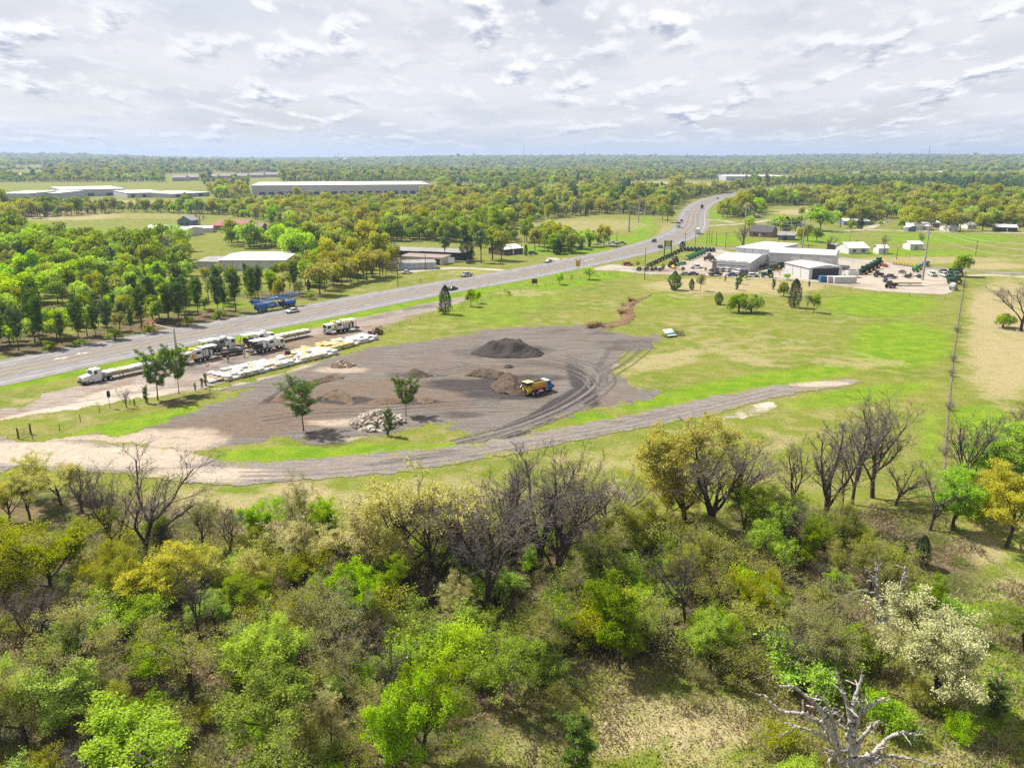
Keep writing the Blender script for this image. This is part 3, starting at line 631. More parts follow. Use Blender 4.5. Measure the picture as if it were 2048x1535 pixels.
# undergrowth: many stems from the ground
def shrub(kind, n, seed, H, mat, per, spread, size, stems=7, bk=TWIG_B, spreadang=38):
    for i in range(n):
        R = random.Random(seed + i); g = np.random.default_rng(seed + i); segs, tips = [], []
        S = Spec(nseg=[4, 4, 3], wob=[0.12, 0.2, 0.25], trop=[0.06, 0.04, 0], start=[0.3, 0.25], nch=[1.7, 1.5], ang=[40, 45], ratio=[0.62, 0.6], rr=[0.6, 0.6], taper=[0.5, 0.5, 0.6], rmin=0.014, lean=(0, 0), tiplev=1)
        for j in range(stems):
            a = j * 2.4 + R.random(); d = _tilt((0, 0, 1), math.radians(spreadang) * R.uniform(0.2, 1.1), a)
            grow(R, (math.cos(a) * 0.3, math.sin(a) * 0.3, -0.2), d, H * R.uniform(0.55, 1.0), 0.055, 0, S, segs, tips)
        Vt, Ft = tubes(segs, 4); tm = mesh_np(kind + '_stems', Vt, Ft, [bk])
        cm = tip_leaves(kind + '_leaves', tips, per, spread, size, g, mat, 0.6) if per else None
        h, r = ext(tips); proto(kind, tm, cm, h, r)
shrub('s_green', 3, 300, 4, L_green, 9, 0.2, 0.18); shrub('s_lime', 3, 310, 4, L_lime, 9, 0.2, 0.18); shrub('s_olive', 3, 320, 4, L_olive, 6, 0.2, 0.16, bk=TWIG); shrub('s_dull', 3, 330, 4, L_dull, 4, 0.2, 0.14, stems=9, bk=TWIG)
shrub('s_bare', 3, 340, 4, None, 0, 0, 0, stems=14, bk=TWIG); shrub('s_dry', 2, 350, 2, L_dry, 6, 0.2, 0.11, stems=8)
# pines: straight stem, whorls of limbs, needle bursts
def pine(kind, n, seed, H, clear=0.4, mat=L_pine, nw=11, wide=0.2, burst=26, blen=0.55):
    for i in range(n):
        R = random.Random(seed + i); g = np.random.default_rng(seed + i); segs = []; tips = []
        p = (0, 0, -0.2); r = H * 0.016; ns = 10
        pts = [p]
        for j in range(ns):
            q = (p[0] + R.gauss(0, 0.04), p[1] + R.gauss(0, 0.04), p[2] + H / ns); r2 = r * 0.87; segs.append((*p, *q, r, r2, 0)); p = q; r = r2; pts.append(q)
        for w in range(nw):
            f = clear + (1 - clear) * (w + R.random() * 0.6) / nw; z = f * H; kx = min(int(f * ns), ns - 1); bx, by = pts[kx][0], pts[kx][1]
            prof = math.sin(math.pi * min(1, (0.25 + 0.75 * (1 - f) / (1 - clear)))) ** 0.7 if f < 0.97 else 0.3
            L0 = H * wide * (0.35 + 0.8 * prof)
            for b in range(R.choice((3, 4, 4, 5))):
                a = R.random() * 6.28; L = L0 * R.uniform(0.55, 1.15); d = _tilt((0, 0, 1), math.radians(R.uniform(52, 84) - 25 * (f - clear)), a); q0 = (bx, by, z); m_ = 4
                for s_ in range(m_):
                    d = _norm((d[0], d[1], d[2] + 0.10)); q1 = tuple(q0[t] + d[t] * L / m_ for t in range(3)); segs.append((*q0, *q1, 0.045 * (1 - s_ / m_) + 0.02, 0.045 * (1 - (s_ + 1) / m_) + 0.02, 1)); q0 = q1
                    if s_ >= 1:
                        tips.append(q1)
                        for t_ in range(2): tips.append(tuple(q1[t] + R.gauss(0, 0.33 * H / 12) for t in range(3)))
        tips.append((pts[-1][0], pts[-1][1], H)); T = np.array(tips); m_ = burst
        c0 = np.repeat(T, m_, 0); d = g.normal(size=c0.shape) + np.array([0, 0, 0.35]); d /= np.linalg.norm(d, axis=1)[:, None]
        l = blen * H / 12 * g.uniform(0.6, 1.1, len(c0))[:, None]; sd_ = np.cross(d, g.normal(size=d.shape)); sd_ /= np.linalg.norm(sd_, axis=1)[:, None]; wv = sd_ * 0.055 * H / 12
        Vq = np.stack([c0 - wv * 0.5, c0 + d * l - wv, c0 + d * l * 1.08 + wv, c0 + wv * 0.5], 1).reshape(-1, 3)
        cm = mesh_np(kind + '_needles', Vq, np.arange(len(c0) * 4).reshape(-1, 4), [mat]); fattr(cm, 'tone', np.clip(np.repeat(g.random(len(T)), m_) * 0.6 + g.random(len(c0)) * 0.4, 0, 1), 'FACE')
        Vt, Ft = tubes(segs); proto(kind, mesh_np(kind + '_wood', Vt, Ft, [BARK_P], smooth=True), cm, H, H * wide)
pine('pine', 3, 400, 12, 0.38, nw=11, wide=0.42, burst=17, blen=0.7); pine('tallpine', 4, 410, 17, 0.36, nw=12, wide=0.17, burst=13, blen=0.55); pine('babypine', 2, 420, 4, 0.08, nw=10, wide=0.27, burst=18, blen=0.7)
# junipers: dense dark cones and columns
def juniper(kind, n, seed, H, rad, mat=L_juni, leaves=5200, size=0.24, rounded=0.5):
    for i in range(n):
        g = np.random.default_rng(seed + i); m_ = leaves
        f = g.random(m_) ** 0.8; prof = (np.sin(np.pi * np.clip(f * 0.93 + 0.07, 0, 1)) ** rounded) * (1 - f * 0.35); a = g.random(m_) * 2 * np.pi
        lump = 0.55 + 0.6 * vnoise(a * 1.3 + i * 9, f * 6) + 0.35 * vnoise(a * 3.2 + 4, f * 15 + i)
        rr = rad * prof * lump * np.sqrt(g.uniform(0.55, 1.0, m_)); c = np.stack([rr * np.cos(a), rr * np.sin(a), 0.15 + f * H], 1)
        nn = np.stack([np.cos(a), np.sin(a), np.full(m_, 0.5)], 1) + g.normal(0, 0.7, (m_, 3))
        cm = leaf_mesh(kind + '_needles', c, nn, size, g, mat, vnoise(a * 3, f * 11), 0.5)
        Vt, Ft = tubes([(0, 0, -0.2, 0, 0, H * 0.8, 0.14, 0.04, 0)]); proto(kind, mesh_np(kind + '_wood', Vt, Ft, [BARK_P]), cm, H, rad)
juniper('juniper', 3, 500, 8, 1.9); juniper('cedarbush', 2, 530, 6, 2.2, L_pine, 5200, 0.28, 0.8)
# dead, bleached, broken-off trees
def dead(kind, n, seed, H):
    for i in range(n):
        R = random.Random(seed + i); segs, tips = [], []
        S = Spec(nseg=[5, 7, 5, 3], wob=[0.08, 0.22, 0.28, 0.3], trop=[0.05, 0.10, 0.06, 0.02], start=[0.3, 0.5, 0.6], nch=[2.2, 0.75, 0.6], ang=[52, 48, 46], ratio=[1.15, 0.42, 0.5], rr=[0.62, 0.62, 0.6], taper=[0.7, 0.42, 0.4, 0.5], rmin=0.03, lean=(0, 0), tiplev=3)
        grow(R, (0, 0, -0.3), (0, 0, 1), H * 0.5, 0.42 * H / 9, 0, S, segs, tips)
        A = np.array(segs); a = A[A[:, 8] < 1]; b = A[A[:, 8] >= 1]
        Va, Fa = tubes(a, 9); Vb, Fb = tubes(b, 7); proto(kind, mesh_np(kind + '_trunk', Va, Fa, [BARK_W], smooth=True), mesh_np(kind + '_limbs', Vb, Fb, [BARK_W], smooth=True), float(A[:, 5].max()), 4.0)
dead('dead', 3, 605, 9)
# farther away: crowns of bigger leaf clumps over lobes
def lobed(kind, n, seed, H, rad, mat, leaves=1900, size=0.60, low=0.10, lobes=30, bk=BARK_D, gaps=0.0):
    for i in range(n):
        g = np.random.default_rng(seed + i); zc = H * (0.5 + low / 2); hz_ = H * (0.5 - low / 2)
        u_ = g.normal(size=(lobes, 3)); u_ /= np.linalg.norm(u_, axis=1)[:, None]; u_[:, 2] = np.where(u_[:, 2] < -0.5, -u_[:, 2], u_[:, 2])
        lc = u_ * np.array([rad * 0.68, rad * 0.68, hz_ * 0.70]) * g.uniform(0.45, 1.22, (lobes, 1)) + np.array([0, 0, zc]); lr = rad * g.uniform(0.17, 0.38, lobes); lt = g.random(lobes)
        w = lr ** 2 / (lr ** 2).sum(); pick = g.choice(lobes, leaves, p=w); d = g.normal(size=(leaves, 3)); d[:, 2] += 0.35; d /= np.linalg.norm(d, axis=1)[:, None]
        c = lc[pick] + d * (lr[pick] * g.uniform(0.7, 1.08, leaves))[:, None]
        if gaps: keep = g.random(leaves) > gaps; c = c[keep]; d = d[keep]; pick = pick[keep]
        cm = leaf_mesh(kind + '_crown', c, d + g.normal(0, 0.55, d.shape), size, g, mat, lt[pick], 0.75)
        R = random.Random(seed + i); segs = [(0, 0, -0.3, 0.1, 0, zc * 0.8, 0.22, 0.13, 0)]
        for q in lc[:9]: segs.append((0.1, 0, zc * R.uniform(0.45, 0.8), *q, 0.1, 0.04, 1))
        Vt, Ft = tubes(segs, 5); me1 = mesh_np(kind + '_wood', Vt, Ft, [bk]); proto(kind, me1, cm, H, rad)
L_yelM = foliage('leaf_gold_green', (0.27, 0.27, 0.022), (0.41, 0.40, 0.065), 0.46, 0.010, 0.15)
lobed('m_green', 4, 700, 11, 4.2, L_green); lobed('m_olive', 4, 710, 12, 4.8, L_olive); lobed('m_yellow', 3, 720, 11, 4.4, L_yelM); lobed('m_lime', 3, 730, 9, 4.4, L_lime); lobed('m_dull', 3, 740, 11, 4.2, L_dull, gaps=0.3); lobed('m_pale', 3, 750, 11, 4.2, L_pale, gaps=0.3)
lobed('roundbush', 3, 520, 4, 2.5, L_green, 3200, 0.26, -0.05, 24)
lobed('m_bush', 3, 760, 4, 2.6, L_green, 600, 0.5, 0.02, 14)
L_pineM = foliage('needle_pine_far', (0.0758, 0.147, 0.0356), (0.1559, 0.2495, 0.0624), 0.2, 0.012, 0.2)
lobed('m_pine', 3, 770, 14, 2.6, L_pineM, 1500, 0.5, 0.15, 34, BARK_P); juniper('m_juniper', 2, 790, 7, 1.8, leaves=900, size=0.55)
for i in range(4):
    S = spec(11, 1.0, lev=4, rmin=0.035, dens=1.35); S.nseg = [4, 5, 4, 4]; segs, tips = make_wood(800 + i, 11, S, 0.22); a, b = split_wood('m_bare', segs, 2, BARK_G, TWIG); h, r = ext(tips); proto('m_bare', a, b, h, r)
NAMES = dict(bare='bare_tree', catkin='oak_tree', yellow='oak_tree', olive='oak_tree', green='leafy_tree', lime='leafy_tree', pale='budding_tree', white='blossoming_tree', pine='pine_tree', tallpine='pine_tree', babypine='pine_sapling', juniper='juniper_tree', roundbush='bush', cedarbush='bush',
             dead='dead_tree', m_green='leafy_tree', m_olive='oak_tree', m_yellow='oak_tree', m_lime='leafy_tree', m_dull='budding_tree', m_pale='budding_tree', m_bush='bush', m_pine='pine_tree', m_juniper='juniper_tree', m_bare='bare_tree')
for q in ('s_green', 's_lime', 's_olive', 's_dull', 's_bare', 's_dry'): NAMES[q] = 'shrub'
def plant(kind, px, py, ty=None, label='', group=None, v=None, wide=1.0, h=None, rz=None, loc=None, cat=None, merged=False, sink=0.0):
    """a tree or bush with its foot at a ground pixel and its top at row ty (or h metres tall)"""
    L = PROTO[kind]; a, b, ph, pr = L[rnd.randrange(len(L)) if v is None else v % len(L)]
    g = loc if loc is not None else G(px, py)
    if h is None: h = HT(px, py, ty)
    z = float(Hf(g[0], g[1])) - sink; s_ = h / ph; nm = NAMES[kind]
    o = thing(nm, label, cat or nm.split('_')[-1].replace('sapling', 'tree'), (g[0], g[1], z), rnd.random() * 6.28 if rz is None else rz, group)
    o.scale = (s_ * wide, s_ * wide, s_)
    bush = nm in ('shrub', 'bush')
    obj('stems' if bush else 'trunk', a, o)
    if b is not None: obj('foliage' if bush else ('limbs' if kind == 'dead' else 'crown'), b, o)
    return o
# ------------------------------------------------------------------ the wood in front: every tree that can be told apart
FG = [
 # kind, foot x, foot y, top row, label, variant, widening, turn
 ('bare', 1082, 1150, 892, 'tall leafless tree with vase of dark limbs right of the pale yellow oak', 0, 1.0, 0.4),
 ('bare', 1122, 1140, 918, 'leafless tree leaning against its taller bare neighbour above the green scrub', 1, 1.0, 2.0),
 ('bare', 1160, 1128, 930, 'leafless tree with bleached low limbs at the edge of the green meadow', 3, 1.0, 5.2),
 ('bare', 972, 1240, 935, 'leafless tree on a long dark trunk in front of the pale yellow oak', 4, 0.95, 1.0),
 ('bare', 932, 1195, 985, 'thin dark leafless tree beside the long-trunked bare tree', 5, 0.7, 3.0),
 ('bare', 288, 1122, 903, 'big leafless tree sweeping to the right over the sandy track', 2, 0.95, 0.15),
 ('bare', 232, 1142, 925, 'straight leafless tree with a dark trunk beside the large olive green oak', 1, 0.62, 0.9),
 ('bare', 462, 1126, 998, 'leafless tree with broken forked trunk in front of the brown clearing', 3, 0.9, 2.4),
 ('bare', 328, 1118, 1030, 'small leafless tree right of the big sweeping bare tree', 4, 1.0, 4.0),
 ('bare', 1418, 1078, 856, 'leafless tree with a broad grey twig dome against the yellow oak', 0, 1.15, 3.7),
 ('bare', 1474, 1020, 880, 'leafless tree leaning right beyond the bright green trees', 2, 1.0, 0.3),
 ('bare', 1646, 1058, 830, 'leafless tree with forked dark trunk near the right end of the wood', 5, 0.9, 1.2),
 ('bare', 1704, 1008, 806, 'slender leafless tree between two forked bare trees by the meadow', 1, 0.7, 2.6),
 ('bare', 1745, 995, 800, 'leafless tree reaching highest into the bright green meadow', 4, 0.9, 3.3),
 ('bare', 1684, 1020, 880, 'short leafless tree standing among the forked bare trees', 3, 0.7, 5.0),
 ('bare', 1792, 1010, 930, 'leafless tree with limbs spread low toward the fence line', 2, 1.3, 0.2),
 ('bare', 1924, 985, 815, 'leafless tree just right of the fence line', 0, 0.75, 4.4),
 ('bare', 2036, 930, 800, 'leafless tree at the right edge beyond the fence', 5, 0.9, 1.9),
 ('bare', 2042, 662, 566, 'leafless spreading tree alone in the tan field', 0, 1.3, 2.2),
 ('bare', 60, 1040, 945, 'leafless grey tree behind the olive oak near the left edge', 3, 1.1, 1.1),
 ('bare', 165, 1025, 930, 'leafless grey tree in front of the ochre bush by the track', 4, 1.1, 2.9),
 ('bare', 1020, 1120, 905, 'leafless grey tree behind the dark trunked bare trees', 5, 0.8, 0.8),
 ('bare', 1210, 1090, 950, 'leafless low tree with thin limbs over the meadow edge', 1, 1.2, 2.2),
 ('bare', 760, 1330, 1205, 'dead grey tree with drooping side branches in the middle of the scrub', 2, 0.9, 3.6),
 ('bare', 1570, 1120, 985, 'grey leafless tree among bright green crowns', 0, 0.8, 0.5),
 ('bare', 870, 1180, 960, 'leafless grey tree showing between the pale yellow oaks', 1, 0.8, 0.2),
 ('bare', 1110, 1180, 940, 'leafless tree in front of the tall vase-shaped one', 0, 0.8, 3.1),
 ('bare', 400, 1290, 1130, 'leafless grey tree above the lower left scrub', 3, 0.8, 1.1),
 ('bare', 1370, 1240, 1080, 'leafless pale tree leaning over the central scrub', 2, 0.7, 2.6),
 ('bare', 90, 1330, 1150, 'leafless grey tree among pale budding trees at the left', 4, 0.8, 0.6),
 ('bare', 1660, 1240, 1110, 'leafless grey tree left of the stubby dead one', 5, 0.7, 5.6),
 ('bare', 1860, 1060, 930, 'leafless grey tree leaning to the fence end', 2, 0.9, 0.1),
 ('bare', 1585, 1040, 870, 'leafless tree between the leaning bare tree and the forked ones', 3, 0.9, 4.9),
 ('catkin', 815, 1165, 925, 'pale yellow catkin oak with open crown in the middle of the wood', 0, 1.05, 0.3),
 ('catkin', 700, 1160, 1010, 'low pale yellow oak spreading left of the tall catkin oak', 1, 1.25, 2.0),
 ('catkin', 925, 1130, 965, 'pale yellow oak crown right of the tall catkin oak', 2, 0.95, 4.4),
 ('catkin', 610, 1140, 1030, 'crooked pale yellow oak with bare grey limbs on its left', 1, 1.0, 5.1),
 ('catkin', 905, 1265, 1150, 'small pale yellow tree in shade below the catkin oak', 2, 0.9, 1.4),
 ('pale', 612, 1118, 952, 'thin light green tree rising beside the brown clearing', 0, 0.55, 0.7),
 ('yellow', 1372, 1062, 838, 'golden yellow oak in front of the white sand patch', 0, 0.95, 0.2),
 ('yellow', 1330, 1050, 925, 'lower golden oak left of the tall golden one', 1, 0.85, 2.5),
 ('yellow', 2012, 1094, 935, 'golden oak on a bare trunk at the right edge of the clearing', 2, 1.0, 3.8),
 ('yellow', 122, 1010, 908, 'ochre domed oak beside the sandy entrance', 1, 1.3, 5.0),
 ('yellow', 330, 1225, 1100, 'ochre olive oak below the big sweeping bare tree', 0, 1.3, 0.9),
 ('yellow', 415, 1190, 1090, 'small ochre oak left of the bright green thicket', 2, 1.0, 1.9),
 ('yellow', 20, 1045, 950, 'ochre oak cut by the left edge of the picture', 2, 1.0, 3.1),
 ('olive', 105, 1195, 993, 'large olive green oak at the left of the wood', 0, 1.25, 0.6),
 ('olive', 10, 1215, 1060, 'olive oak cut by the left edge behind the scrub', 1, 1.1, 2.2),
 ('olive', 205, 1210, 1075, 'olive oak right of the large olive green oak', 2, 0.9, 4.1),
 ('olive', 1270, 1120, 1000, 'low olive tree at the meadow edge left of the golden oak', 1, 1.0, 1.3),
 ('lime', 1905, 1060, 940, 'light lime tree beside the fence end', 2, 0.9, 0.2),
 ('green', 1482, 1085, 962, 'bright green tree in front of the leaning bare tree', 0, 0.9, 2.0),
 ('green', 1562, 1090, 968, 'bright green tree right of its twin before the meadow', 1, 0.85, 3.3),
 ('lime', 1532, 1135, 1020, 'lime green tree in front of two bright green ones', 0, 0.9, 4.8),
 ('green', 1608, 1140, 1040, 'dark trunked bright green tree below the forked bare trees', 2, 0.9, 0.7),
 ('lime', 1975, 975, 862, 'light green tree behind the fence line', 1, 0.95, 2.9),
 ('lime', 2040, 985, 850, 'light green tree at the right edge above the golden oak', 2, 1.0, 1.1),
 ('pale', 1950, 950, 880, 'pale green tree by the top of the fence line', 1, 0.9, 3.0),
 ('green', 500, 1245, 1130, 'vivid green tree left of the crooked pale oak', 3, 1.0, 3.9),
 ('green', 2046, 1300, 1225, 'green tree cut by the right edge over the grass', 1, 1.3, 2.1),
 ('green', 560, 1530, 1345, 'large vivid green tree at the bottom left of the centre', 0, 1.15, 1.2),
 ('lime', 255, 1545, 1395, 'bright lime tree at the bottom left', 1, 1.35, 0.6),
 ('lime', 120, 1470, 1330, 'pale lime tree near the lower left corner', 2, 1.1, 2.7),
 ('green', 1238, 1345, 1165, 'tall vivid green tree in the middle of the scrub', 2, 0.95, 2.2),
 ('green', 1290, 1310, 1205, 'vivid green tree right of the tallest green one', 3, 1.0, 4.6),
 ('green', 990, 1400, 1260, 'shaded green tree below the pale yellow oaks', 1, 0.95, 5.5),
 ('lime', 430, 1260, 1170, 'lime tree in front of the ochre oaks', 0, 0.9, 3.3),
 ('pale', 700, 1330, 1160, 'pale budding tree left of the grey dead one', 0, 1.0, 1.0),
 ('pale', 640, 1300, 1150, 'pale budding tree behind the vivid green thicket', 1, 1.0, 2.1),
 ('pale', 385, 1400, 1240, 'pale budding tree with a leaning grey trunk in the lower left', 2, 1.1, 3.2),
 ('pale', 150, 1370, 1190, 'tall pale budding tree left of the leaning trunk', 0, 1.0, 4.3),
 ('pale', 50, 1480, 1290, 'pale budding tree on a thin trunk at the lower left', 1, 0.9, 5.4),
 ('pale', 1610, 1330, 1165, 'pale budding tree left of the cream blossoming one', 2, 0.9, 0.5),
 ('pale', 1420, 1160, 1050, 'pale budding tree below the grey twig dome', 0, 0.9, 1.6),
 ('pale', 1090, 1330, 1205, 'pale budding tree left of the tall vivid green one', 1, 1.0, 2.8),
 ('olive', 1740, 1180, 1050, 'olive tree behind the short dead stump tree', 2, 0.75, 0.9),
 ('olive', 1500, 1250, 1120, 'olive tree in the scrub below the bright green trees', 0, 0.8, 2.0),
 ('lime', 1420, 1330, 1215, 'lime tree in shade at the edge of the grassy clearing', 2, 0.9, 3.4),
 ('white', 1878, 1400, 1195, 'cream blossoming tree at the lower right of the wood', 0, 1.15, 0.9),
 ('dead', 1098, 1222, 1160, 'small bleached dead tree lying low in the scrub', 2, 1.1, 4.0),
 ('juniper', 1842, 1130, 1068, 'dark green juniper by the brown clearing', 0, 1.1, 0.0),
 ('juniper', 1802, 1135, 1082, 'dark green juniper left of its larger twin', 1, 1.1, 0.0),
 ('juniper', 1692, 1120, 1078, 'small dark juniper below the forked bare trees', 2, 0.8, 0.0),
 ('juniper', 1022, 1128, 1062, 'dark juniper behind the long dark trunk', 1, 0.9, 0.0),
 ('babypine', 1150, 1535, 1418, 'bushy bright green pine sapling in the bottom clearing', 0, 1.5, 0.0),
 ('babypine', 1990, 1420, 1350, 'small bright green pine on the grass at the right', 1, 1.5, 0.0),
 ('roundbush', 1962, 1040, 985, 'dense green bush at the foot of the fence line', 0, 1.2, 0.0),
 ('roundbush', 2005, 655, 628, 'round green bush in the tan field beside the leafless tree', 1, 1.3, 0.0),
]
import re as _re
def alias(l): return _re.split(r' (?:right of|left of|beside|in front of|behind|against|near|at|above|below|over|among|between|by|in|on|cut|toward|beyond|before|under|just|showing|rising|standing|reaching|leaning|alone) ', l)[0]
taken = []; refs = []
for kind, bx, by, ty, lab, vv, wd_, rz in FG:
    o = plant(kind, bx, by, ty, lab, 'trees of the wood in front', vv, wd_ * {'bare': 1.28, 'green': 1.15, 'lime': 1.2, 'pale': 1.35, 'olive': 1.2, 'yellow': 1.25, 'catkin': 1.2}.get(kind, 1.0), rz=rz); taken.append((o.location.x, o.location.y, 1.2)); refs.append((o.location.x, o.location.y, alias(lab)))
def beside(x, y):
    q = min(refs, key=lambda r: (r[0] - x) ** 2 + (r[1] - y) ** 2); dx, dy = x - q[0], y - q[1]
    return ('right of' if dx > 0 else 'left of') if abs(dx) > abs(dy) else ('behind' if dy > 0 else 'in front of'), q[2]
# taller saplings filling the wood
FILL = ['pale', 'lime', 'pale', 'green', 'olive', 'lime', 'catkin', 'pale', 'green', 'bare']; FADJ = dict(pale='slim pale budding tree', olive='slim olive tree', lime='slim lime tree', bare='slim leafless tree', green='slim green tree', catkin='slim pale yellow tree')
n_ = 0; tr_ = 0
while n_ < 34 and tr_ < 3000:
    tr_ += 1; x = rnd.uniform(-50, 46); y = rnd.uniform(52, 97); px, py = [float(q) for q in proj(x, y, 0.0)]
    if not (-60 < px < 1880 and 1085 < py < 1640) or (1000 < px < 1560 and py > 1380) or (1560 < px and py > 1400) or any((x - a) ** 2 + (y - b) ** 2 < 7.0 for a, b, c in taken): continue
    kd = FILL[n_ % len(FILL)]; rel, al = beside(x, y); h = rnd.uniform(5.5, 9.5)
    plant(kd, 0, 0, None, FADJ[kd] + ' ' + rel + ' the ' + al, 'trees of the wood in front', None, rnd.uniform(0.8, 1.1), h=h, loc=(x, y)); taken.append((x, y, 1.3)); n_ += 1
# scrub between them
SHL = dict(s_green='dark green shrub in the tangled wood in front', s_lime='lime green shrub in the tangled wood in front', s_olive='olive green shrub in the tangled wood in front', s_dull='dull brownish green shrub in the tangled wood in front',
           s_bare='leafless grey shrub in the tangled wood in front', s_dry='dry russet shrub in the tangled wood in front')
def dens_fg(px, py):
    d = 1.0
    if py < 1065 + 0.00022 * (px - 1150) ** 2 * 0 : d = 0
    if 1000 < px < 1570 and py > 1395: d = 0.12
    if px > 1890 and py > 1040: d = 0.10
    if 1340 < px < 1600 and py > 1360: d = 0.10
    if 1560 < px < 1900 and py > 1430: d = 0.35
    if 1690 < px < 1830 and 1180 < py < 1400: d = 0.15
    if 400 < px < 900 and py < 1100: d = 0.03
    if 1130 < px < 1330 and py < 1100: d = 0.1
    if 1500 < px < 1900 and py < 1080: d = 0.3
    return d
cnt = 0; tries = 0; cover = []
kinds = ['s_green', 's_lime', 's_olive', 's_dull', 's_bare', 's_dry']
while cnt < 235 and tries < 16000:
    tries += 1; x = rnd.uniform(-52, 50); y = rnd.uniform(50, 101)
    px, py = proj(x, y, 0.0); px, py = float(px), float(py)
    if not (-90 < px < 2140 and py < 1680) or rnd.random() > dens_fg(px, py): continue
    if any((x - a) ** 2 + (y - b) ** 2 < c * c for a, b, c in taken): continue
    # patches of one kind
    q = fbm(np.array([x / 9.0 + 40]), np.array([y / 9.0 + 7]), 2)[0] + rnd.uniform(-0.16, 0.16)
    kd = 's_green' if q < 0.27 else 's_dull' if q < 0.34 else 's_lime' if q < 0.42 else 's_olive' if q < 0.50 else 's_bare' if q < 0.545 else 's_lime' if q < 0.60 else 's_dull' if q < 0.65 else 's_green'
    if rnd.random() < 0.05: kd = 's_dry'
    h = rnd.uniform(2.2, 5.6) if kd != 's_dry' else rnd.uniform(1, 1.8)
    if py > 1380: h *= 0.75
    rel, al = beside(x, y); plant(kd, 0, 0, None, SHL[kd].split(' in the')[0] + ' ' + rel + ' the ' + al, 'shrubs of the wood in front', None, rnd.uniform(1.0, 1.5), h=h, loc=(x, y)); taken.append((x, y, 1.7)); cnt += 1
# low plants, dead grass and brambles on the ground: nobody could count them
def ground_cover(name, label, n, region, sizes, mat_sel, seed, zoff=0.0, blade=False):
    g = np.random.default_rng(seed); x0, x1, y0, y1 = region; x = g.uniform(x0, x1, n * 3); y = g.uniform(y0, y1, n * 3); px, py = proj(x, y, 0)
    keep = mat_sel(px, py, x, y, g); x = x[keep][:n]; y = y[keep][:n]; z = Hf(x, y); m_ = len(x)
    s_ = g.uniform(*sizes, m_)
    if blade:
        a = g.random(m_) * 6.28; d = np.stack([np.cos(a), np.sin(a), np.zeros(m_)], 1); tip = np.stack([g.normal(0, 0.35, m_), g.normal(0, 0.35, m_), np.ones(m_)], 1) * s_[:, None]; b = np.stack([x, y, z - 0.02], 1); w = d * (0.10 + 0.12 * s_[:, None])
        Vq = np.stack([b - w * 0.5, b + w * 0.5, b + tip + w * 0.15, b + tip - w * 0.15], 1).reshape(-1, 3)
    else:
        c = np.stack([x, y, z + g.uniform(0.02, 0.75, m_) * s_ * 1.6], 1); Vq, _ = leaf_quads(c, g.normal(size=(m_, 3)) + np.array([0, 0, 0.9]), 1.0, g)
        Vq = (Vq.reshape(m_, 4, 3) - c[:, None]) * s_[:, None, None] * 1.0 + c[:, None]; Vq = Vq.reshape(-1, 3)
    return mesh_np(name, Vq, np.arange(m_ * 4).reshape(-1, 4)), g, m_
def patchy(thr, sc_, o_):
    return lambda px, py, x, y, g: (fbm(x / sc_ + o_, y / sc_, 3) + g.normal(0, 0.05, len(x)) > thr) & (py > 1015 + 40 * np.sin(px / 150)) & (px > -120) & (px < 2170) & (py < 1640)
W_green = foliage('weed_green', (0.05, 0.085, 0.008), (0.12, 0.17, 0.018), 0.35, 0.0, 0.0); W_lime = foliage('weed_lime', (0.10, 0.145, 0.010), (0.20, 0.24, 0.03), 0.35, 0.0, 0.0); W_dull = foliage('weed_dull', (0.07, 0.058, 0.028), (0.16, 0.135, 0.06), 0.3, 0.0, 0.0)
for nm, lab, n, sizes, sel, mat, seed, bl in (
    ('undergrowth', 'green weeds and brambles covering the floor of the wood', 60000, (0.08, 0.22), patchy(0.43, 5.0, 3.3), W_green, 61, False),
    ('undergrowth', 'lime green weeds on the open ground of the wood', 45000, (0.07, 0.2), patchy(0.50, 4.0, 13.7), W_lime, 62, False),
    ('dry_grass', 'tan dead grass standing in the clearings of the wood', 60000, (0.15, 0.55), patchy(0.42, 4.5, 29.1), foliage('straw', (0.22, 0.165, 0.085), (0.38, 0.30, 0.18), 0.3, 0.01, 0.1), 63, True),
    ('undergrowth', 'dull brownish brush and leaf litter under the trees', 50000, (0.08, 0.2), patchy(0.45, 6.0, 51.0), W_dull, 64, False)):
    me, g, m_ = ground_cover(nm, lab, n, (-60, 60, 50, 108), sizes, sel, seed, blade=bl)
    me.materials.append(mat); fattr(me, 'tone', g.random(m_), 'FACE'); tag(obj(nm, me), lab, 'grass' if bl else 'undergrowth', kind='stuff')

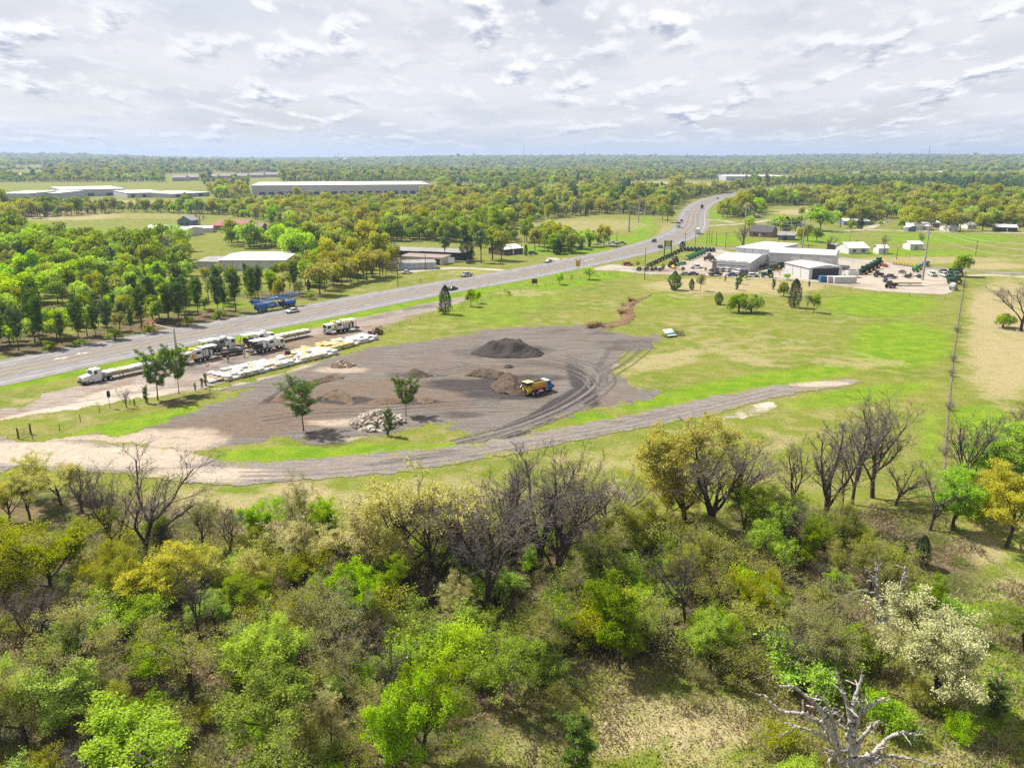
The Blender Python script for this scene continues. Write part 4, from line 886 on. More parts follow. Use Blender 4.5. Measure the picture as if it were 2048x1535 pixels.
def dead_tree(label, base, limbs, seed, r0):
    """a bleached wreck: trunk and limbs as lines through measured points, each with its own depth"""
    R = random.Random(seed); Y = G(*base).y; b0 = G(*base); z0 = float(Hf(b0.x, b0.y)); t = thing('dead_tree', label, 'tree', (b0.x, b0.y, z0), 0, 'trees of the wood in front')
    for i, (nm, pts, ra, rb) in enumerate(limbs):
        dy = 0.0; q = []; lean = R.uniform(-0.45, 0.45) if nm == 'limb' else 0.0
        for j, (x_, y_) in enumerate(pts): q.append(GY(x_, y_, Y + lean * j * 0.9) - t.location)
        P_ = np.array([tuple(v_) for v_ in q]); n_ = max(10, 5 * len(P_)); C3 = np.column_stack([np.interp(np.linspace(0, 1, n_), np.linspace(0, 1, len(P_)), P_[:, c_]) for c_ in range(3)])
        for _ in range(2): C3[1:-1] = (C3[:-2] + 2 * C3[1:-1] + C3[2:]) / 4
        C3[1:-1] += np.array([[R.gauss(0, 0.05) for _ in range(3)] for _ in range(n_ - 2)]); rr = np.linspace(ra, rb, n_) * 0.88 * (1 + 0.10 * np.array([R.gauss(0, 1) for _ in range(n_)]))
        segs = [(*C3[k_], *C3[k_ + 1], rr[k_], rr[k_ + 1], 0) for k_ in range(n_ - 1)]
        if nm == 'limb':
            for k_ in range(3, n_ - 1):
                if R.random() < 0.4:
                    d_ = _tilt(_norm(tuple(C3[k_] - C3[k_ - 1])), R.uniform(0.6, 1.1), R.random() * 6.28); L = R.uniform(0.35, 1.3); p_ = tuple(C3[k_])
                    for _ in range(3): d_ = _norm((d_[0] + R.gauss(0, 0.25), d_[1] + R.gauss(0, 0.25), d_[2] + R.gauss(0, 0.25))); p2 = tuple(p_[c_] + d_[c_] * L / 3 for c_ in range(3)); segs.append((*p_, *p2, rr[k_] * 0.45, rr[k_] * 0.25, 1)); p_ = p2
        Vd, Fd = tubes(segs, 9); obj(nm, mesh_np('dead_' + nm, Vd, Fd, [BARK_W], smooth=True), t)
dead_tree('big bleached dead tree with many broken limbs at the bottom right', (1706, 1582), [('trunk', [(1706, 1590), (1704, 1525), (1704, 1468), (1702, 1440)], 0.55, 0.30), ('limb', [(1704, 1457), (1698, 1420), (1684, 1378), (1670, 1332)], 0.24, 0.10), ('limb', [(1704, 1442), (1710, 1397), (1725, 1349)], 0.25, 0.13), ('limb', [(1707, 1470), (1721, 1426), (1744, 1406), (1769, 1395)], 0.24, 0.10), ('limb', [(1721, 1426), (1727, 1389)], 0.16, 0.12),
    ('limb', [(1708, 1505), (1732, 1460), (1759, 1439)], 0.24, 0.12), ('limb', [(1715, 1520), (1755, 1497), (1783, 1471), (1806, 1461), (1826, 1470), (1846, 1468)], 0.24, 0.06), ('limb', [(1712, 1522), (1769, 1509), (1812, 1515), (1866, 1529)], 0.22, 0.08), ('limb', [(1712, 1530), (1760, 1520), (1800, 1534)], 0.2, 0.1), ('limb', [(1692, 1545), (1673, 1497), (1659, 1454), (1642, 1420), (1622, 1397), (1585, 1371), (1559, 1372)], 0.32, 0.07), ('limb', [(1672, 1490), (1642, 1446), (1608, 1426), (1562, 1422), (1540, 1403), (1531, 1389), (1511, 1386)], 0.22, 0.05),
    ('limb', [(1664, 1480), (1622, 1461), (1593, 1451), (1568, 1444)], 0.16, 0.05), ('limb', [(1593, 1451), (1575, 1464), (1558, 1473)], 0.09, 0.05), ('limb', [(1672, 1475), (1663, 1434), (1653, 1406), (1632, 1383)], 0.2, 0.07), ('limb', [(1698, 1462), (1676, 1446), (1659, 1437)], 0.16, 0.07), ('limb', [(1700, 1500), (1676, 1499), (1656, 1525)], 0.2, 0.1), ('limb', [(1690, 1440), (1672, 1425), (1658, 1430), (1645, 1415)], 0.12, 0.06)], 31, 0.5)
dead_tree('bleached dead tree with stubby limbs behind the cream blossoms', (1760, 1270), [('trunk', [(1760, 1275), (1758, 1235), (1756, 1205)], 0.42, 0.3), ('limb', [(1755, 1230), (1752, 1176), (1741, 1151), (1731, 1130)], 0.24, 0.12), ('limb', [(1755, 1185), (1755, 1150), (1750, 1111)], 0.2, 0.09), ('limb', [(1770, 1247), (1761, 1199), (1755, 1168), (1756, 1128)], 0.22, 0.1), ('limb', [(1768, 1245), (1795, 1193), (1806, 1162), (1812, 1131)], 0.26, 0.13), ('limb', [(1780, 1212), (1800, 1208), (1822, 1198)], 0.14, 0.08), ('limb', [(1752, 1186), (1720, 1178), (1690, 1192)], 0.14, 0.06), ('limb', [(1752, 1220), (1738, 1205), (1716, 1180)], 0.15, 0.07)], 33, 0.4)
# ------------------------------------------------------------------ vehicles
ORD = ['first', 'second', 'third', 'fourth', 'fifth', 'sixth', 'seventh', 'eighth', 'ninth', 'tenth', 'eleventh', 'twelfth', 'thirteenth', 'fourteenth', 'fifteenth', 'sixteenth']
ROADA = math.atan2(0.81, 0.586)                  # heading of the highway past the yard
RUBBER = paint('rubber', (0.018, 0.018, 0.018), 0.9, dirt=0.2); STEEL = paint('steel', (0.30, 0.30, 0.31), 0.4, 0.6, 0.3); DARKM = paint('dark_metal', (0.03, 0.03, 0.033), 0.55, 0.2, 0.2)
WHITE = paint('paint_white', (0.62, 0.62, 0.61), 0.35, dirt=0.15); GLASS = paint('window_glass', (0.02, 0.027, 0.034), 0.08, dirt=0.1, spec=0.7); CHROME = paint('chrome', (0.45, 0.45, 0.46), 0.2, 0.9, 0.1)
LAMP = paint('lamp_lens', (0.6, 0.58, 0.5), 0.15, dirt=0.1); REDL = paint('tail_lens', (0.35, 0.02, 0.015), 0.2, dirt=0.1); YEL = paint('paint_yellow', (0.55, 0.36, 0.02), 0.45, dirt=0.3); ORANGE = paint('paint_orange', (0.55, 0.14, 0.03), 0.5, dirt=0.2)
RUST = paint('rusty', (0.13, 0.065, 0.04), 0.8, dirt=0.5); WOODP = paint('pale_timber', (0.30, 0.22, 0.14), 0.85, dirt=0.4, scale=3); GREYP = paint('paint_grey', (0.24, 0.245, 0.25), 0.4, dirt=0.2)
_wh = {}
def wheel_mesh(r, w, rim=None):
    key = (r, w, rim.name if rim else '')
    if key not in _wh:
        m = MB(); n = 14; prof = [(r * 0.55, w / 2, 1), (r * 0.9, w / 2, 0), (r, w * 0.32, 0), (r, -w * 0.32, 0), (r * 0.9, -w / 2, 0), (r * 0.55, -w / 2, 1)]
        vs_ = []
        for q, (pr, py_, _) in enumerate(prof):
            for i in range(n): a = 2 * math.pi * i / n; vs_.append((pr * math.cos(a), py_, r + pr * math.sin(a)))
        fs = []
        for q in range(len(prof) - 1): fs += [(q * n + i, q * n + (i + 1) % n, (q + 1) * n + (i + 1) % n, (q + 1) * n + i) for i in range(n)]
        m.add(vs_, fs, 0)
        for y_, dr in ((w * 0.36, 1), (-w * 0.36, -1)):
            vs_ = [(r * 0.56 * math.cos(2 * math.pi * i / n), y_, r + r * 0.56 * math.sin(2 * math.pi * i / n)) for i in range(n)] + [(0, y_ + dr * w * 0.08, r)]
            m.add(vs_, [((i, (i + 1) % n, n) if dr < 0 else ((i + 1) % n, i, n)) for i in range(n)], 1)
        _wh[key] = m.mesh('wheel', [RUBBER, rim or STEEL])
    return _wh[key]
def wheel(par, x, y, r, w, rim=None, z=0.0): return obj('wheel', wheel_mesh(r, w, rim), par, (x, y, z))
def col(name, c, rough=0.3): return paint('carpaint_' + name, c, rough, dirt=0.12, scale=1.2, spec=0.6)
COLS = dict(white=(0.62, 0.62, 0.61), black=(0.012, 0.013, 0.016), silver=(0.30, 0.31, 0.33), grey=(0.10, 0.105, 0.115), red=(0.32, 0.018, 0.02), blue=(0.02, 0.05, 0.16), navy=(0.015, 0.022, 0.06), maroon=(0.11, 0.02, 0.03), tan=(0.28, 0.23, 0.16), plum=(0.07, 0.055, 0.075))
CARK = dict(sedan=dict(L=4.7, W=1.8, low=[(-2.35, .35), (2.35, .35), (2.35, .68), (1.0, .88), (-1.6, .92), (-2.35, .85)], cab=(-0.35, 2.7, .88, .52, .60, .78)),
            suv=dict(L=4.8, W=1.9, low=[(-2.4, .42), (2.4, .42), (2.4, .82), (1.05, 1.05), (-2.4, 1.08)], cab=(-0.65, 3.3, 1.05, .68, .80, .82)),
            pickup=dict(L=5.9, W=2.0, low=[(-2.95, .55), (2.95, .55), (2.95, 1.0), (1.25, 1.16), (-0.85, 1.18), (-2.95, 1.1)], cab=(0.2, 2.3, 1.16, .72, .68, .82)))
_carm = {}
def car(kind, color, loc, rz, label, group=None, s_=1.0, cat=None):
    D = CARK[kind]; k_ = (kind, color); W = D['W']; L = D['L']
    if k_ not in _carm:
        bm_ = col(color, COLS[color]); b = MB(); b.prism(D['low'], -W / 2, W / 2)
        if kind == 'pickup': b.box((-1.9, 0, 1.10), (2.0, W - 0.02, 0.14)); b.box((-1.9, 0, 1.2), (1.75, 1.55, 0.05), mi=1)
        cx, cl, cz, ch, tp, ty_ = D['cab']; g = MB(); g.box((cx, 0, cz), (cl, W - 0.12, ch), top=tp, topy=ty_); r = MB(); r.box((cx, 0, cz + ch - 0.01), (cl * tp * 0.96, (W - 0.12) * ty_ * 0.98, 0.07), top=0.92)
        pl = MB()
        for sx_ in (cl / 2, -cl / 2):
            for sy_ in (-1, 1): pl.tube((cx + sx_, sy_ * (W / 2 - 0.07), cz), (cx + sx_ * tp, sy_ * (W / 2 - 0.06) * ty_, cz + ch), 0.055, n=5)
        bu = MB(); bu.box((L / 2 + 0.02, 0, 0.4), (0.14, W * 0.96, 0.22)); bu.box((-L / 2 - 0.02, 0, 0.42), (0.14, W * 0.96, 0.22))
        hl = MB(); hl.box((L / 2 - 0.02, 0, 0.66), (0.1, 0.38, 0.14)); tl = MB(); tl.box((-L / 2 + 0.0, 0, 0.72), (0.08, 0.28, 0.2))
        _carm[k_] = (b.mesh('body', [bm_, DARKM]), g.mesh('windows', GLASS), r.mesh('roof', bm_), pl.mesh('pillars', bm_), bu.mesh('bumper', DARKM), hl.mesh('headlight', LAMP), tl.mesh('taillight', REDL))
    M = _carm[k_]; t = thing({'sedan': 'car', 'suv': 'sport_utility_vehicle', 'pickup': 'pickup_truck'}[kind], label, cat or ('pickup truck' if kind == 'pickup' else 'car'), loc, rz, group); t.scale = (s_,) * 3
    for nm, me_ in zip(('body', 'windows', 'roof', 'pillars', 'bumpers'), M[:5]): obj(nm, me_, t)
    for y_ in (-1, 1): obj('headlight', M[5], t, (0, y_ * (W / 2 - 0.3), 0)); obj('taillight', M[6], t, (0, y_ * (W / 2 - 0.24), 0))
    r_ = 0.40 if kind == 'pickup' else 0.34
    for x_ in (L * 0.31, -L * 0.31):
        for y_ in (-1, 1): wheel(t, x_, y_ * (W / 2 - 0.11), r_, 0.26)
    return t
def GV(px, py, z=0.0): g = G(px, py); return (g.x, g.y, z)
def semi_cab(loc, rz, label, paintm=WHITE):
    t = thing('semi_truck', label, 'truck', loc, rz)
    m = MB(); m.box((0.1, 0, 0.75), (6.4, 0.9, 0.25)); m.build('frame', DARKM, t)
    m = MB(); m.prism([(1.0, .85), (3.05, .85), (3.1, 1.35), (2.95, 1.75), (1.0, 2.05)], -0.95, 0.95); m.build('hood', paintm, t)
    m = MB(); m.prism([(-1.15, .8), (1.0, .8), (1.0, 2.05), (0.55, 2.95), (0.3, 3.1), (-1.15, 3.1)], -1.12, 1.12); m.build('cab', paintm, t)
    m = MB(); m.add([(1.03, -1.0, 2.1), (1.03, 1.0, 2.1), (0.63, 0.95, 2.86), (0.63, -0.95, 2.86)], [(0, 1, 2, 3)]); m.build('windshield', GLASS, t)
    for s_ in (-1, 1):
        m = MB(); m.add([(0.75, s_ * 1.135, 2.05), (-0.25, s_ * 1.135, 2.05), (-0.25, s_ * 1.135, 2.75), (0.5, s_ * 1.135, 2.75)], [(0, 1, 2, 3)]); m.build('side_window', GLASS, t)
        m = MB(); m.tube((-0.9, s_ * 1.05, 0.55), (0.9, s_ * 1.05, 0.55), 0.3, n=12); m.build('fuel_tank', CHROME, t)
        m = MB(); m.box((0.75, s_ * 1.38, 2.1), (0.12, 0.22, 0.6)); m.tube((0.75, s_ * 1.1, 2.4), (0.75, s_ * 1.38, 2.4), 0.03); m.build('mirror', paintm, t)
        m = MB(); m.prism([(1.55, .95), (1.75, 1.2), (2.4, 1.25), (2.75, 1.0), (2.75, .9)], s_ * 0.95 - 0.02, s_ * 1.2 + 0.02) if s_ > 0 else m.prism([(1.55, .95), (1.75, 1.2), (2.4, 1.25), (2.75, 1.0), (2.75, .9)], -1.22, -0.93); m.build('fender', paintm, t)
        m = MB(); m.box((3.06, s_ * 0.85, 1.1), (0.12, 0.35, 0.22)); m.build('headlight', LAMP, t)
        for x_ in (-2.1, -3.35): wheel(t, x_ + 0.25, s_ * 0.95, 0.5, 0.55, WHITE)
        wheel(t, 2.15, s_ * 0.98, 0.5, 0.32, CHROME)
    m = MB(); m.box((3.1, 0, 0.95), (0.08, 1.1, 0.75)); m.build('grille', CHROME, t); m = MB(); m.box((3.2, 0, 0.4), (0.25, 2.2, 0.45)); m.build('bumper', DARKM, t)
    m = MB(); m.box((-2.4, 0, 1.0), (1.0, 0.9, 0.12)); m.build('fifth_wheel', DARKM, t)
    m = MB(); m.tube((-1.3, 0.9, 1.0), (-1.3, 0.9, 3.4), 0.08); m.build('exhaust_stack', CHROME, t)
    return t
def flatbed(loc, rz, label, L=14.0, name='flatbed_trailer'):
    t = thing(name, label, 'trailer', loc, rz)
    m = MB(); m.box((0, 0, 1.15), (L, 2.5, 0.18)); m.build('deck', WOODP, t)
    for s_ in (-1, 1): m = MB(); m.box((0, s_ * 0.5, 0.8), (L * 0.96, 0.14, 0.35)); m.build('beam', DARKM, t); m = MB(); m.box((0, s_ * 1.27, 1.1), (L, 0.04, 0.2)); m.build('side_rail', STEEL, t)
    for s_ in (-1, 1):
        for x_ in (-L / 2 + 1.3, -L / 2 + 2.6): wheel(t, x_, s_ * 0.95, 0.5, 0.55, WHITE)
        m = MB(); m.box((L / 2 - 4.2, s_ * 0.7, 0.1), (0.14, 0.14, 0.8)); m.build('landing_leg', DARKM, t)
    return t
def tank_truck(loc, rz, label, tankc, hopper, canopy=True, cabc=WHITE, cabover=True):
    """a big spreader / volumetric mixing truck: cab, bins, canopy over the rear deck"""
    t = thing('mixing_truck', label, 'truck', loc, rz)
    m = MB(); m.box((0, 0, 0.85), (9.6, 1.0, 0.28)); m.build('frame', DARKM, t)
    m = MB(); m.prism([(3.2, .8), (5.0, .8), (5.05, 1.7), (4.85, 2.8), (3.2, 2.85)], -1.18, 1.18); m.build('cab', cabc, t)
    m = MB(); m.add([(5.07, -1.05, 1.75), (5.07, 1.05, 1.75), (4.9, 1.0, 2.68), (4.9, -1.0, 2.68)], [(0, 1, 2, 3)]); m.build('windshield', GLASS, t)
    for s_ in (-1, 1): m = MB(); m.add([(4.75, s_ * 1.195, 1.75), (3.7, s_ * 1.195, 1.75), (3.7, s_ * 1.195, 2.55), (4.65, s_ * 1.195, 2.55)], [(0, 1, 2, 3)]); m.build('side_window', GLASS, t)
    m = MB(); m.box((5.06, 0, 0.95), (0.06, 1.3, 0.6)); m.build('grille', DARKM, t); m = MB(); m.box((5.1, 0, 0.45), (0.25, 2.3, 0.4)); m.build('bumper', STEEL, t)
    m = MB(); m.box((1.4, 0, 1.15), (2.9, 2.3, 0.25)); m.prism([(0.0, 1.5), (2.85, 1.5), (2.85, 2.9), (2.4, 3.25), (0.4, 3.25), (0.0, 2.9)], -1.15, 1.15); m.build('bin', tankc, t)
    for y_ in (-1.17, 1.17):
        m = MB(); m.add([(0.25, y_, 2.1), (1.5, y_, 2.1), (1.5, y_, 2.75), (0.25, y_, 2.75)], [(0, 1, 2, 3)]); m.build('bin_panel', DARKM, t)
    m = MB(); m.box((2.2, 0, 3.2), (1.1, 1.7, 0.35), top=0.85); m.build('hatch', hopper, t)
    m = MB(); m.box((2.25, -1.2, 1.35), (0.9, 0.25, 1.0)); m.build('side_box', hopper, t); m = MB(); m.box((2.25, 1.2, 1.35), (0.9, 0.25, 1.0)); m.build('side_box', hopper, t)
    m = MB(); m.box((-2.3, 0, 1.13), (4.6, 2.3, 0.12)); m.build('rear_deck', STEEL, t)
    if canopy:
        m = MB(); m.box((-2.3, 0, 3.35), (4.3, 2.5, 0.1)); m.build('canopy', WHITE, t)
        for x_ in (-4.2, -0.4):
            for y_ in (-1.05, 1.05): m = MB(); m.tube((x_, y_, 1.2), (x_, y_, 3.35), 0.05); m.build('canopy_post', DARKM, t)
    m = MB()
    for x_, h_, r_ in ((-0.9, 1.3, 0.36), (-1.8, 1.5, 0.42), (-3.0, 1.1, 0.36)): m.tube((x_, 0.45, 1.25), (x_, 0.45, 1.25 + h_), r_, n=10)
    m.build('drums', WHITE, t); m = MB(); m.box((-2.4, -0.5, 1.25), (1.6, 0.7, 1.0)); m.box((-3.7, -0.2, 1.25), (0.6, 1.2, 1.3)); m.build('machinery', DARKM, t)
    m = MB(); m.path([(-4.5, -1.1, 1.2), (-4.5, -1.1, 2.1), (-4.5, 1.1, 2.1), (-4.5, 1.1, 1.2)], 0.04); m.box((-5.0, 0, 0.55), (0.9, 2.2, 0.5)); m.build('tail_platform', RUST, t)
    for s_ in (-1, 1):
        wheel(t, 4.1, s_ * 1.0, 0.52, 0.34, CHROME)
        for x_ in (0.6, -0.7, -2.0): wheel(t, x_, s_ * 0.95, 0.52, 0.58, WHITE)
    return t
A0 = ROADA
semi_cab(GV(190, 764), A0 + math.pi, 'white day-cab semi truck parked nose-left at the end of the gravel lot')
gtr = G(190, 764); f1 = Vector((math.cos(A0), math.sin(A0), 0))
tl1 = gtr + f1 * 9.0; flatbed((tl1.x, tl1.y, 0), A0 + math.pi, 'flatbed trailer behind the white semi truck, loaded with bagged pallets')
tank_truck(GV(400, 722), A0 + math.pi, 'white mixing truck with yellow hopper, nearest to the roadside pines', WHITE, YEL)
tank_truck(GV(434, 702), A0, 'white truck with a raised canopy behind the black pickup', GREYP, WHITE)
car('pickup', 'black', GV(465, 710), A0 - 0.12, 'black pickup truck parked between the white mixing trucks')
tank_truck(GV(533, 702), A0, 'white mixing truck with rear canopy and many wheels beside the white pallets', WHITE, WHITE)
tank_truck(GV(514, 690), A0, 'white canopied truck partly hidden behind the many-wheeled mixing truck', WHITE, WHITE)
flatbed(GV(575, 680), A0, 'long flatbed trailer with a full row of white bags near the grass verge', 15)
tank_truck(GV(682, 664), A0 + math.pi - 0.25, 'white mixing truck with yellow bins beyond the yellow pallets', WHITE, YEL)
# bagged pallets
BAGW = paint('bag_white', (0.52, 0.52, 0.52), 0.6, dirt=0.12, scale=2.0); BAGY = paint('bag_yellow', (0.56, 0.40, 0.09), 0.6, dirt=0.2, scale=2.0); BAGC = paint('bag_cream', (0.52, 0.44, 0.26), 0.6, dirt=0.2, scale=2.0); BAGL = paint('bag_lilac', (0.46, 0.455, 0.50), 0.6, dirt=0.2, scale=2.0); BAGT = paint('bag_tan', (0.36, 0.27, 0.18), 0.7, dirt=0.4, scale=2.0)
def bale_mesh(seed, mat):
    g = random.Random(seed); bm_ = bmesh.new(); bmesh.ops.create_cube(bm_, size=1.0)
    for v_ in bm_.verts: v_.co.x *= 1.5; v_.co.y *= 1.3; v_.co.z *= 0.52
    bmesh.ops.bevel(bm_, geom=bm_.edges[:], offset=0.10, segments=1, affect='EDGES')
    for v_ in bm_.verts: v_.co += Vector((g.gauss(0, 0.06), g.gauss(0, 0.06), g.gauss(0, 0.045)))
    me_ = bpy.data.meshes.new('bale'); bm_.to_mesh(me_); bm_.free(); me_.materials.append(mat); return me_
BALES = {m.name: [bale_mesh(i, m) for i in range(5)] for m in (BAGW, BAGY, BAGC, BAGL, BAGT)}
_pm = MB()
for y_ in (-0.5, 0, 0.5): _pm.box((0, y_, 0), (1.4, 0.12, 0.1))
for x_ in (-0.6, -0.2, 0.2, 0.6): _pm.box((x_, 0, 0.1), (0.2, 1.2, 0.03))
PALLET = _pm.mesh('pallet', WOODP)
def pallet(x, y, rz, mats, label, group, z=0.03, tiers=2):
    t = thing('bagged_pallet', label, 'pallet', (x, y, z), rz + rnd.gauss(0, 0.04), group); obj('pallet_base', PALLET, t)
    for i in range(tiers):
        m_ = rnd.choice(mats); o = obj('bale', rnd.choice(BALES[m_.name]), t, (rnd.gauss(0, 0.04), rnd.gauss(0, 0.04), 0.39 + 0.52 * i)); o.rotation_euler = (0, 0, rnd.choice((0, math.pi)) + rnd.gauss(0, 0.03))
    return t
def pallet_block(pxa, pya, na, nc, mats, label, group, sa=1.75, sc_=1.55, rag=0.0, tiers=None, ang=None):
    g = G(pxa, pya); a = A0 if ang is None else ang; fx = Vector((math.cos(a), math.sin(a), 0)); fy = Vector((-math.sin(a), math.cos(a), 0))
    for i in range(na):
        for j in range(nc):
            if rag and rnd.random() < rag: continue
            q = g + fx * (i * sa + rnd.gauss(0, 0.05)) + fy * (j * sc_ + rnd.gauss(0, 0.05)); pallet(q.x, q.y, a, mats, label, group, tiers=tiers if tiers else rnd.choice((1, 2, 2, 2, 2)))
pallet_block(457, 761, 19, 5, [BAGW, BAGW, BAGW, BAGC], 'pallet of white bags in the long block beside the yard fence', 'white bagged pallets')
pallet_block(424, 765, 4, 3, [BAGW, BAGC, BAGT], 'low pallet of white and tan bags beside the pine saplings', 'low pallets by the saplings', tiers=1)
pallet_block(618, 713, 10, 5, [BAGY, BAGY, BAGC, BAGC], 'pallet of yellow and cream bags beyond the white pallets', 'yellow bagged pallets', rag=0.06)
pallet_block(703, 691, 6, 4, [BAGL, BAGW], 'pallet of pale lilac bags at the far end of the yellow pallets', 'lilac bagged pallets')
pallet_block(584, 722, 5, 2, [BAGW, BAGC], 'single tier pallet of cream bags between the white and yellow blocks', 'cream bagged pallets', tiers=1)
for i in range(16):
    q = tl1 + f1 * (-6.2 + (i // 2) * 1.75) + Vector((-f1.y, f1.x, 0)) * (0.62 if i % 2 else -0.62); pallet(q.x, q.y, A0, [BAGW, BAGC] if i in (2, 3, 4, 5) else [BAGW], ('near' if i % 2 == 0 else 'far') + ' side pallet on the semi trailer, ' + ORD[i // 2] + ' from the front', 'pallets on the semi trailer', z=1.34, tiers=1)
gt2 = G(575, 680)
for i in range(16):
    q = gt2 + f1 * (-6.6 + (i // 2) * 1.85) + Vector((-f1.y, f1.x, 0)) * (0.62 if i % 2 else -0.62); pallet(q.x, q.y, A0, [BAGW, BAGC], ('near' if i % 2 == 0 else 'far') + ' side pallet on the long flatbed, ' + ORD[i // 2] + ' from the left', 'pallets on the long flatbed', z=1.34, tiers=1)
# red skid machine, rusty machinery, cones, people
def skid(loc, rz, label, body, nm='loader'):
    t = thing(nm, label, 'machine', loc, rz)
    m = MB(); m.prism([(-1.2, .35), (1.0, .35), (1.2, .7), (0.6, 1.1), (-1.2, 1.2)], -0.7, 0.7); m.build('body', body, t)
    m = MB(); m.box((-0.1, 0, 1.15), (1.1, 1.1, 0.9), top=0.9); m.build('cage', DARKM, t); m = MB(); m.path([(-1.0, 0.75, 1.2), (0.9, 0.75, 1.3), (1.6, 0.75, 0.4)], 0.08); m.path([(-1.0, -0.75, 1.2), (0.9, -0.75, 1.3), (1.6, -0.75, 0.4)], 0.08); m.build('lift_arms', body, t)
    m = MB(); m.prism([(1.5, .1), (2.3, .1), (2.3, .2), (1.7, .7), (1.5, .7)], -0.85, 0.85); m.build('bucket', STEEL, t)
    for x_ in (-0.75, 0.65):
        for s_ in (-1, 1): wheel(t, x_, s_ * 0.8, 0.38, 0.3)
    return t
skid(GV(577, 717), A0 + 0.4, 'small red loader at the near end of the cream pallets', paint('paint_red', (0.24, 0.02, 0.025), 0.5))
for (px, py, lab) in ((742, 675, 'rusty brown machine on the gravel beyond the lilac pallets'), (757, 668, 'second rusty machine with a bent boom beside the fence')):
    t = thing('rusty_machine', lab, 'machine', GV(px, py), rnd.random() * 6)
    m = MB(); m.box((0, 0, 0.5), (2.6, 1.4, 0.6)); m.box((-0.6, 0, 1.1), (1.0, 1.0, 0.9), top=0.8); m.build('body', RUST, t); m = MB(); m.path([(0.6, 0, 1.1), (1.4, 0, 2.2), (2.4, 0.2, 1.2)], 0.12); m.build('boom', RUST, t)
    m = MB(); m.box((1.0, 0.3, 1.1), (0.9, 0.8, 0.35)); m.build('tarp', BAGC, t)
    for x_ in (-0.9, 0.9):
        for s_ in (-1, 1): wheel(t, x_, s_ * 0.75, 0.42, 0.3, RUST)
for (px, py, lab) in ((413, 733, 'orange cone beside the yellow hopper truck'), (417, 731, 'orange cone farther from the pines')):
    t = thing('traffic_cone', lab, 'cone', GV(px, py)); m = MB(); m.box((0, 0, 0), (0.42, 0.42, 0.05)); m.build('base', DARKM, t); m = MB(); m.tube((0, 0, 0.05), (0, 0, 0.9), 0.17, 0.03, 10); m.build('cone', ORANGE, t); m = MB(); m.tube((0, 0, 0.45), (0, 0, 0.6), 0.112, 0.09, 10); m.build('band', WHITE, t)
SKIN = paint('skin', (0.28, 0.16, 0.11), 0.6); JEANS = paint('jeans', (0.04, 0.05, 0.08), 0.8)
def person(loc, rz, label, top, hat, walk=0.2):
    t = thing('person', label, 'person', loc, rz)
    J = dict(pel=(0, 0, .95), ch=(0.02, 0, 1.32), nk=(0.03, 0, 1.52), hd=(0.06, 0, 1.64), hd2=(0.05, 0, 1.76), ls=(0, .19, 1.45), le=(-.05, .27, 1.17), lw=(.08, .29, .95), lf=(.12, .28, .84), rs=(0, -.19, 1.45), re=(.06, -.26, 1.18), rw=(.24, -.22, 1.02), rf=(.31, -.19, .98),
             lh=(0, .1, .92), lk=(walk * .6, .11, .5), la=(walk * .5, .11, .09), lt=(walk * .5 + .17, .12, .04), rh=(0, -.1, .92), rk=(-walk * .1, -.11, .5), ra=(-walk, -.11, .09), rt=(-walk + .17, -.12, .04))
    Rr = dict(pel=.15, ch=.16, nk=.06, hd=.085, hd2=.075, ls=.075, le=.05, lw=.04, lf=.035, rs=.075, re=.05, rw=.04, rf=.035, lh=.1, lk=.07, la=.05, lt=.04, rh=.1, rk=.07, ra=.05, rt=.04)
    E_ = [('pel', 'ch'), ('ch', 'nk'), ('nk', 'hd'), ('hd', 'hd2'), ('ch', 'ls'), ('ls', 'le'), ('le', 'lw'), ('lw', 'lf'), ('ch', 'rs'), ('rs', 're'), ('re', 'rw'), ('rw', 'rf'), ('pel', 'lh'), ('lh', 'lk'), ('lk', 'la'), ('la', 'lt'), ('pel', 'rh'), ('rh', 'rk'), ('rk', 'ra'), ('ra', 'rt')]
    ks = list(J); me_ = bpy.data.meshes.new('body'); me_.from_pydata([J[q] for q in ks], [(ks.index(a), ks.index(b)) for a, b in E_], []); o = obj('body', me_, t)
    md = o.modifiers.new('Skin', 'SKIN'); sk = me_.skin_vertices[0].data
    for i, q in enumerate(ks): sk[i].radius = (Rr[q],) * 2
    sk[0].use_root = True; o.modifiers.new('Sub', 'SUBSURF').levels = 1; o.modifiers[-1].render_levels = 1
    k_ = NT('clothed_' + top.name + '_' + hat.name); z_ = k_.n('ShaderNodeSeparateXYZ'); k_.put(z_.inputs[0], k_.objc()); c_ = k_.mix(k_.math('GREATER_THAN', z_.outputs[2], 0.97), (0.04, 0.05, 0.08), (0.32, 0.19, 0.13)); c_ = k_.mix(k_.math('LESS_THAN', z_.outputs[2], 0.1), c_, (0.05, 0.03, 0.02)); me_.materials.append(k_.bsdf(c_, 0.8))
    m = MB(); m.box((0.01, 0, 0.92), (0.36, 0.46, 0.62), top=0.85); m.build('vest', top, t); m = MB(); m.tube((0.05, 0, 1.72), (0.05, 0, 1.84), 0.125, 0.06, 10); m.tube((0.07, 0, 1.715), (0.07, 0, 1.73), 0.16, 0.15, 10); m.build('hard_hat', hat, t)
    return t
HIV = paint('hi_vis', (0.42, 0.44, 0.05), 0.7)
person(GV(489, 716), 2.0, 'person in a yellow vest standing behind the white pallets', HIV, WHITE, 0.1); person(GV(457, 726), 4.0, 'person in a dark olive vest walking past the yellow hopper truck', paint('olive_vest', (0.10, 0.10, 0.05), 0.8), YEL, 0.25)
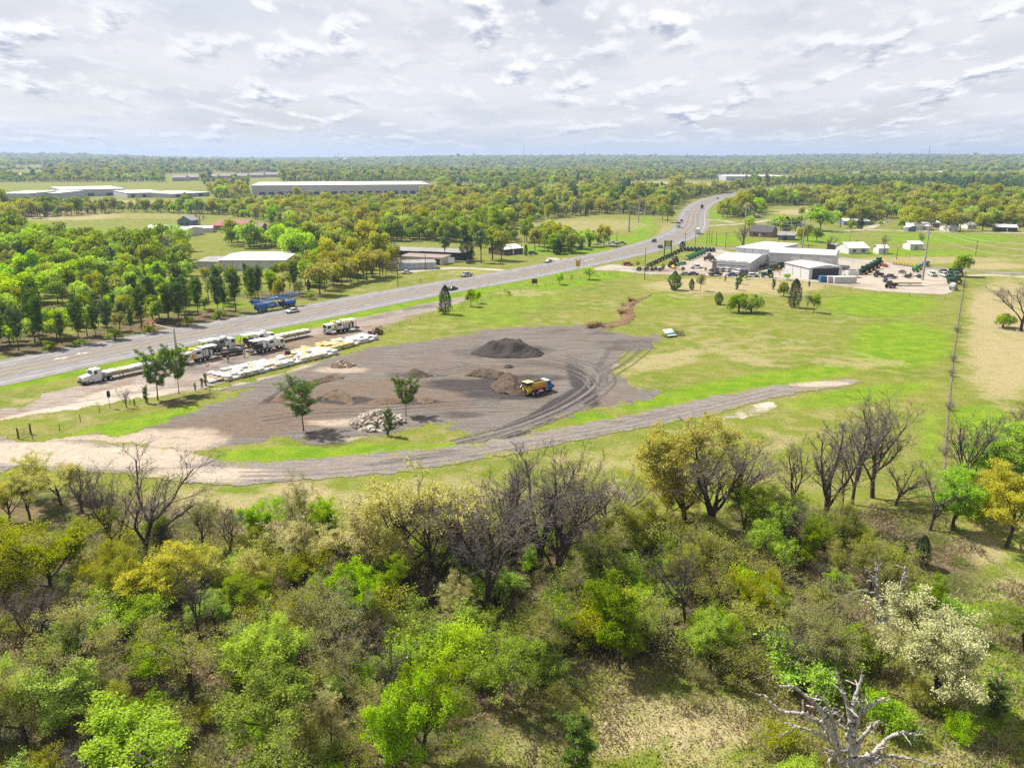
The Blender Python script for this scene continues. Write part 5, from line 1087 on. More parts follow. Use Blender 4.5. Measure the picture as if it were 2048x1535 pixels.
# ------------------------------------------------------------------ piles in the yard
def mound(name, label, poly, hmax, slope, mat, cell=0.5, rough=0.25, cat='pile', crater=None):
    gp = np.array(gpoly(poly)); cen = gp.mean(0)
    def hf(P, ins):
        base_ = np.minimum(hmax, ins * slope); n_ = fbm(P[:, 0] * 0.5, P[:, 1] * 0.5, 4) - 0.47; n2_ = np.abs(fbm(P[:, 0] * 0.9 + 9, P[:, 1] * 0.9, 3) - 0.44)
        h = base_ * (1 + 0.45 * n_) + rough * n_ * sm(ins / 1.5) - 1.8 * rough * n2_ * sm(ins / 1.2)
        for (qx, qy, rr, dp) in (crater or []):
            g_ = G(qx, qy); d = np.hypot(P[:, 0] - g_.x, (P[:, 1] - g_.y)); h = h - dp * (1 - sm(d / rr))
        return np.maximum(h, 0.0) - 0.02
    t = thing(name, label, cat, (0, 0, 0)); o = sheet('heap', [poly], 0.04, cell, mat, rag=0.5, rscale=0.6, parent=t, height=hf, kind=None); return t
M_mill = earth('asphalt_millings', (0.030, 0.026, 0.024), (0.062, 0.054, 0.049), 0.9, 0.8, 0.25); M_soil = earth('dark_soil', (0.045, 0.033, 0.026), (0.115, 0.085, 0.064), 0.8, 0.8, 0.3, (0.15, 0.125, 0.10)); M_bank = earth('bank_soil', (0.085, 0.058, 0.040), (0.165, 0.118, 0.082), 0.7, 0.9, 0.3)
M_clay = earth('eroded_clay', (0.085, 0.05, 0.03), (0.20, 0.125, 0.075), 0.5, 0.9, 0.4, (0.33, 0.27, 0.20))
mound('millings_pile', 'large flat-topped dark pile of asphalt millings at the back of the yard', [(938, 706), (965, 695), (1000, 690), (1045, 690), (1070, 697), (1092, 707), (1082, 714), (1040, 717), (985, 717), (955, 712)], 3.0, 0.6, M_mill, 0.35, 0.5, crater=[(1003, 711, 2.6, 1.1), (1042, 711, 2.6, 1.0)])
mound('soil_pile', 'dark lumpy soil pile beside the yellow truck', [(975, 775), (990, 760), (1012, 752), (1045, 757), (1060, 775), (1052, 792), (1020, 792), (992, 785)], 2.2, 0.65, M_soil, 0.3, 0.9)
mound('soil_pile', 'low dark soil ridge running left from the lumpy pile', [(925, 752), (950, 742), (985, 740), (1020, 750), (1000, 760), (965, 756)], 1.0, 0.6, M_soil, 0.35, 0.4)
mound('soil_pile', 'small dark cone of soil in the middle of the yard', [(800, 752), (815, 744), (832, 741), (850, 745), (868, 752), (850, 756), (820, 757)], 1.3, 0.6, M_soil, 0.3, 0.2)
mound('soil_pile', 'tiny dark heap between the two largest piles', [(1005, 735), (1015, 730), (1030, 734), (1020, 738)], 0.8, 0.7, M_mill, 0.3, 0.1)
mound('soil_bank', 'dark ridge of scraped soil behind the left pine', [(535, 806), (560, 786), (600, 766), (650, 755), (692, 751), (690, 757), (640, 768), (600, 784), (566, 806)], 0.9, 0.5, M_bank, 0.35, 0.5)
mound('soil_bank', 'cut brown bank curving right of the left pine', [(630, 794), (655, 784), (690, 783), (712, 795), (708, 811), (680, 808), (655, 800)], 1.0, 0.6, M_bank, 0.35, 0.5, crater=[(676, 806, 4.0, 1.2)])
mound('soil_bank', 'low brown bank between the two yard pines', [(735, 803), (765, 796), (800, 796), (805, 806), (770, 810), (740, 810)], 0.6, 0.4, M_bank, 0.35, 0.4)
mound('soil_bank', 'low brown bank right of the right yard pine', [(828, 797), (850, 792), (873, 800), (866, 808), (835, 806)], 0.6, 0.4, M_bank, 0.35, 0.4)
GUL = [(1160, 656), (1188, 648), (1214, 645), (1236, 640), (1240, 628), (1238, 616), (1250, 606), (1268, 599), (1290, 592), (1308, 588), (1300, 594), (1280, 602), (1268, 612), (1268, 624), (1274, 634), (1262, 646), (1240, 652), (1222, 657), (1195, 659)]
sheet('eroded_gully', [GUL], 0.05, 0.4, M_clay, rag=0.8, rscale=0.5, height=lambda P, ins: 1.5 * (fbm(P[:, 0] * 0.45, P[:, 1] * 0.45, 4) - 0.36) * sm(ins / 1.6))
# stones
def stone_mesh(seed, mat):
    g = random.Random(seed); bm_ = bmesh.new(); bmesh.ops.create_icosphere(bm_, subdivisions=1, radius=0.5)
    s_ = (g.uniform(0.9, 1.4), g.uniform(0.6, 1.0), g.uniform(0.35, 0.7))
    for v_ in bm_.verts: v_.co = Vector((v_.co.x * s_[0], v_.co.y * s_[1], v_.co.z * s_[2])) * g.uniform(0.75, 1.2)
    me_ = bpy.data.meshes.new('stone'); bm_.to_mesh(me_); bm_.free(); me_.materials.append(mat); return me_
def rubble(label, px, py, rx, ry, h, n, size, mats, seed):
    t = thing('rubble_pile', label, 'pile', GV(px, py)); g = random.Random(seed); ms = [stone_mesh(seed + i, mats[i % len(mats)]) for i in range(6)]
    core = MB(); N_ = 24
    core.add([(rx * 0.95 * math.cos(i * 2 * math.pi / N_), ry * 0.95 * math.sin(i * 2 * math.pi / N_), 0) for i in range(N_)] + [(rx * 0.5 * math.cos(i * 2 * math.pi / N_), ry * 0.5 * math.sin(i * 2 * math.pi / N_), h * 0.62) for i in range(N_)] + [(0, 0, h * 0.85)], [(i, (i + 1) % N_, (i + 1) % N_ + N_, i + N_) for i in range(N_)] + [(i + N_, (i + 1) % N_ + N_, 2 * N_) for i in range(N_)]); core.build('core', M_bank, t)
    for i in range(n):
        a = g.random() * 6.28; r = g.random() ** 0.6; z = h * (1 - r) ** 0.8 * 0.95; s_ = size * g.uniform(0.5, 1.4)
        o = obj('stone', g.choice(ms), t, (rx * r * math.cos(a), ry * r * math.sin(a), max(z, 0.05))); o.rotation_euler = (g.gauss(0, 0.5), g.gauss(0, 0.5), g.random() * 6.28); o.scale = (s_,) * 3
CONC = paint('broken_concrete', (0.30, 0.27, 0.225), 0.9, dirt=0.35); CONC2 = paint('broken_concrete_pale', (0.40, 0.37, 0.32), 0.9, dirt=0.3); STB = paint('brown_stone', (0.27, 0.19, 0.12), 0.9, dirt=0.4)
rubble('big heap of broken concrete between the yard pines', 755, 846, 5.2, 5.0, 2.6, 230, 1.0, [CONC, CONC2, CONC], 70)
rubble('heap of tan broken stone near the fence of the truck lot', 684, 731, 3.1, 3.0, 1.5, 150, 0.6, [STB, CONC, STB], 80)
# tyre tracks
k = NT('tyre_marks'); p = k.pos(); M_tyre = k.bsdf(k.mix(k.ramp(k.noise(p, 1.1, 4, 0.65), 0.38, 0.62), (0.062, 0.054, 0.050), (0.108, 0.095, 0.086)), 0.95, 0, None, 0.05)
k = NT('tyre_marks_pale'); p = k.pos(); M_tyre2 = k.bsdf(k.mix(k.ramp(k.noise(p, 0.9, 4, 0.65), 0.38, 0.62), (0.145, 0.127, 0.118), (0.10, 0.089, 0.084)), 0.95, 0, None, 0.05)
yard = bpy.data.objects['gravel_yard']; trk = bpy.data.objects['dirt_track']
def ruts(pts, mat, par, gauge=1.9, w=0.42, z=0.045):
    Cn = spline([G(*q)[:2] for q in pts], 70)
    for s_ in (-1, 1):
        wv = w * (0.6 + 0.8 * fbm(np.arange(70) * 0.23 + s_ * 5 + pts[0][0], np.full(70, 3.3), 2))[:, None]
        c_ = offset_line(Cn, s_ * gauge / 2); t_ = np.gradient(c_, axis=0); t_ /= np.linalg.norm(t_, axis=1)[:, None]; nn = np.column_stack([-t_[:, 1], t_[:, 0]])
        obj('tyre_track', strip_mesh('tyre_track', c_ + nn * wv / 2, c_ - nn * wv / 2, z + 0.001 * rnd.random(), mat), par)
loop = [(905, 884), (990, 862), (1060, 838), (1125, 808), (1172, 775), (1180, 750), (1150, 728), (1090, 714)]
for i, dx in enumerate((4, 26, 46)): ruts([(x + dx * (0.4 + 0.1 * j), y + dx * 0.12) for j, (x, y) in enumerate(loop)], [M_tyre, M_tyre2, M_tyre][i], yard, w=0.75, z=0.045 + 0.003 * i)
for i, (x0, x1) in enumerate(((1200, 1268), (1226, 1290))): ruts([(x0 - 20, 770), (x0, 748), ((x0 + x1) / 2, 728), (x1, 702), (x1 + 8, 690)], M_tyre, yard, 2.0, 0.3, 0.062 + 0.003 * i)
for i in range(2): ruts([(520 + i * 12, 838 + i * 7), (640, 822 + i * 8), (760, 818 + i * 6), (900, 806 + i * 9), (1000, 800 + i * 9)], M_tyre2 if i % 2 else M_tyre, yard, 1.9, 0.28, 0.075 + 0.003 * i)
for i in range(3): ruts([(860, 742 + i * 5), (960, 728 + i * 4), (1080, 724 + i * 3), (1160, 742 + i * 5), (1190, 768 + i * 6)], M_tyre2 if i != 1 else M_tyre, yard, 1.9, 0.3, 0.09 + 0.003 * i)
M_rutp = paint('rut_pale', (0.19, 0.165, 0.145), 0.95, dirt=0.35, scale=0.3); M_rutd = paint('rut_grey', (0.115, 0.103, 0.095), 0.95, dirt=0.3, scale=0.3)
for i in range(2): ruts([(480, 940 + i * 9), (680, 935 + i * 7), (900, 910 + i * 6), (1100, 876 + i * 4), (1300, 838 + i * 4), (1560, 778 + i * 3)], M_rutd if i else M_rutp, trk, 1.9, 0.35, 0.078 + 0.003 * i)
# the yellow patching truck
t = thing('patching_truck', 'yellow road patching truck with blue cab standing by the dark soil pile', 'truck', GV(1074, 786), math.radians(40))
BLUE = paint('cab_blue', (0.05, 0.14, 0.34), 0.35)
m = MB(); m.box((0, 0, 0.75), (7.6, 0.9, 0.28)); m.build('frame', DARKM, t)
m = MB(); m.prism([(1.9, .8), (3.9, .8), (3.95, 1.5), (3.2, 1.75), (2.9, 2.5), (1.9, 2.55)], -1.12, 1.12); m.build('cab', BLUE, t); m = MB(); m.add([(3.24, -1.0, 1.8), (3.24, 1.0, 1.8), (2.95, 0.95, 2.46), (2.95, -0.95, 2.46)], [(0, 1, 2, 3)]); m.build('windshield', GLASS, t)
m = MB(); m.box((2.35, 0, 2.55), (0.9, 2.0, 0.12)); m.build('cab_roof', WHITE, t)
for s_ in (-1, 1): m = MB(); m.add([(2.9, s_ * 1.13, 1.75), (2.1, s_ * 1.13, 1.75), (2.1, s_ * 1.13, 2.35), (2.8, s_ * 1.13, 2.35)], [(0, 1, 2, 3)]); m.build('side_window', GLASS, t)
m = MB(); m.prism([(-2.2, 1.3), (1.6, 1.3), (1.6, 2.2), (1.3, 2.7), (-2.0, 2.7), (-2.2, 2.2)], -1.15, 1.15); m.build('hopper', YEL, t); m = MB(); m.box((-0.2, 0, 2.7), (2.8, 1.8, 0.06)); m.build('hopper_load', M_mill, t)
m = MB(); m.box((-0.3, -1.2, 1.35), (3.4, 0.12, 0.5)); m.box((-0.3, 1.2, 1.35), (3.4, 0.12, 0.5)); m.build('side_panel', ORANGE, t)
m = MB(); m.tube((-3.3, -0.0, 1.25), (-2.3, 0.0, 1.25), 1.02, 1.05, 16); m.build('rear_drum', YEL, t); m = MB(); m.tube((-3.36, 0, 1.25), (-3.31, 0, 1.25), 0.35, 0.38, 10); m.build('drum_hatch', DARKM, t)
m = MB(); m.path([(-3.4, 0.7, 0.9), (-3.9, 0.9, 1.8), (-3.2, 0.9, 2.5)], 0.07); m.path([(-3.4, -0.8, 0.8), (-3.7, -0.9, 1.6)], 0.06); m.build('pipes', STEEL, t)
m = MB(); m.box((-2.9, 0, 2.35), (1.2, 1.7, 0.6)); m.build('engine_box', DARKM, t); m = MB(); m.box((-2.6, 0, 2.95), (1.8, 1.9, 0.08)); m.build('engine_cover', paint('pale_yellow', (0.6, 0.5, 0.25), 0.5), t)
for s_ in (-1, 1):
    wheel(t, 2.9, s_ * 0.98, 0.5, 0.34, CHROME)
    for x_ in (-0.8, -2.0): wheel(t, x_, s_ * 0.92, 0.5, 0.55, WHITE)
# trees and bushes in and around the yard
YP = [('pine', 607, 862, 755, 'lone pine with a clear trunk at the left front of the yard', 0, 1.25), ('pine', 812, 832, 751, 'pine standing right of the concrete rubble heap', 1, 1.1), ('babypine', 777, 872, 815, 'young pine growing in front of the concrete rubble', 0, 1.0),
      ('pine', 316, 800, 695, 'taller left pine of the pair beside the truck lot', 2, 1.2), ('pine', 358, 788, 690, 'right pine of the pair beside the truck lot', 1, 0.8), ('babypine', 294, 806, 770, 'young pine at the foot of the roadside pair', 1, 0.8),
      ('babypine', 404, 776, 755, 'pine sapling left of the low tan pallets', 0, 0.7), ('babypine', 412, 772, 745, 'pine sapling in front of the low tan pallets', 1, 0.7), ('babypine', 391, 783, 765, 'smallest pine sapling beside the right roadside pine', 0, 0.7), ('babypine', 269, 812, 798, 'tiny pine on the fence line left of the roadside pair', 1, 0.8),
      ('bare', 253, 815, 773, 'small leafless tree on the fence line left of the roadside pines', 5, 1.2), ('juniper', 891, 628, 570, 'dark columnar juniper at the far end of the truck lot', 0, 1.05), ('lime', 880, 628, 612, 'small lime bush hugging the dark columnar juniper', 0, 1.2), ('m_green', 941, 613, 578, 'round green tree right of the columnar juniper', 0, 0.9),
      ('m_lime', 955, 607, 580, 'lime tree behind the round green one by the fence', 0, 0.75), ('m_lime', 1119, 569, 545, 'light green small tree on the fence by the highway', 1, 0.95), ('m_lime', 1178, 559, 533, 'light green tree nearest the dealer driveway', 2, 1.25),
      ('m_bare', 1012, 590, 577, 'leafless shrub by the red fence board', 0, 1.0), ('m_bare', 1144, 565, 548, 'leafless sapling between the two light green fence trees', 1, 0.8), ('m_lime', 1018, 590, 581, 'low lime bush on the fence below the highway', 0, 1.3)]
for kd, bx, by, ty, lab, vv, w in YP: plant(kd, bx, by, ty, lab, None, vv, w)
for (px, py) in ((1196, 652), (1182, 655), (1245, 612), (1244, 628), (1262, 603), (1205, 655)): plant('s_bare' if px % 2 else 's_dry', px, py, None, 'dry brush growing out of the eroded gully', 'brush in the gully', None, 1.6, h=1.6)
# ------------------------------------------------------------------ fences, gate, sign posts
POSTM = paint('fence_post', (0.10, 0.075, 0.055), 0.9, dirt=0.4); WIRE = paint('fence_wire', (0.16, 0.15, 0.14), 0.6, 0.5)
_post = MB(); _post.tube((0, 0, -0.2), (0, 0, 1.35), 0.07, 0.06, 6); POST = _post.mesh('post', POSTM)
def fence(label, pts, gap=5.0, lean=0.04, grp=None):
    P = [G(*q) for q in pts]; t = thing('wire_fence', label, 'fence', (P[0].x, P[0].y, 0), 0, grp); pos = []
    for a, b in zip(P[:-1], P[1:]):
        n = max(1, int((b - a).length / gap))
        for i in range(n): pos.append(a.lerp(b, i / n))
    pos.append(P[-1])
    for q in pos:
        o = obj('post', POST, t, q - P[0]); o.rotation_euler = (rnd.gauss(0, lean), rnd.gauss(0, lean), 0); o.scale = (1, 1, rnd.uniform(0.85, 1.1))
    for z_ in (0.4, 0.8, 1.2):
        m = MB(); m.path([(q.x - P[0].x, q.y - P[0].y, z_) for q in pos], 0.012, 3); m.build('wire', WIRE, t)
    return t
fence('wire fence from the metal gate to the roadside pines', [(66, 878), (120, 862), (200, 826), (260, 808), (292, 802)], 4)
fence('wire fence with weeds between the pallets and the yard', [(420, 786), (500, 757), (580, 728), (660, 706), (740, 682), (800, 655), (860, 635)], 5)
fence('wire fence between the green field and the highway', [(905, 622), (962, 606), (1000, 594), (1060, 580), (1120, 566), (1180, 557), (1235, 546)], 5)
fence('long straight fence with a tan strip dividing the green and tan fields', [(1932, 548), (1921, 620), (1910, 700), (1900, 800), (1893, 880), (1888, 960)], 5)
fence('fence along the front of the dealer lot', [(1270, 548), (1330, 552), (1400, 556), (1480, 561), (1560, 566), (1650, 576), (1750, 587), (1890, 598)], 8)
strip('fence_strip', [(1931, 548), (1920, 620), (1909, 700), (1899, 800), (1892, 880), (1887, 965)], 0.6, 0.02, earth('bare_strip', (0.085, 0.08, 0.035), (0.17, 0.145, 0.085), 0.6))
for i, (px, py) in enumerate(((1913, 665), (1906, 722), (1903, 752), (1928, 575), (1898, 820), (1890, 910))): plant('s_bare', px, py, None, 'leafless scrub growing in the long field fence', 'scrub along the field fence', None, 1.2, h=2.2)
g0 = G(37, 879); g1 = G(69, 882); t = thing('metal_gate', 'rusty pipe gate standing open on dark posts at the yard entrance', 'gate', (g0.x, g0.y, 0))
gp0 = G(37, 877) - g0; gp1 = G(62, 868) - g0
for q in (gp0, gp1): m = MB(); m.tube((q.x, q.y, -0.2), (q.x, q.y, 2.0), 0.16, 0.15, 8); m.build('gate_post', POSTM, t)
d = gp1 - gp0
for z_ in (0.35, 0.75, 1.15, 1.45): m = MB(); m.tube(gp0 + Vector((0, 0, z_)), gp0 + d * 0.96 + Vector((0, 0, z_)), 0.035, n=6); m.build('rail', RUST, t)
for f_ in (0.06, 0.5, 0.94): m = MB(); m.tube(gp0 + d * f_ + Vector((0, 0, 0.3)), gp0 + d * f_ + Vector((0, 0, 1.5)), 0.03, n=6); m.build('upright', RUST, t)
d2 = G(70, 881) - g0
m = MB()
for z_ in (0.5, 1.0, 1.4): m.tube(gp0 + Vector((0, 0, z_)), d2 + Vector((0, 0, z_)), 0.03, n=6)
m.build('swung_leaf', RUST, t)
t = thing('birdhouse_post', 'thin post carrying two dark boxes beside the truck lot fence', 'post', GV(220, 816)); m = MB(); m.tube((0, 0, 0), (0, 0, 3.0), 0.05, n=6); m.build('pole', POSTM, t)
for z_ in (2.3, 2.9): m = MB(); m.box((0.05, 0, z_), (0.5, 0.4, 0.5)); m.prism([(-0.35, z_ + .5), (0.4, z_ + .5), (0.02, z_ + .72)], -0.28, 0.28); m.build('box', DARKM, t)
for (px, py) in ((168, 838), (172, 836)): pass

# the wreck on the grass: a white and green striped panel trailer over a heap of brush
t = thing('wrecked_trailer', 'tipped white and green panel trailer on a brush heap right of the yard', 'trailer', GV(1338, 673), 0.5); t.scale = (0.85, 1.25, 0.68)
for i in range(6): m = MB(); m.add([(-1.6 + i * 0.62, -0.9, 0.75), (-1.05 + i * 0.62, -0.9, 0.75), (-0.75 + i * 0.62, 1.3, 2.7), (-1.3 + i * 0.62, 1.3, 2.7), (-1.6 + i * 0.62, -0.84, 0.68), (-1.05 + i * 0.62, -0.84, 0.68), (-0.75 + i * 0.62, 1.36, 2.63), (-1.3 + i * 0.62, 1.36, 2.63)], [(0, 1, 2, 3), (7, 6, 5, 4), (0, 4, 5, 1), (1, 5, 6, 2), (2, 6, 7, 3), (3, 7, 4, 0)]); m.build('plank', WHITE, t)
m = MB(); m.add([(-1.7, -0.62, 1.03), (2.1, -0.62, 1.03), (2.2, 0.0, 1.58), (-1.6, 0.0, 1.58)], [(0, 1, 2, 3)]); m.build('green_stripe', paint('stripe_green', (0.02, 0.16, 0.11), 0.5), t)
m = MB(); m.box((0, -0.9, 0.45), (3.6, 0.25, 0.3)); m.box((-1.2, 0.3, 0.45), (0.2, 2.6, 0.25)); m.box((1.2, 0.3, 0.45), (0.2, 2.6, 0.25)); m.build('frame', RUST, t)
for x_ in (-1.5, 1.5): wheel(t, x_, -1.0, 0.36, 0.26)
for i, (px, py) in enumerate(((1352, 671), (1360, 670), (1347, 668), (1330, 674), (1366, 672))): plant('s_bare', px, py, None, 'tangled grey brush heaped against the tipped panel trailer', 'brush at the tipped trailer', None, 1.3, h=1.9 if i < 3 else 1.0)
# ------------------------------------------------------------------ traffic on the highway
def on_road(px, py):
    g = G(px, py); i = int(np.argmin(np.hypot(CL[:, 0] - g.x, CL[:, 1] - g.y))); return (g.x, g.y, 0.06), at_arc(arc[i], 0)[1]
for kd, c_, px, py, fl, lab in (('pickup', 'silver', 933, 553, 1, 'silver pickup truck on the far lane above the columnar juniper'), ('sedan', 'silver', 1096, 525, 1, 'silver car on the far lane near the middle of the highway'), ('sedan', 'navy', 905, 580, 0, 'dark car half hidden behind the columnar juniper'), ('sedan', 'white', 585, 625, 1, 'white car overtaking the blue drilling rig'),
                                ('suv', 'black', 1308, 484, 1, 'black car in the turn lane before the highway bend'), ('suv', 'black', 1321, 496, 0, 'black car on the near lane passing the green dealer sign'), ('suv', 'navy', 1363, 443, 1, 'small dark car coming round the outside of the bend'), ('pickup', 'grey', 1435, 398, 0, 'far dark pickup beyond the highway bend'),
                                ('suv', 'grey', 1202, 486, 0, 'silver grey car waiting on the side road'), ):
    q, h = on_road(px, py); car(kd, c_, q, h + (math.pi if fl else 0), lab)
for px, py, c_, lab in ((1225, 488, 'white', 'white van-like pickup in the middle of the side road queue'), (1243, 489, 'tan', 'pale tan pickup nearest the highway on the side road')): car('pickup', c_, GV(px, py, 0.05), 0.1, lab)
def box_truck(px, py, fl, lab, boxm, cabm, L=8.0):
    q, h = on_road(px, py); t = thing('box_truck', lab, 'truck', q, h + (math.pi if fl else 0))
    m = MB(); m.box((-1.0, 0, 1.0), (L - 2, 2.5, 2.7)); m.build('cargo_box', boxm, t); m = MB(); m.prism([(L / 2 - 2.0, .6), (L / 2, .6), (L / 2, 1.5), (L / 2 - 0.6, 2.5), (L / 2 - 2.0, 2.6)], -1.1, 1.1); m.build('cab', cabm, t)
    m = MB(); m.add([(L / 2 + 0.02, -1, 1.55), (L / 2 + 0.02, 1, 1.55), (L / 2 - 0.55, 0.95, 2.4), (L / 2 - 0.55, -0.95, 2.4)], [(0, 1, 2, 3)]); m.build('windshield', GLASS, t); m = MB(); m.box((0, 0, 0.7), (L - 0.6, 0.9, 0.3)); m.build('frame', DARKM, t)
    for x_ in (L / 2 - 1.2, -L / 2 + 1.6):
        for s_ in (-1, 1): wheel(t, x_, s_ * 1.0, 0.48, 0.35, WHITE)
box_truck(1396, 468, 0, 'white box truck on the near lanes in the highway bend', WHITE, WHITE); box_truck(1356, 455, 1, 'dark truck with pale load coming down the outer lanes of the bend', DARKM, WHITE, 7); box_truck(1404, 417, 0, 'dark truck driving away at the top of the bend', DARKM, DARKM, 8)
# the blue rig: a long carrier with its mast laid flat
q, h = on_road(553, 618); t = thing('drilling_rig', 'long blue drilling rig with its mast laid flat driving along the far lane', 'truck', (q[0], q[1], 0.06), h + math.pi)
RB = paint('rig_blue', (0.025, 0.13, 0.42), 0.4, dirt=0.25); RB2 = paint('rig_navy', (0.02, 0.03, 0.075), 0.45, dirt=0.3)
m = MB(); m.box((0, 0, 0.85), (15.5, 1.2, 0.35)); m.build('frame', RB2, t)
m = MB(); m.prism([(5.4, .8), (7.9, .8), (8.0, 1.6), (7.6, 2.6), (5.4, 2.6)], -1.2, 1.2); m.build('cab', RB, t); m = MB(); m.add([(7.99, -1.05, 1.7), (7.99, 1.05, 1.7), (7.63, 1.0, 2.5), (7.63, -1.0, 2.5)], [(0, 1, 2, 3)]); m.build('windshield', GLASS, t)
for s_ in (-1, 1): m = MB(); m.add([(7.5, s_ * 1.21, 1.65), (6.3, s_ * 1.21, 1.65), (6.3, s_ * 1.21, 2.4), (7.4, s_ * 1.21, 2.4)], [(0, 1, 2, 3)]); m.build('side_window', GLASS, t)
m = MB(); m.box((2.8, 0, 1.25), (4.2, 2.3, 1.3)); m.build('engine_housing', RB, t); m = MB(); m.box((2.8, -1.17, 1.5), (2.4, 0.04, 0.7)); m.box((2.8, 1.17, 1.5), (2.4, 0.04, 0.7)); m.build('radiator_grille', STEEL, t)
m = MB(); m.tube((-2.2, -1.0, 1.9), (-2.2, 1.0, 1.9), 0.8, n=14); m.build('drawworks', RB2, t); m = MB(); m.box((-5.2, 0, 1.2), (4.4, 2.2, 0.9)); m.build('rear_housing', RB, t)
m = MB()
for y_ in (-0.6, 0.6):
    for z0, z1 in ((3.1, 3.5), (4.0, 4.4)): m.tube((-9.5, y_, z1), (9.2, y_, z0), 0.09, n=5)
for i in range(13):
    x_ = -9.3 + i * 1.5; zt = 3.5 - 0.4 * (x_ + 9.5) / 18.7
    for y_ in (-0.6, 0.6): m.tube((x_, y_, zt), (x_ + 1.5, y_, zt + 0.88), 0.05, n=4)
    m.tube((x_, -0.6, zt), (x_, 0.6, zt), 0.05, n=4); m.tube((x_, -0.6, zt + 0.9), (x_, 0.6, zt + 0.9), 0.05, n=4)
m.build('mast', RB, t); m = MB(); m.box((8.6, 0, 3.0), (1.6, 1.3, 1.1)); m.build('crown_block', RB, t); m = MB(); m.box((-8.2, 0, 3.2), (2.6, 1.2, 1.0)); m.build('mast_base', GREYP, t); m = MB(); m.box((1.0, 0, 3.2), (4.0, 1.0, 0.75)); m.build('travelling_block', paint('rig_pale', (0.25, 0.38, 0.50), 0.5), t)
m = MB(); m.tube((6.0, -0.5, 2.6), (6.0, -0.5, 3.2), 0.1); m.tube((6.0, 0.5, 2.6), (6.0, 0.5, 3.2), 0.1); m.tube((-5.5, -0.5, 2.1), (-5.5, -0.5, 3.5), 0.12); m.tube((-5.5, 0.5, 2.1), (-5.5, 0.5, 3.5), 0.12); m.build('mast_rest', RB2, t)
for x_ in (6.4, 5.0, -3.6, -5.0, -6.4):
    for s_ in (-1, 1): wheel(t, x_, s_ * 1.0, 0.56, 0.45, STEEL)
# mast-arm flasher, signs, poles
t = thing('mast_arm_signal', 'grey mast arm pole with orange flashers reaching over the highway', 'traffic signal', GV(353, 706)); GALV = paint('galvanised', (0.36, 0.36, 0.37), 0.45, 0.3, 0.2)
m = MB(); m.tube((0, 0, 0), (0, 0, 6.4), 0.26, 0.2, 10); m.box((0, 0, 0), (0.7, 0.7, 0.15)); m.build('pole', GALV, t); ad = Vector((-0.81, 0.586, 0))
m = MB(); m.tube((0, 0, 6.2), ad * 12.5 + Vector((0, 0, 6.6)), 0.16, 0.1, 8); m.build('arm', GALV, t); m = MB(); m.box((0.3, -0.1, 1.0), (0.5, 0.4, 0.9)); m.build('control_box', GALV, t)
for d_ in (9.4, 11.6):
    for z_ in (6.15, 6.95): m = MB(); c_ = ad * d_; m.tube((c_.x - 0.16, c_.y - 0.2, z_), (c_.x + 0.16, c_.y + 0.2, z_), 0.32, n=10); m.build('flasher', ORANGE, t)
c_ = ad * 10.5; m = MB(); m.box((c_.x, c_.y, 6.1), (0.9, 0.06, 0.9), rz=0.95); m.build('sign_panel', WHITE, t)
def utility_pole(px, py, ty, lab, grp=None, arm=True, mat=None):
    hgt = HT(px, py, ty); t = thing('utility_pole', lab, 'pole', GV(px, py), rnd.uniform(0.2, 0.6), grp); m = MB(); m.tube((0, 0, -0.3), (0, 0, hgt), 0.17, 0.11, 7); m.build('pole', mat or POSTM, t)
    if arm:
        m = MB(); m.box((0, 0, hgt - 0.9), (2.4, 0.12, 0.14)); m.build('crossarm', mat or POSTM, t)
        for x_ in (-1.1, 0, 1.1): m = MB(); m.tube((x_, 0, hgt - 0.78), (x_, 0, hgt - 0.45), 0.06, n=6); m.build('insulator', GALV, t)
    return t, hgt
for px, py, ty, lab, arm in ((796, 575, 515, 'wooden pole left of the white shed by the highway', True), (851, 540, 507, 'thin pole in front of the storage units', False), (1043, 510, 476, 'light pole beside the small cypress by the pale roofed house', False), (1208, 490, 455, 'wooden pole left of the parked cars on the side road', True), (1197, 487, 461, 'short pole behind the side road', False),
                             (1213, 486, 459, 'pole right of the tallest one by the side road', False), (1233, 497, 463, 'slim pole at the mouth of the side road', False), (1289, 560, 495, 'sign pole below the highway bend', False), (1370, 489, 465, 'pole beside the dark conifer at the dealer corner', True), (1390, 494, 460, 'pole by the verge opposite the box truck', False),
                             (1413, 488, 462, 'leftmost pole of the row by the lane', False), (1418, 487, 461, 'second pole of the row by the lane', False), (1423, 486, 460, 'third pole of the row by the lane', False), (1432, 492, 463, 'fourth pole of the row by the lane', False), (1451, 497, 464, 'tall pole left of the dealer building roof', True), (1698, 490, 471, 'dark pole between bare trees and the white house', False),
                             (1793, 519, 495, 'lamp pole behind the yellow implements', False), (1951, 511, 480, 'dark pole with a grey transformer in the right field', True), (1108, 462, 441, 'pole at the edge of the meadow woods', False), (1555, 505, 478, 'pole behind the long dealer building', False), (1616, 503, 487, 'short pole behind the dealer workshop', False)):
    utility_pole(px, py, ty, lab, None, arm)
tall = []
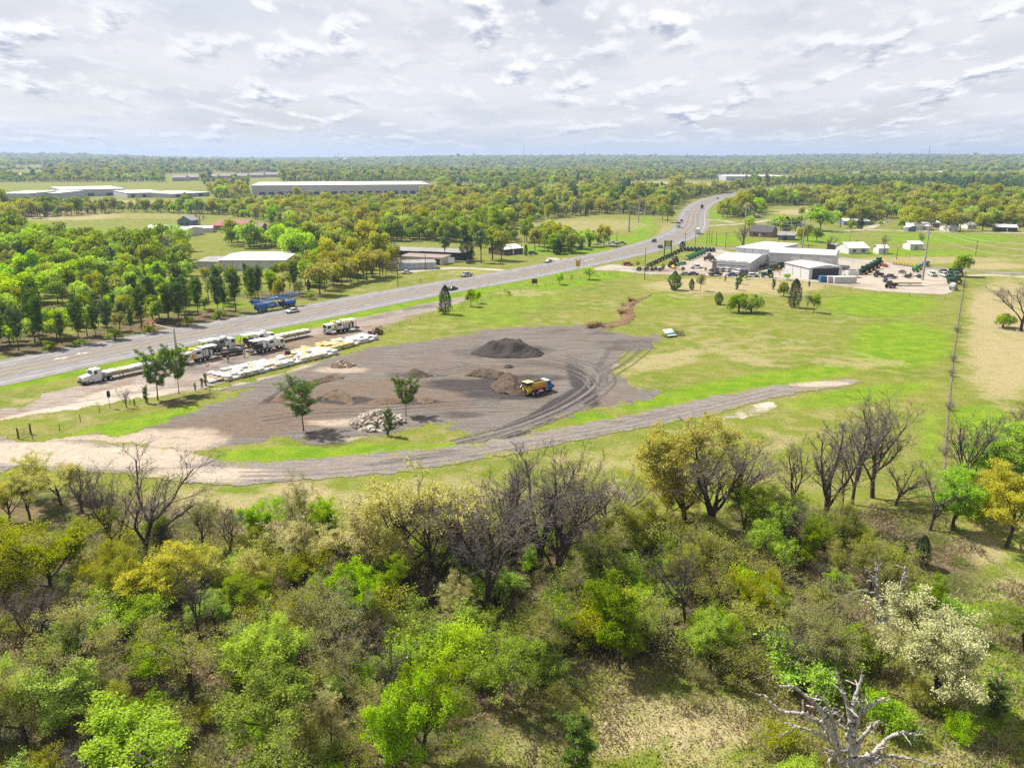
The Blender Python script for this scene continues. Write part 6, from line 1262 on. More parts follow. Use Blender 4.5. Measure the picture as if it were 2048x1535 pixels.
for px, py, ty, lab in ((1258, 464, 409, 'tall teal steel pole at the edge of the meadow by the highway'), (1277, 446, 400, 'tall steel pole behind the teal one'), (1290, 433, 390, 'tallest distant steel pole by the woods'), (1487, 494, 408, 'tall grey steel pole beside the bare tree behind the dealer'), (1604, 503, 439, 'tall steel pole behind the long dealer building'), (1845, 560, 446, 'tall steel pole standing in the dealer lot')):
    hgt = HT(px, py, ty); t = thing('steel_pole', lab, 'pole', GV(px, py)); tm = paint('teal_steel', (0.13, 0.24, 0.26), 0.5, 0.2, 0.2) if px == 1258 else GALV
    m = MB(); m.tube((0, 0, -0.3), (0, 0, hgt), 0.5, 0.24, 12); m.build('shaft', tm, t)
    for z_ in (0.98, 0.9, 0.82): m = MB(); m.tube((-1.5, 0.2, hgt * z_ + 0.4), (0, 0, hgt * z_), 0.09, n=6); m.tube((1.5, -0.2, hgt * z_ + 0.4), (0, 0, hgt * z_), 0.09, n=6); m.build('arm', tm, t)
    tall.append((t.location.copy(), hgt))
def wires(lab, A, B, offs, r=0.035, sag=3.0):
    t = thing('power_line', lab, 'cable', (A[0].x, A[0].y, 0)); 
    for (ox, z_) in offs:
        p0 = A[0] + Vector((ox, 0, A[1] * z_)); p1 = B[0] + Vector((ox, 0, B[1] * z_)); pts = [p0.lerp(p1, i / 14) - Vector((A[0].x, A[0].y, 0)) - Vector((0, 0, sag * 4 * (i / 14) * (1 - i / 14))) for i in range(15)]
        m = MB(); m.path(pts, r, 3); m.build('wire', GALV, t)
O3 = [(-1.4, 0.98), (1.4, 0.9), (-1.4, 0.82)]
wires('power lines from the dealer lot pole to the pole behind the workshop', tall[5], tall[4], O3, 0.05, 4); wires('power lines from the workshop pole to the grey pole by the bare tree', tall[4], tall[3], O3, 0.05, 4); wires('power lines crossing the highway bend', tall[3], tall[0], O3, 0.06, 4)
R0 = (G(2120, 640), 24.0); wires('power lines running off to the right over the tan field', tall[5], R0, O3, 0.05, 3)
def board_sign(px, py, w, hgt, z0, mat, lab, rz=0.0, legs=2, nm='road_sign', cat='sign'):
    t = thing(nm, lab, cat, GV(px, py), rz); 
    for i in range(legs): x_ = (i - (legs - 1) / 2) * w * 0.7; m = MB(); m.tube((x_, 0.06, 0), (x_, 0.06, z0 + hgt), 0.06, n=6); m.build('leg', POSTM, t)
    m = MB(); m.box((0, 0, z0), (w, 0.06, hgt)); m.build('panel', mat, t); return t
board_sign(1069, 572, 2.2, 1.8, 1.0, RUST, 'rust red board on posts in the fence by the highway')
t = board_sign(1156, 537, 2.0, 2.6, 1.0, YEL, 'yellow diamond warning signs with red flags beside the driveway', legs=1)
for x_ in (-0.7, 0.7): m = MB(); m.add([(x_, -0.05, 3.6), (x_ + 0.7 * (1 if x_ > 0 else -1), -0.05, 4.1), (x_, -0.05, 4.5)], [(0, 1, 2)]); m.build('flag', ORANGE, t)
board_sign(841, 568, 0.5, 0.6, 1.6, GREYP, 'small grey sign on the verge by the shaded bank', legs=1); board_sign(903, 531, 3.0, 2.6, 1.2, WHITE, 'white board sign at the storage yard gate'); board_sign(890, 530, 1.0, 0.8, 0.9, ORANGE, 'small orange sign at the storage yard gate', legs=1); board_sign(1425, 527, 2.0, 1.0, 0.6, GREYP, 'low grey sign by the dealer corner')
# dealer's pylon sign: two green posts, emblem panel above a plain one
JDG = paint('dealer_green', (0.018, 0.125, 0.045), 0.45, dirt=0.2); JDY = paint('dealer_yellow', (0.62, 0.48, 0.03), 0.45, dirt=0.2)
gs = G(1335, 513); t = thing('dealer_sign', 'tall green two-post sign with a yellow leaping deer emblem at the dealer', 'sign', (gs.x, gs.y, 0), 0.12)
for x_ in (-1.75, 1.75): m = MB(); m.box((x_, 0, 0), (0.45, 0.5, 8.2)); m.build('post', JDG, t)
m = MB(); m.box((0, 0, 5.2), (3.0, 0.3, 2.7)); m.build('emblem_panel', JDG, t); m = MB(); m.box((0, 0, 3.6), (3.0, 0.3, 1.5)); m.build('lower_panel', WHITE, t)
m = MB(); n_ = 20
pts = [(1.15 * math.copysign(abs(math.cos(a)) ** 0.6, math.cos(a)), 1.05 * math.copysign(abs(math.sin(a)) ** 0.6, math.sin(a))) for a in [2 * math.pi * i / n_ for i in range(n_)]]
m.add([(x_, -0.16, 6.55 + z_) for x_, z_ in pts], [tuple(range(n_))]); m.build('emblem_field', JDY, t)
deer = [(-0.85, -0.15), (-0.5, 0.1), (-0.1, 0.15), (0.3, 0.3), (0.45, 0.6), (0.75, 0.55), (0.6, 0.35), (0.55, 0.05), (0.85, -0.35), (0.5, -0.2), (0.3, -0.15), (-0.2, -0.2), (-0.55, -0.6), (-0.45, -0.2), (-0.65, -0.1)]
m = MB(); m.add([(x_, -0.17, 6.5 + z_) for x_, z_ in deer], [tuple(range(len(deer)))]); m.path([(0.5, -0.17, 7.1), (0.35, -0.17, 7.4), (0.1, -0.17, 7.45)], 0.05, 4); m.build('leaping_deer', JDG, t)
m = MB(); m.box((0, -0.16, 4.55), (2.4, 0.02, 0.12)); m.build('name_rule', GREYP, t)
# ------------------------------------------------------------------ buildings
TIN = paint('galvalume_roof', (0.46, 0.465, 0.475), 0.4, 0.15, 0.12, 0.05, 0.5); TINW = paint('white_roof', (0.56, 0.56, 0.55), 0.5, dirt=0.15, scale=0.1); GWALL = paint('grey_metal_wall', (0.47, 0.47, 0.49), 0.5, 0.1, 0.1, 0.15); DOORW = paint('door_white', (0.58, 0.58, 0.58), 0.5, dirt=0.15, scale=0.3); BRICK = paint('tan_brick', (0.26, 0.17, 0.125), 0.85, dirt=0.25, scale=3)
SHING = paint('dark_shingle', (0.065, 0.06, 0.065), 0.9, dirt=0.3, scale=2); REDR = paint('red_roof', (0.20, 0.035, 0.03), 0.7, dirt=0.3); REDB = paint('barn_red', (0.17, 0.035, 0.035), 0.8, dirt=0.35); SIDW = paint('white_siding', (0.52, 0.52, 0.50), 0.7, dirt=0.2); SIDB = paint('blue_siding', (0.13, 0.17, 0.24), 0.7, dirt=0.2); OLDTIN = paint('old_tin', (0.26, 0.25, 0.245), 0.55, 0.1, 0.45, 0.3); BROWNW = paint('brown_wall', (0.10, 0.065, 0.05), 0.8)
def building(name, label, fl, fr, depth, hgt, wall, roof, kind='gable', rise=1.5, openings=(), cat='building', side_open=(), back=None, over=0.4, panels=0, grp=None):
    """front edge from ground pixel fl to fr; the body runs back from it. openings: (x0, x1, z0, z1, part, material) along the front"""
    a = G(*fl); b = G(*fr); d = b - a; W = d.length; rz = math.atan2(d.y, d.x); t = thing(name, label, cat, (a.x, a.y, 0), rz, grp); D = depth
    m = MB()
    if kind == 'gable' : m.add([(0, 0, 0), (W, 0, 0), (W, D, 0), (0, D, 0), (0, 0, hgt), (W, 0, hgt), (W, D, hgt), (0, D, hgt), (0, D / 2, hgt + rise), (W, D / 2, hgt + rise)], [(0, 1, 5, 4), (2, 3, 7, 6), (1, 2, 6, 9, 5), (3, 0, 4, 8, 7)])
    elif kind == 'cross': m.add([(0, 0, 0), (W, 0, 0), (W, D, 0), (0, D, 0), (0, 0, hgt), (W, 0, hgt), (W, D, hgt), (0, D, hgt), (W / 2, 0, hgt + rise), (W / 2, D, hgt + rise)], [(0, 1, 5, 8, 4), (2, 3, 7, 9, 6), (1, 2, 6, 5), (3, 0, 4, 7)])
    else: m.add([(0, 0, 0), (W, 0, 0), (W, D, 0), (0, D, 0), (0, 0, hgt), (W, 0, hgt), (W, D, hgt + rise), (0, D, hgt + rise)], [(0, 1, 5, 4), (2, 3, 7, 6), (1, 2, 6, 5), (3, 0, 4, 7)])
    m.build('wall', wall, t); o_ = over; e_ = 0.12; r_ = MB()
    def slab(p): n_ = len(p); r_.add([(x_, y_, z_ + 0.03) for x_, y_, z_ in p] + [(x_, y_, z_ + 0.03 + e_) for x_, y_, z_ in p], [tuple(range(n_ - 1, -1, -1)), tuple(range(n_, 2 * n_))] + [(i, (i + 1) % n_, (i + 1) % n_ + n_, i + n_) for i in range(n_)])
    if kind == 'gable':
        s_ = rise / (D / 2); slab([(-o_, -o_, hgt - o_ * s_), (W + o_, -o_, hgt - o_ * s_), (W + o_, D / 2, hgt + rise), (-o_, D / 2, hgt + rise)]); slab([(-o_, D / 2, hgt + rise), (W + o_, D / 2, hgt + rise), (W + o_, D + o_, hgt - o_ * s_), (-o_, D + o_, hgt - o_ * s_)])
    elif kind == 'cross':
        s_ = rise / (W / 2); slab([(-o_, -o_, hgt - o_ * s_), (W / 2, -o_, hgt + rise), (W / 2, D + o_, hgt + rise), (-o_, D + o_, hgt - o_ * s_)]); slab([(W / 2, -o_, hgt + rise), (W + o_, -o_, hgt - o_ * s_), (W + o_, D + o_, hgt - o_ * s_), (W / 2, D + o_, hgt + rise)])
    else: slab([(-o_, -o_, hgt), (W + o_, -o_, hgt), (W + o_, D + o_, hgt + rise), (-o_, D + o_, hgt + rise)])
    ro = r_.build('roof', roof, t)
    for (x0, x1, z0, z1, nm, mt) in openings:
        x0 *= W; x1 *= W; o = MB().box(((x0 + x1) / 2, -0.03, z0), (x1 - x0, 0.1, z1 - z0)).build(nm, mt, t)
        if z1 - z0 > 2.6 and x1 - x0 > 3: MB().box(((x0 + x1) / 2, -0.09, z0 + (z1 - z0) * 0.42), (x1 - x0 - 0.3, 0.03, 0.3)).build('door_light', GLASS, o)
        elif nm == 'window': MB().box(((x0 + x1) / 2, -0.08, z0 - 0.12), (x1 - x0 + 0.2, 0.16, 0.1)).build('sill', DOORW, o)
    for (y0, y1, z0, z1, nm, mt) in side_open: MB().box((W + 0.03, (y0 + y1) / 2 * D, z0), (0.1, (y1 - y0) * D, z1 - z0)).build(nm, mt, t)
    for i in range(1, panels):
        if not any(x0 * W - 0.3 < i * W / panels < x1 * W + 0.3 for x0, x1, *_ in openings): MB().box((i * W / panels, -0.05, 0.0), (0.12, 0.1, hgt - 0.1)).build('downspout', GREYP, t)
    return t
DL = HT(1424, 538, 523)
building('dealer_building', 'grey metal sales building with a wide pale roof and garage-white front', (1424, 539), (1498, 544), 38, HT(1498, 544, 526), GWALL, TIN, 'gable', 1.6, [(0.13, 0.40, 0.4, 4.6, 'wall_panel', DOORW), (0.43, 0.66, 0.4, 4.6, 'wall_panel', DOORW), (0.69, 0.95, 0.4, 4.6, 'wall_panel', DOORW), (0.0, 0.11, 0.2, 5.0, 'brick_pier', BRICK)], panels=0)
building('dealer_building', 'tallest grey block of the dealer with flat pale roof', (1470, 524), (1538, 530), 30, HT(1538, 530, 500), GWALL, TIN, 'shed', 0.6, [(0.3, 0.4, 0.2, 2.4, 'door', DOORW)], panels=4)
building('dealer_building', 'long grey workshop wing with four roll-up doors', (1537, 533), (1667, 540), 20, HT(1667, 540, 511), GWALL, TIN, 'gable', 1.4, [(0.02, 0.13, 0.1, 4.6, 'roll_up_door', DOORW), (0.34, 0.48, 0.1, 5.0, 'roll_up_door', DOORW), (0.53, 0.68, 0.1, 5.0, 'roll_up_door', DOORW), (0.78, 0.97, 0.1, 5.2, 'roll_up_door', DOORW), (0.21, 0.24, 0.1, 2.3, 'door', DARKM), (0.215, 0.245, 5.9, 6.3, 'wall_lamp', LAMP)], side_open=[(0.2, 0.6, 0.1, 4.5, 'roll_up_door', DOORW)], panels=8)
building('dealer_shed', 'small grey shed with open right end in front of the workshop', (1569, 547), (1617, 559), 15, HT(1617, 559, 536), GWALL, TIN, 'gable', 0.9, [], side_open=[(0.1, 0.9, 0.1, 4.4, 'opening_shade_panel', DARKM)], panels=3)  # flat dark panel on the right end paints the shade of an opening
# vehicles and machines of the dealer
_trm = {}
def tractor(px, py, rz, lab, grp=None, colr='green', sc_=1.0, loader=False):
    bodym = {'green': JDG, 'yellow': JDY, 'red': paint('tractor_red', (0.33, 0.03, 0.025), 0.5), 'dark': DARKM, 'blue': paint('tractor_blue', (0.02, 0.10, 0.22), 0.5), 'brown': RUST}[colr]
    t = thing('tractor', lab, 'tractor', GV(px, py, 0.05), rz, grp); t.scale = (sc_,) * 3; key = (colr, loader)
    if key not in _trm:
        h_ = MB(); h_.prism([(0.3, .9), (2.1, .9), (2.2, 1.3), (2.0, 1.75), (0.3, 1.95)], -0.42, 0.42); c_ = MB(); c_.box((-0.55, 0, 1.1), (1.6, 1.35, 1.6), top=0.85); r_ = MB(); r_.box((-0.5, 0, 2.7), (1.7, 1.5, 0.14), top=0.9); f_ = MB(); f_.box((-0.9, 0.78, 1.55), (1.3, 0.45, 0.12)); f_.box((-0.9, -0.78, 1.55), (1.3, 0.45, 0.12)); a_ = MB(); a_.box((0.5, 0, 0.55), (3.0, 0.5, 0.4)); l_ = MB(); l_.path([(0.5, 0.6, 1.5), (2.6, 0.6, 1.6), (3.4, 0.6, 0.5)], 0.1); l_.path([(0.5, -0.6, 1.5), (2.6, -0.6, 1.6), (3.4, -0.6, 0.5)], 0.1); l_.prism([(3.3, .2), (4.1, .2), (4.1, .3), (3.5, .9), (3.3, .9)], -0.95, 0.95)
        _trm[key] = [('hood', h_.mesh('hood', bodym)), ('cab', c_.mesh('cab', GLASS)), ('cab_roof', r_.mesh('cab_roof', bodym)), ('fenders', f_.mesh('fenders', bodym)), ('axle_housing', a_.mesh('axle_housing', DARKM))] + ([('loader', l_.mesh('loader', bodym))] if loader else [])
    for nm, me_ in _trm[key]: obj(nm, me_, t)
    for s_ in (-1, 1): wheel(t, -0.95, s_ * 0.85, 0.88, 0.5, JDY if colr == 'green' else STEEL); wheel(t, 1.55, s_ * 0.75, 0.55, 0.36, JDY if colr == 'green' else STEEL)
    return t
def implement(px, py, rz, lab, grp=None, mat=None, n=5, w=3.2):
    mat = mat or JDG; t = thing('farm_implement', lab, 'implement', GV(px, py, 0.05), rz, grp); m = MB(); m.box((0, 0, 0.75), (0.25, w, 0.2)); m.box((-0.9, 0, 0.75), (0.2, w, 0.18)); m.tube((0, 0, 0.85), (2.2, 0, 0.6), 0.1, n=6); m.tube((-0.9, w * 0.3, 0.85), (0, w * 0.3, 0.85), 0.08, n=5); m.tube((-0.9, -w * 0.3, 0.85), (0, -w * 0.3, 0.85), 0.08, n=5); m.box((-0.4, 0, 0.95), (0.7, w * 0.6, 0.6), top=0.7); m.build('frame', mat, t)
    for i in range(n): y_ = (i - (n - 1) / 2) * w / n; m = MB(); m.tube((-0.5, y_ - 0.04, 0.45), (-0.5, y_ + 0.04, 0.45), 0.45, n=12); m.build('disc', STEEL, t)
    return t
def baler(px, py, rz, lab, grp=None, mat=None):
    mat = mat or JDG; t = thing('round_baler', lab, 'implement', GV(px, py, 0.05), rz, grp); m = MB(); m.prism([(-1.4, .7), (-0.6, .45), (0.6, .45), (1.1, .8), (1.2, 1.8), (0.6, 2.5), (-0.6, 2.7), (-1.5, 2.2), (-1.7, 1.4)], -1.0, 1.0); m.build('chamber', mat, t); m = MB(); m.box((1.9, 0, 0.6), (1.9, 0.25, 0.2)); m.build('drawbar', mat, t); m = MB(); m.box((0.2, -1.05, 0.9), (1.4, 0.08, 0.9)); m.box((0.2, 1.05, 0.9), (1.4, 0.08, 0.9)); m.build('side_shield', JDY, t)
    for s_ in (-1, 1): wheel(t, -0.1, s_ * 1.2, 0.5, 0.35, JDY)
for i in range(9): tractor(1367 + i * 7.3, 501.5 + i * 0.25, 1.9, ORD[i] + ' tractor from the left in the back row of the dealer', 'back row of tractors at the dealer', 'brown' if i % 3 else 'green', 0.8)
for i in range(11): tractor(1299 + i * 6.1, 533 - i * 2.95, 2.4, ORD[i] + ' tractor from the front of the slanting row under the dealer sign', 'slanting row of tractors under the sign', 'green' if i % 4 != 2 else 'red' if i == 2 else 'brown', 0.72)
for i in range(6): baler(1376 + i * 6.0, 521 - i * 2.6, 2.3, ORD[i] + ' green baler from the front of the packed row', 'row of green balers')
for px, py, c_, lab in ((1346, 528, 'brown', 'brown tractor with raised loader beside the yellow attachments'), (1352, 524, 'brown', 'brown tractor behind the one with the raised loader'), (1344, 535, 'dark', 'dark tractor left of the yellow attachments'), (1416, 521, 'brown', 'brown tractor left of the sales building'), (1420, 518, 'dark', 'dark tractor behind the brown one by the sales building'), (1528, 538, 'brown', 'small brown tractor at the inner corner of the buildings'),
                        (1547, 541, 'brown', 'brown loader left of the workshop doors'), (1557, 536, 'green', 'green loader tractor in front of the first workshop door'), (1645, 539, 'green', 'green tractor in front of the last workshop door'), (1756, 554, 'brown', 'small dark tractor left of the plum pickup'), (1780, 576, 'dark', 'lone dark tractor on the grass in front of the dealer lot')):
    tractor(px, py, rnd.random() * 6, lab, None, c_, 1.0, loader=px in (1346, 1547, 1557))
for px, py, lab in ((1358, 532, 'green mower deck left end of the short green row'), (1364, 530, 'green mower deck in the middle of the short green row'), (1370, 529, 'green mower deck right end of the short green row')): implement(px, py, 0.3, lab)
implement(1348, 537, 0.1, 'yellow attachment frame in front of the brown tractors', None, JDY, 4, 4.5)
for i in range(8): implement(1274 + i * 7.2, 542 - 1.2 * (i % 2), rnd.random() * 6, ORD[i] + ' small dark implement from the left inside the dealer front fence', 'implements along the dealer front fence', DARKM, 3, 2.0)
t = tractor(1535, 555, 2.9, 'green and yellow backhoe tractor near the small shed', None, 'green', 1.25, True); m = MB(); m.path([(-1.4, 0, 1.0), (-2.6, 0, 2.6), (-3.8, 0, 1.8), (-3.9, 0, 0.7)], 0.14); m.build('backhoe_arm', JDY, t)
for i, (px, py) in enumerate(((1724, 549), (1733, 545), (1741, 541), (1748, 537), (1754, 531))): tractor(px, py, 3.6, ORD[i] + ' green tractor from the front in the row right of the white trailer', 'green tractors right of the white trailer', 'green', 1.35)
implement(1771, 534, 0.2, 'red implement beside the green tractor row', None, paint('tractor_red', (0.33, 0.03, 0.025), 0.5), 5, 4.5)
for i in range(11): implement(1787 + i * 5.4, 528.5 + i * 0.75, 1.4, ORD[i] + ' yellow implement from the left along the back fence', 'yellow implements along the back fence', JDY, 3, 1.8)
baler(1852, 533, 0.5, 'blue green sprayer at the right end of the yellow row', None, paint('tractor_blue', (0.02, 0.10, 0.22), 0.5)); baler(1832, 544, 0.4, 'green harvester front of the pair beside the tall pole', None); baler(1838, 540, 0.4, 'green harvester behind its twin beside the tall pole', None)
for px, py, lab in ((1803, 547, 'dark implement in the middle of the open lot'), (1812, 556, 'brown implement left of the tall pole foot'), (1822, 554, 'grey implement touching the tall pole foot'), (1836, 556, 'brown implement right of the tall pole foot')): implement(px, py, rnd.random() * 6, lab, None, RUST if px % 2 else DARKM, 4, 3.6)
for i, (px, py) in enumerate(((1911, 547), (1913, 553), (1907, 561), (1909, 568))): tractor(px, py, 2.8, ORD[i] + ' green machine from the back against the field fence', 'machines against the field fence', 'green', 1.3)
baler(1907, 580, 0.6, 'pale green harvester at the front corner by the field fence', None, paint('pale_green', (0.30, 0.38, 0.34), 0.5))
for px, py, kd, c_, a, lab in ((1371, 550, 'sedan', 'silver', 0.1, 'silver car by the front fence of the dealer'), (1387, 550, 'sedan', 'navy', 0.1, 'navy car beside the silver one by the front fence'), (1393, 537, 'pickup', 'white', 0.2, 'white pickup in the middle of the dealer driveway'), (1427, 544, 'suv', 'black', 2.0, 'black car at the corner of the sales building'), (1439, 543, 'suv', 'silver', 2.0, 'silver car left of the two white cars by the sales building'), (1452, 543, 'suv', 'white', 2.0, 'white car in front of the sales building panels'),
                               (1431, 551, 'pickup', 'black', 0.3, 'black pickup in front of the row of cars'), (1474, 546, 'suv', 'white', 2.0, 'white car at the right end of the sales building'), (1486, 547, 'suv', 'navy', 2.0, 'dark blue car beside the last white car'), (1490, 554, 'sedan', 'black', 0.1, 'black car behind the small pines'), (1506, 554, 'suv', 'white', 0.2, 'white car right of the bush in the front strip'), (1465, 552, 'sedan', 'blue', 0.2, 'blue car behind the front strip tree'),
                               (1681, 537, 'sedan', 'silver', 0.3, 'silver car at the right corner of the workshop'), (1632, 549, 'pickup', 'blue', 0.2, 'blue truck left of its twin by the open shed'), (1646, 549, 'pickup', 'blue', 0.2, 'blue truck with tarpaulin right of its twin'), (1779, 557, 'pickup', 'plum', 0.05, 'plum coloured pickup parked sideways in the open lot'), (1865, 552, 'pickup', 'white', 1.4, 'white pickup right of the tall pole'), (1888, 553, 'pickup', 'white', 1.5, 'white pickup in front of a dark one'), (1887, 547, 'pickup', 'grey', 1.5, 'dark grey pickup behind the white one'),
                               (1256, 531, 'suv', 'red', 0.2, 'red car on the driveway at the left of the dealer'), (814, 547, 'sedan', 'white', 0.5, 'white car beside the storage units'), (941, 527, 'suv', 'black', 0.8, 'black car under the trees at the storage yard'), (1066, 509, 'suv', 'navy', 0.2, 'dark car beside the pale roofed house')): car(kd, c_, GV(px, py, 0.05), a, lab)
for px, py, L_, H_, mt, lab in ((1652, 564, 5.5, 2.4, paint('box_blue', (0.03, 0.13, 0.25), 0.5), 'blue steel container at the front of the dealer lot'), (1668, 565, 6.0, 2.5, paint('box_cream', (0.42, 0.42, 0.40), 0.5), 'pale container beside the blue one'), (1688, 566, 9.0, 2.6, SIDW, 'long white container right of the pale one')):
    t = thing('container', lab, 'container', GV(px, py), 0.03); m = MB(); m.box((0, 0, 0.1), (L_, 2.4, H_)); m.build('shell', mt, t); nr = int(L_ / 0.5)
    m = MB()
    for i in range(nr): m.box((-L_ / 2 + 0.3 + i * 0.5, -1.22, 0.3), (0.2, 0.06, H_ - 0.4))
    m.build('ribs', mt, t); m = MB(); m.box((L_ / 2 + 0.02, 0, 0.3), (0.05, 2.1, H_ - 0.4)); m.build('doors', GREYP, t)
t = thing('stock_trailer', 'white trailer with rounded nose behind the containers', 'trailer', GV(1702, 555), 0.5); m = MB(); m.prism([(-3.2, .6), (2.6, .6), (3.4, 1.2), (3.3, 2.6), (2.8, 3.0), (-3.2, 3.0)], -1.15, 1.15); m.build('body', WHITE, t); m = MB(); m.box((0, 0, 3.0), (4.0, 1.2, 0.25)); m.build('roof_rack', DARKM, t); m = MB(); m.box((4.0, 0, 0.5), (1.4, 0.2, 0.2)); m.build('hitch', DARKM, t)
for x_ in (-0.9, 0.1):
    for s_ in (-1, 1): wheel(t, x_, s_ * 1.05, 0.4, 0.3)
flatbed(GV(1810, 571), -0.05, 'empty low flatbed trailer on the grass edge of the dealer lot', 12.0)
implement(1773, 565, 0.0, 'dark frame implement left of the empty flatbed', None, DARKM, 4, 4.0)
# left of the highway: storage sheds, flat roof works, farm
building('carport_shed', 'long open-sided carport shed with tin roof, leftmost of the storage row', (686, 506), (765, 516), 11, 3.4, DARKM, OLDTIN, 'shed', 0.4, [(0.05, 0.3, 0.1, 2.8, 'bay', BROWNW), (0.36, 0.6, 0.1, 2.8, 'bay', GWALL)]); building('carport_shed', 'long tin roofed shed in the middle of the storage row', (762, 513), (840, 517), 12, 3.4, DARKM, OLDTIN, 'shed', 0.5, [(0.1, 0.3, 0.1, 2.6, 'bay', SIDW), (0.6, 0.8, 0.1, 2.8, 'bay', BROWNW)]); building('carport_shed', 'tin roofed shed with dark bays at the right of the storage row', (841, 517), (925, 521), 12, 3.6, DARKM, OLDTIN, 'shed', 0.4, [(0.05, 0.2, 0.1, 2.6, 'bay', SIDB), (0.5, 0.7, 0.1, 2.8, 'bay', BROWNW)])  # closed dark walls paint in the shade under the open-sided roofs
building('storage_units', 'white row of storage units with blue trim', (798, 540), (872, 538), 9, 2.9, SIDW, OLDTIN, 'shed', 0.3, [(0.05 + i * 0.155, 0.17 + i * 0.155, 0.1, 2.4, 'unit_door', paint('pale_blue', (0.35, 0.42, 0.47), 0.5)) for i in range(6)]); building('storage_units', 'rusty roofed storage row behind the white units', (800, 526), (884, 530), 10, 3.2, SIDW, paint('rust_roof', (0.25, 0.19, 0.165), 0.7, dirt=0.4), 'shed', 0.4, [(0.7, 0.95, 0.1, 2.6, 'bay', DARKM)])
building('house', 'pale roofed house beside the small dark cypress', (1008, 511), (1046, 507), 12, 3.0, BROWNW, TINW, 'gable', 1.6, [(0.2, 0.35, 1.0, 2.2, 'window', GLASS), (0.6, 0.75, 1.0, 2.2, 'window', GLASS), (0.45, 0.52, 0.1, 2.2, 'door', DOORW)], 'house')
building('works_building', 'wide flat grey roof building behind the roadside pines', (440, 541), (572, 541), 34, 4.5, GWALL, TIN, 'gable', 1.0, [(0.3, 0.4, 0.1, 3.2, 'roll_up_door', DOORW)], panels=5); building('works_building', 'lower grey roof left of the wide flat building', (395, 540), (442, 541), 20, 3.8, GWALL, OLDTIN, 'gable', 0.8)
building('barn', 'small red barn with pale roof in the left meadow', (293, 468), (331, 468), 14, 3.6, REDB, TINW, 'gable', 1.6, [(0.2, 0.4, 0.1, 2.8, 'door', BROWNW)], 'barn'); building('barn', 'white metal barn right of the red one', (337, 472), (372, 473), 18, 4.0, SIDW, TINW, 'gable', 1.4, [(0.5, 0.7, 0.1, 3, 'door', GREYP)], 'barn'); building('house', 'blue grey farmhouse behind the white barn', (356, 456), (384, 456), 14, 5.2, SIDB, GREYP, 'cross', 3.0, [(0.2, 0.4, 2.0, 3.6, 'window', GLASS), (0.6, 0.8, 2.0, 3.6, 'window', GLASS)], 'house')
building('house', 'long house with a bright red roof by the oaks', (424, 460), (486, 462), 20, 3.2, BRICK, REDR, 'gable', 3.4, [(0.2, 0.3, 1, 2.2, 'window', GLASS), (0.5, 0.6, 1, 2.2, 'window', GLASS)], 'house'); building('house', 'brown house right of the red roofed one', (506, 463), (524, 463), 12, 3.2, BROWNW, paint('brown_roof', (0.16, 0.12, 0.115), 0.8), 'gable', 2.0, [(0.3, 0.6, 1, 2.2, 'window', GLASS)], 'house'); building('shed', 'low pale shed in the farmyard', (378, 466), (425, 465), 14, 3, SIDW, TINW, 'gable', 1.0)
# right side houses
building('house', 'brick house with a broad dark roof near the bend', (1498, 473), (1542, 475), 16, 3.2, BRICK, SHING, 'gable', 3.6, [(0.2, 0.35, 1, 2.3, 'window', GLASS), (0.6, 0.75, 1, 2.3, 'window', GLASS), (0.45, 0.52, 0.1, 2.2, 'door', DOORW)], 'house'); building('shed', 'blue grey shed with mixed tin roof below the trees', (1556, 480), (1590, 481), 11, 3.0, SIDB, OLDTIN, 'gable', 1.8, [(0.3, 0.5, 0.1, 2.4, 'door', DARKM)])
building('house', 'white roofed cottage with hedge behind the dealer lot', (1697, 508), (1737, 507), 12, 3.0, SIDW, TINW, 'gable', 2.4, [(0.2, 0.35, 1, 2.2, 'window', GLASS), (0.45, 0.55, 0.1, 2.2, 'door', DOORW), (0.65, 0.8, 1, 2.2, 'window', GLASS)], 'house'); building('shed', 'dark open shed left of the white roofed cottage', (1676, 502), (1692, 501), 8, 2.8, DARKM, OLDTIN, 'shed', 0.5); building('shed', 'white shed standing alone in the right pasture', (1820, 500), (1845, 500), 9, 3.2, SIDW, TINW, 'gable', 1.2, [(0.4, 0.6, 0.1, 2.3, 'door', GREYP)]); building('shed', 'small white shed behind the bare tree by the cottage', (1757, 508), (1776, 508), 7, 3, SIDW, TINW, 'gable', 1.4)  # the open shed's dark walls paint in the shade inside it
for fl, fr, w_, r_, lab in (((1688, 450), (1738, 450), SIDB, TINW, 'white roofed house behind the round conifer at the right'), ((1813, 460), (1860, 461), SIDW, TINW, 'long white roofed mobile home with a pale blue garage'), ((1896, 463), (1916, 463), SIDW, TINW, 'white mobile home behind the ochre oaks'), ((1935, 458), (1952, 458), SIDW, GREYP, 'grey roofed house between ochre oaks'), ((1992, 463), (2034, 464), DARKM, TINW, 'white roofed dark building at the far right edge'), ((1932, 436), (1944, 436), SIDW, TINW, 'small white house among the trees at the right'), ((1845, 455), (1880, 455), BRICK, TINW, 'house with white roof behind the mobile home')):
    building('house', lab, fl, fr, 12, 3.0, w_, r_, 'gable', 1.4, [(0.2, 0.3, 1, 2.1, 'window', GLASS), (0.5, 0.56, 0.1, 2.1, 'door', DOORW), (0.7, 0.8, 1, 2.1, 'window', GLASS)], 'house')
building('shed', 'pale blue garage in front of the long mobile home', (1816, 463), (1832, 463), 6, 2.8, SIDB, TINW, 'cross', 1.0)
building('shed', 'white roof among trees left of the side road meadow', (965, 446), (983, 446), 14, 4, SIDW, TINW, 'gable', 1.2); building('shed', 'low white roof right of its twin among the trees', (915, 446), (930, 446), 12, 4, SIDW, TINW, 'gable', 1.2)
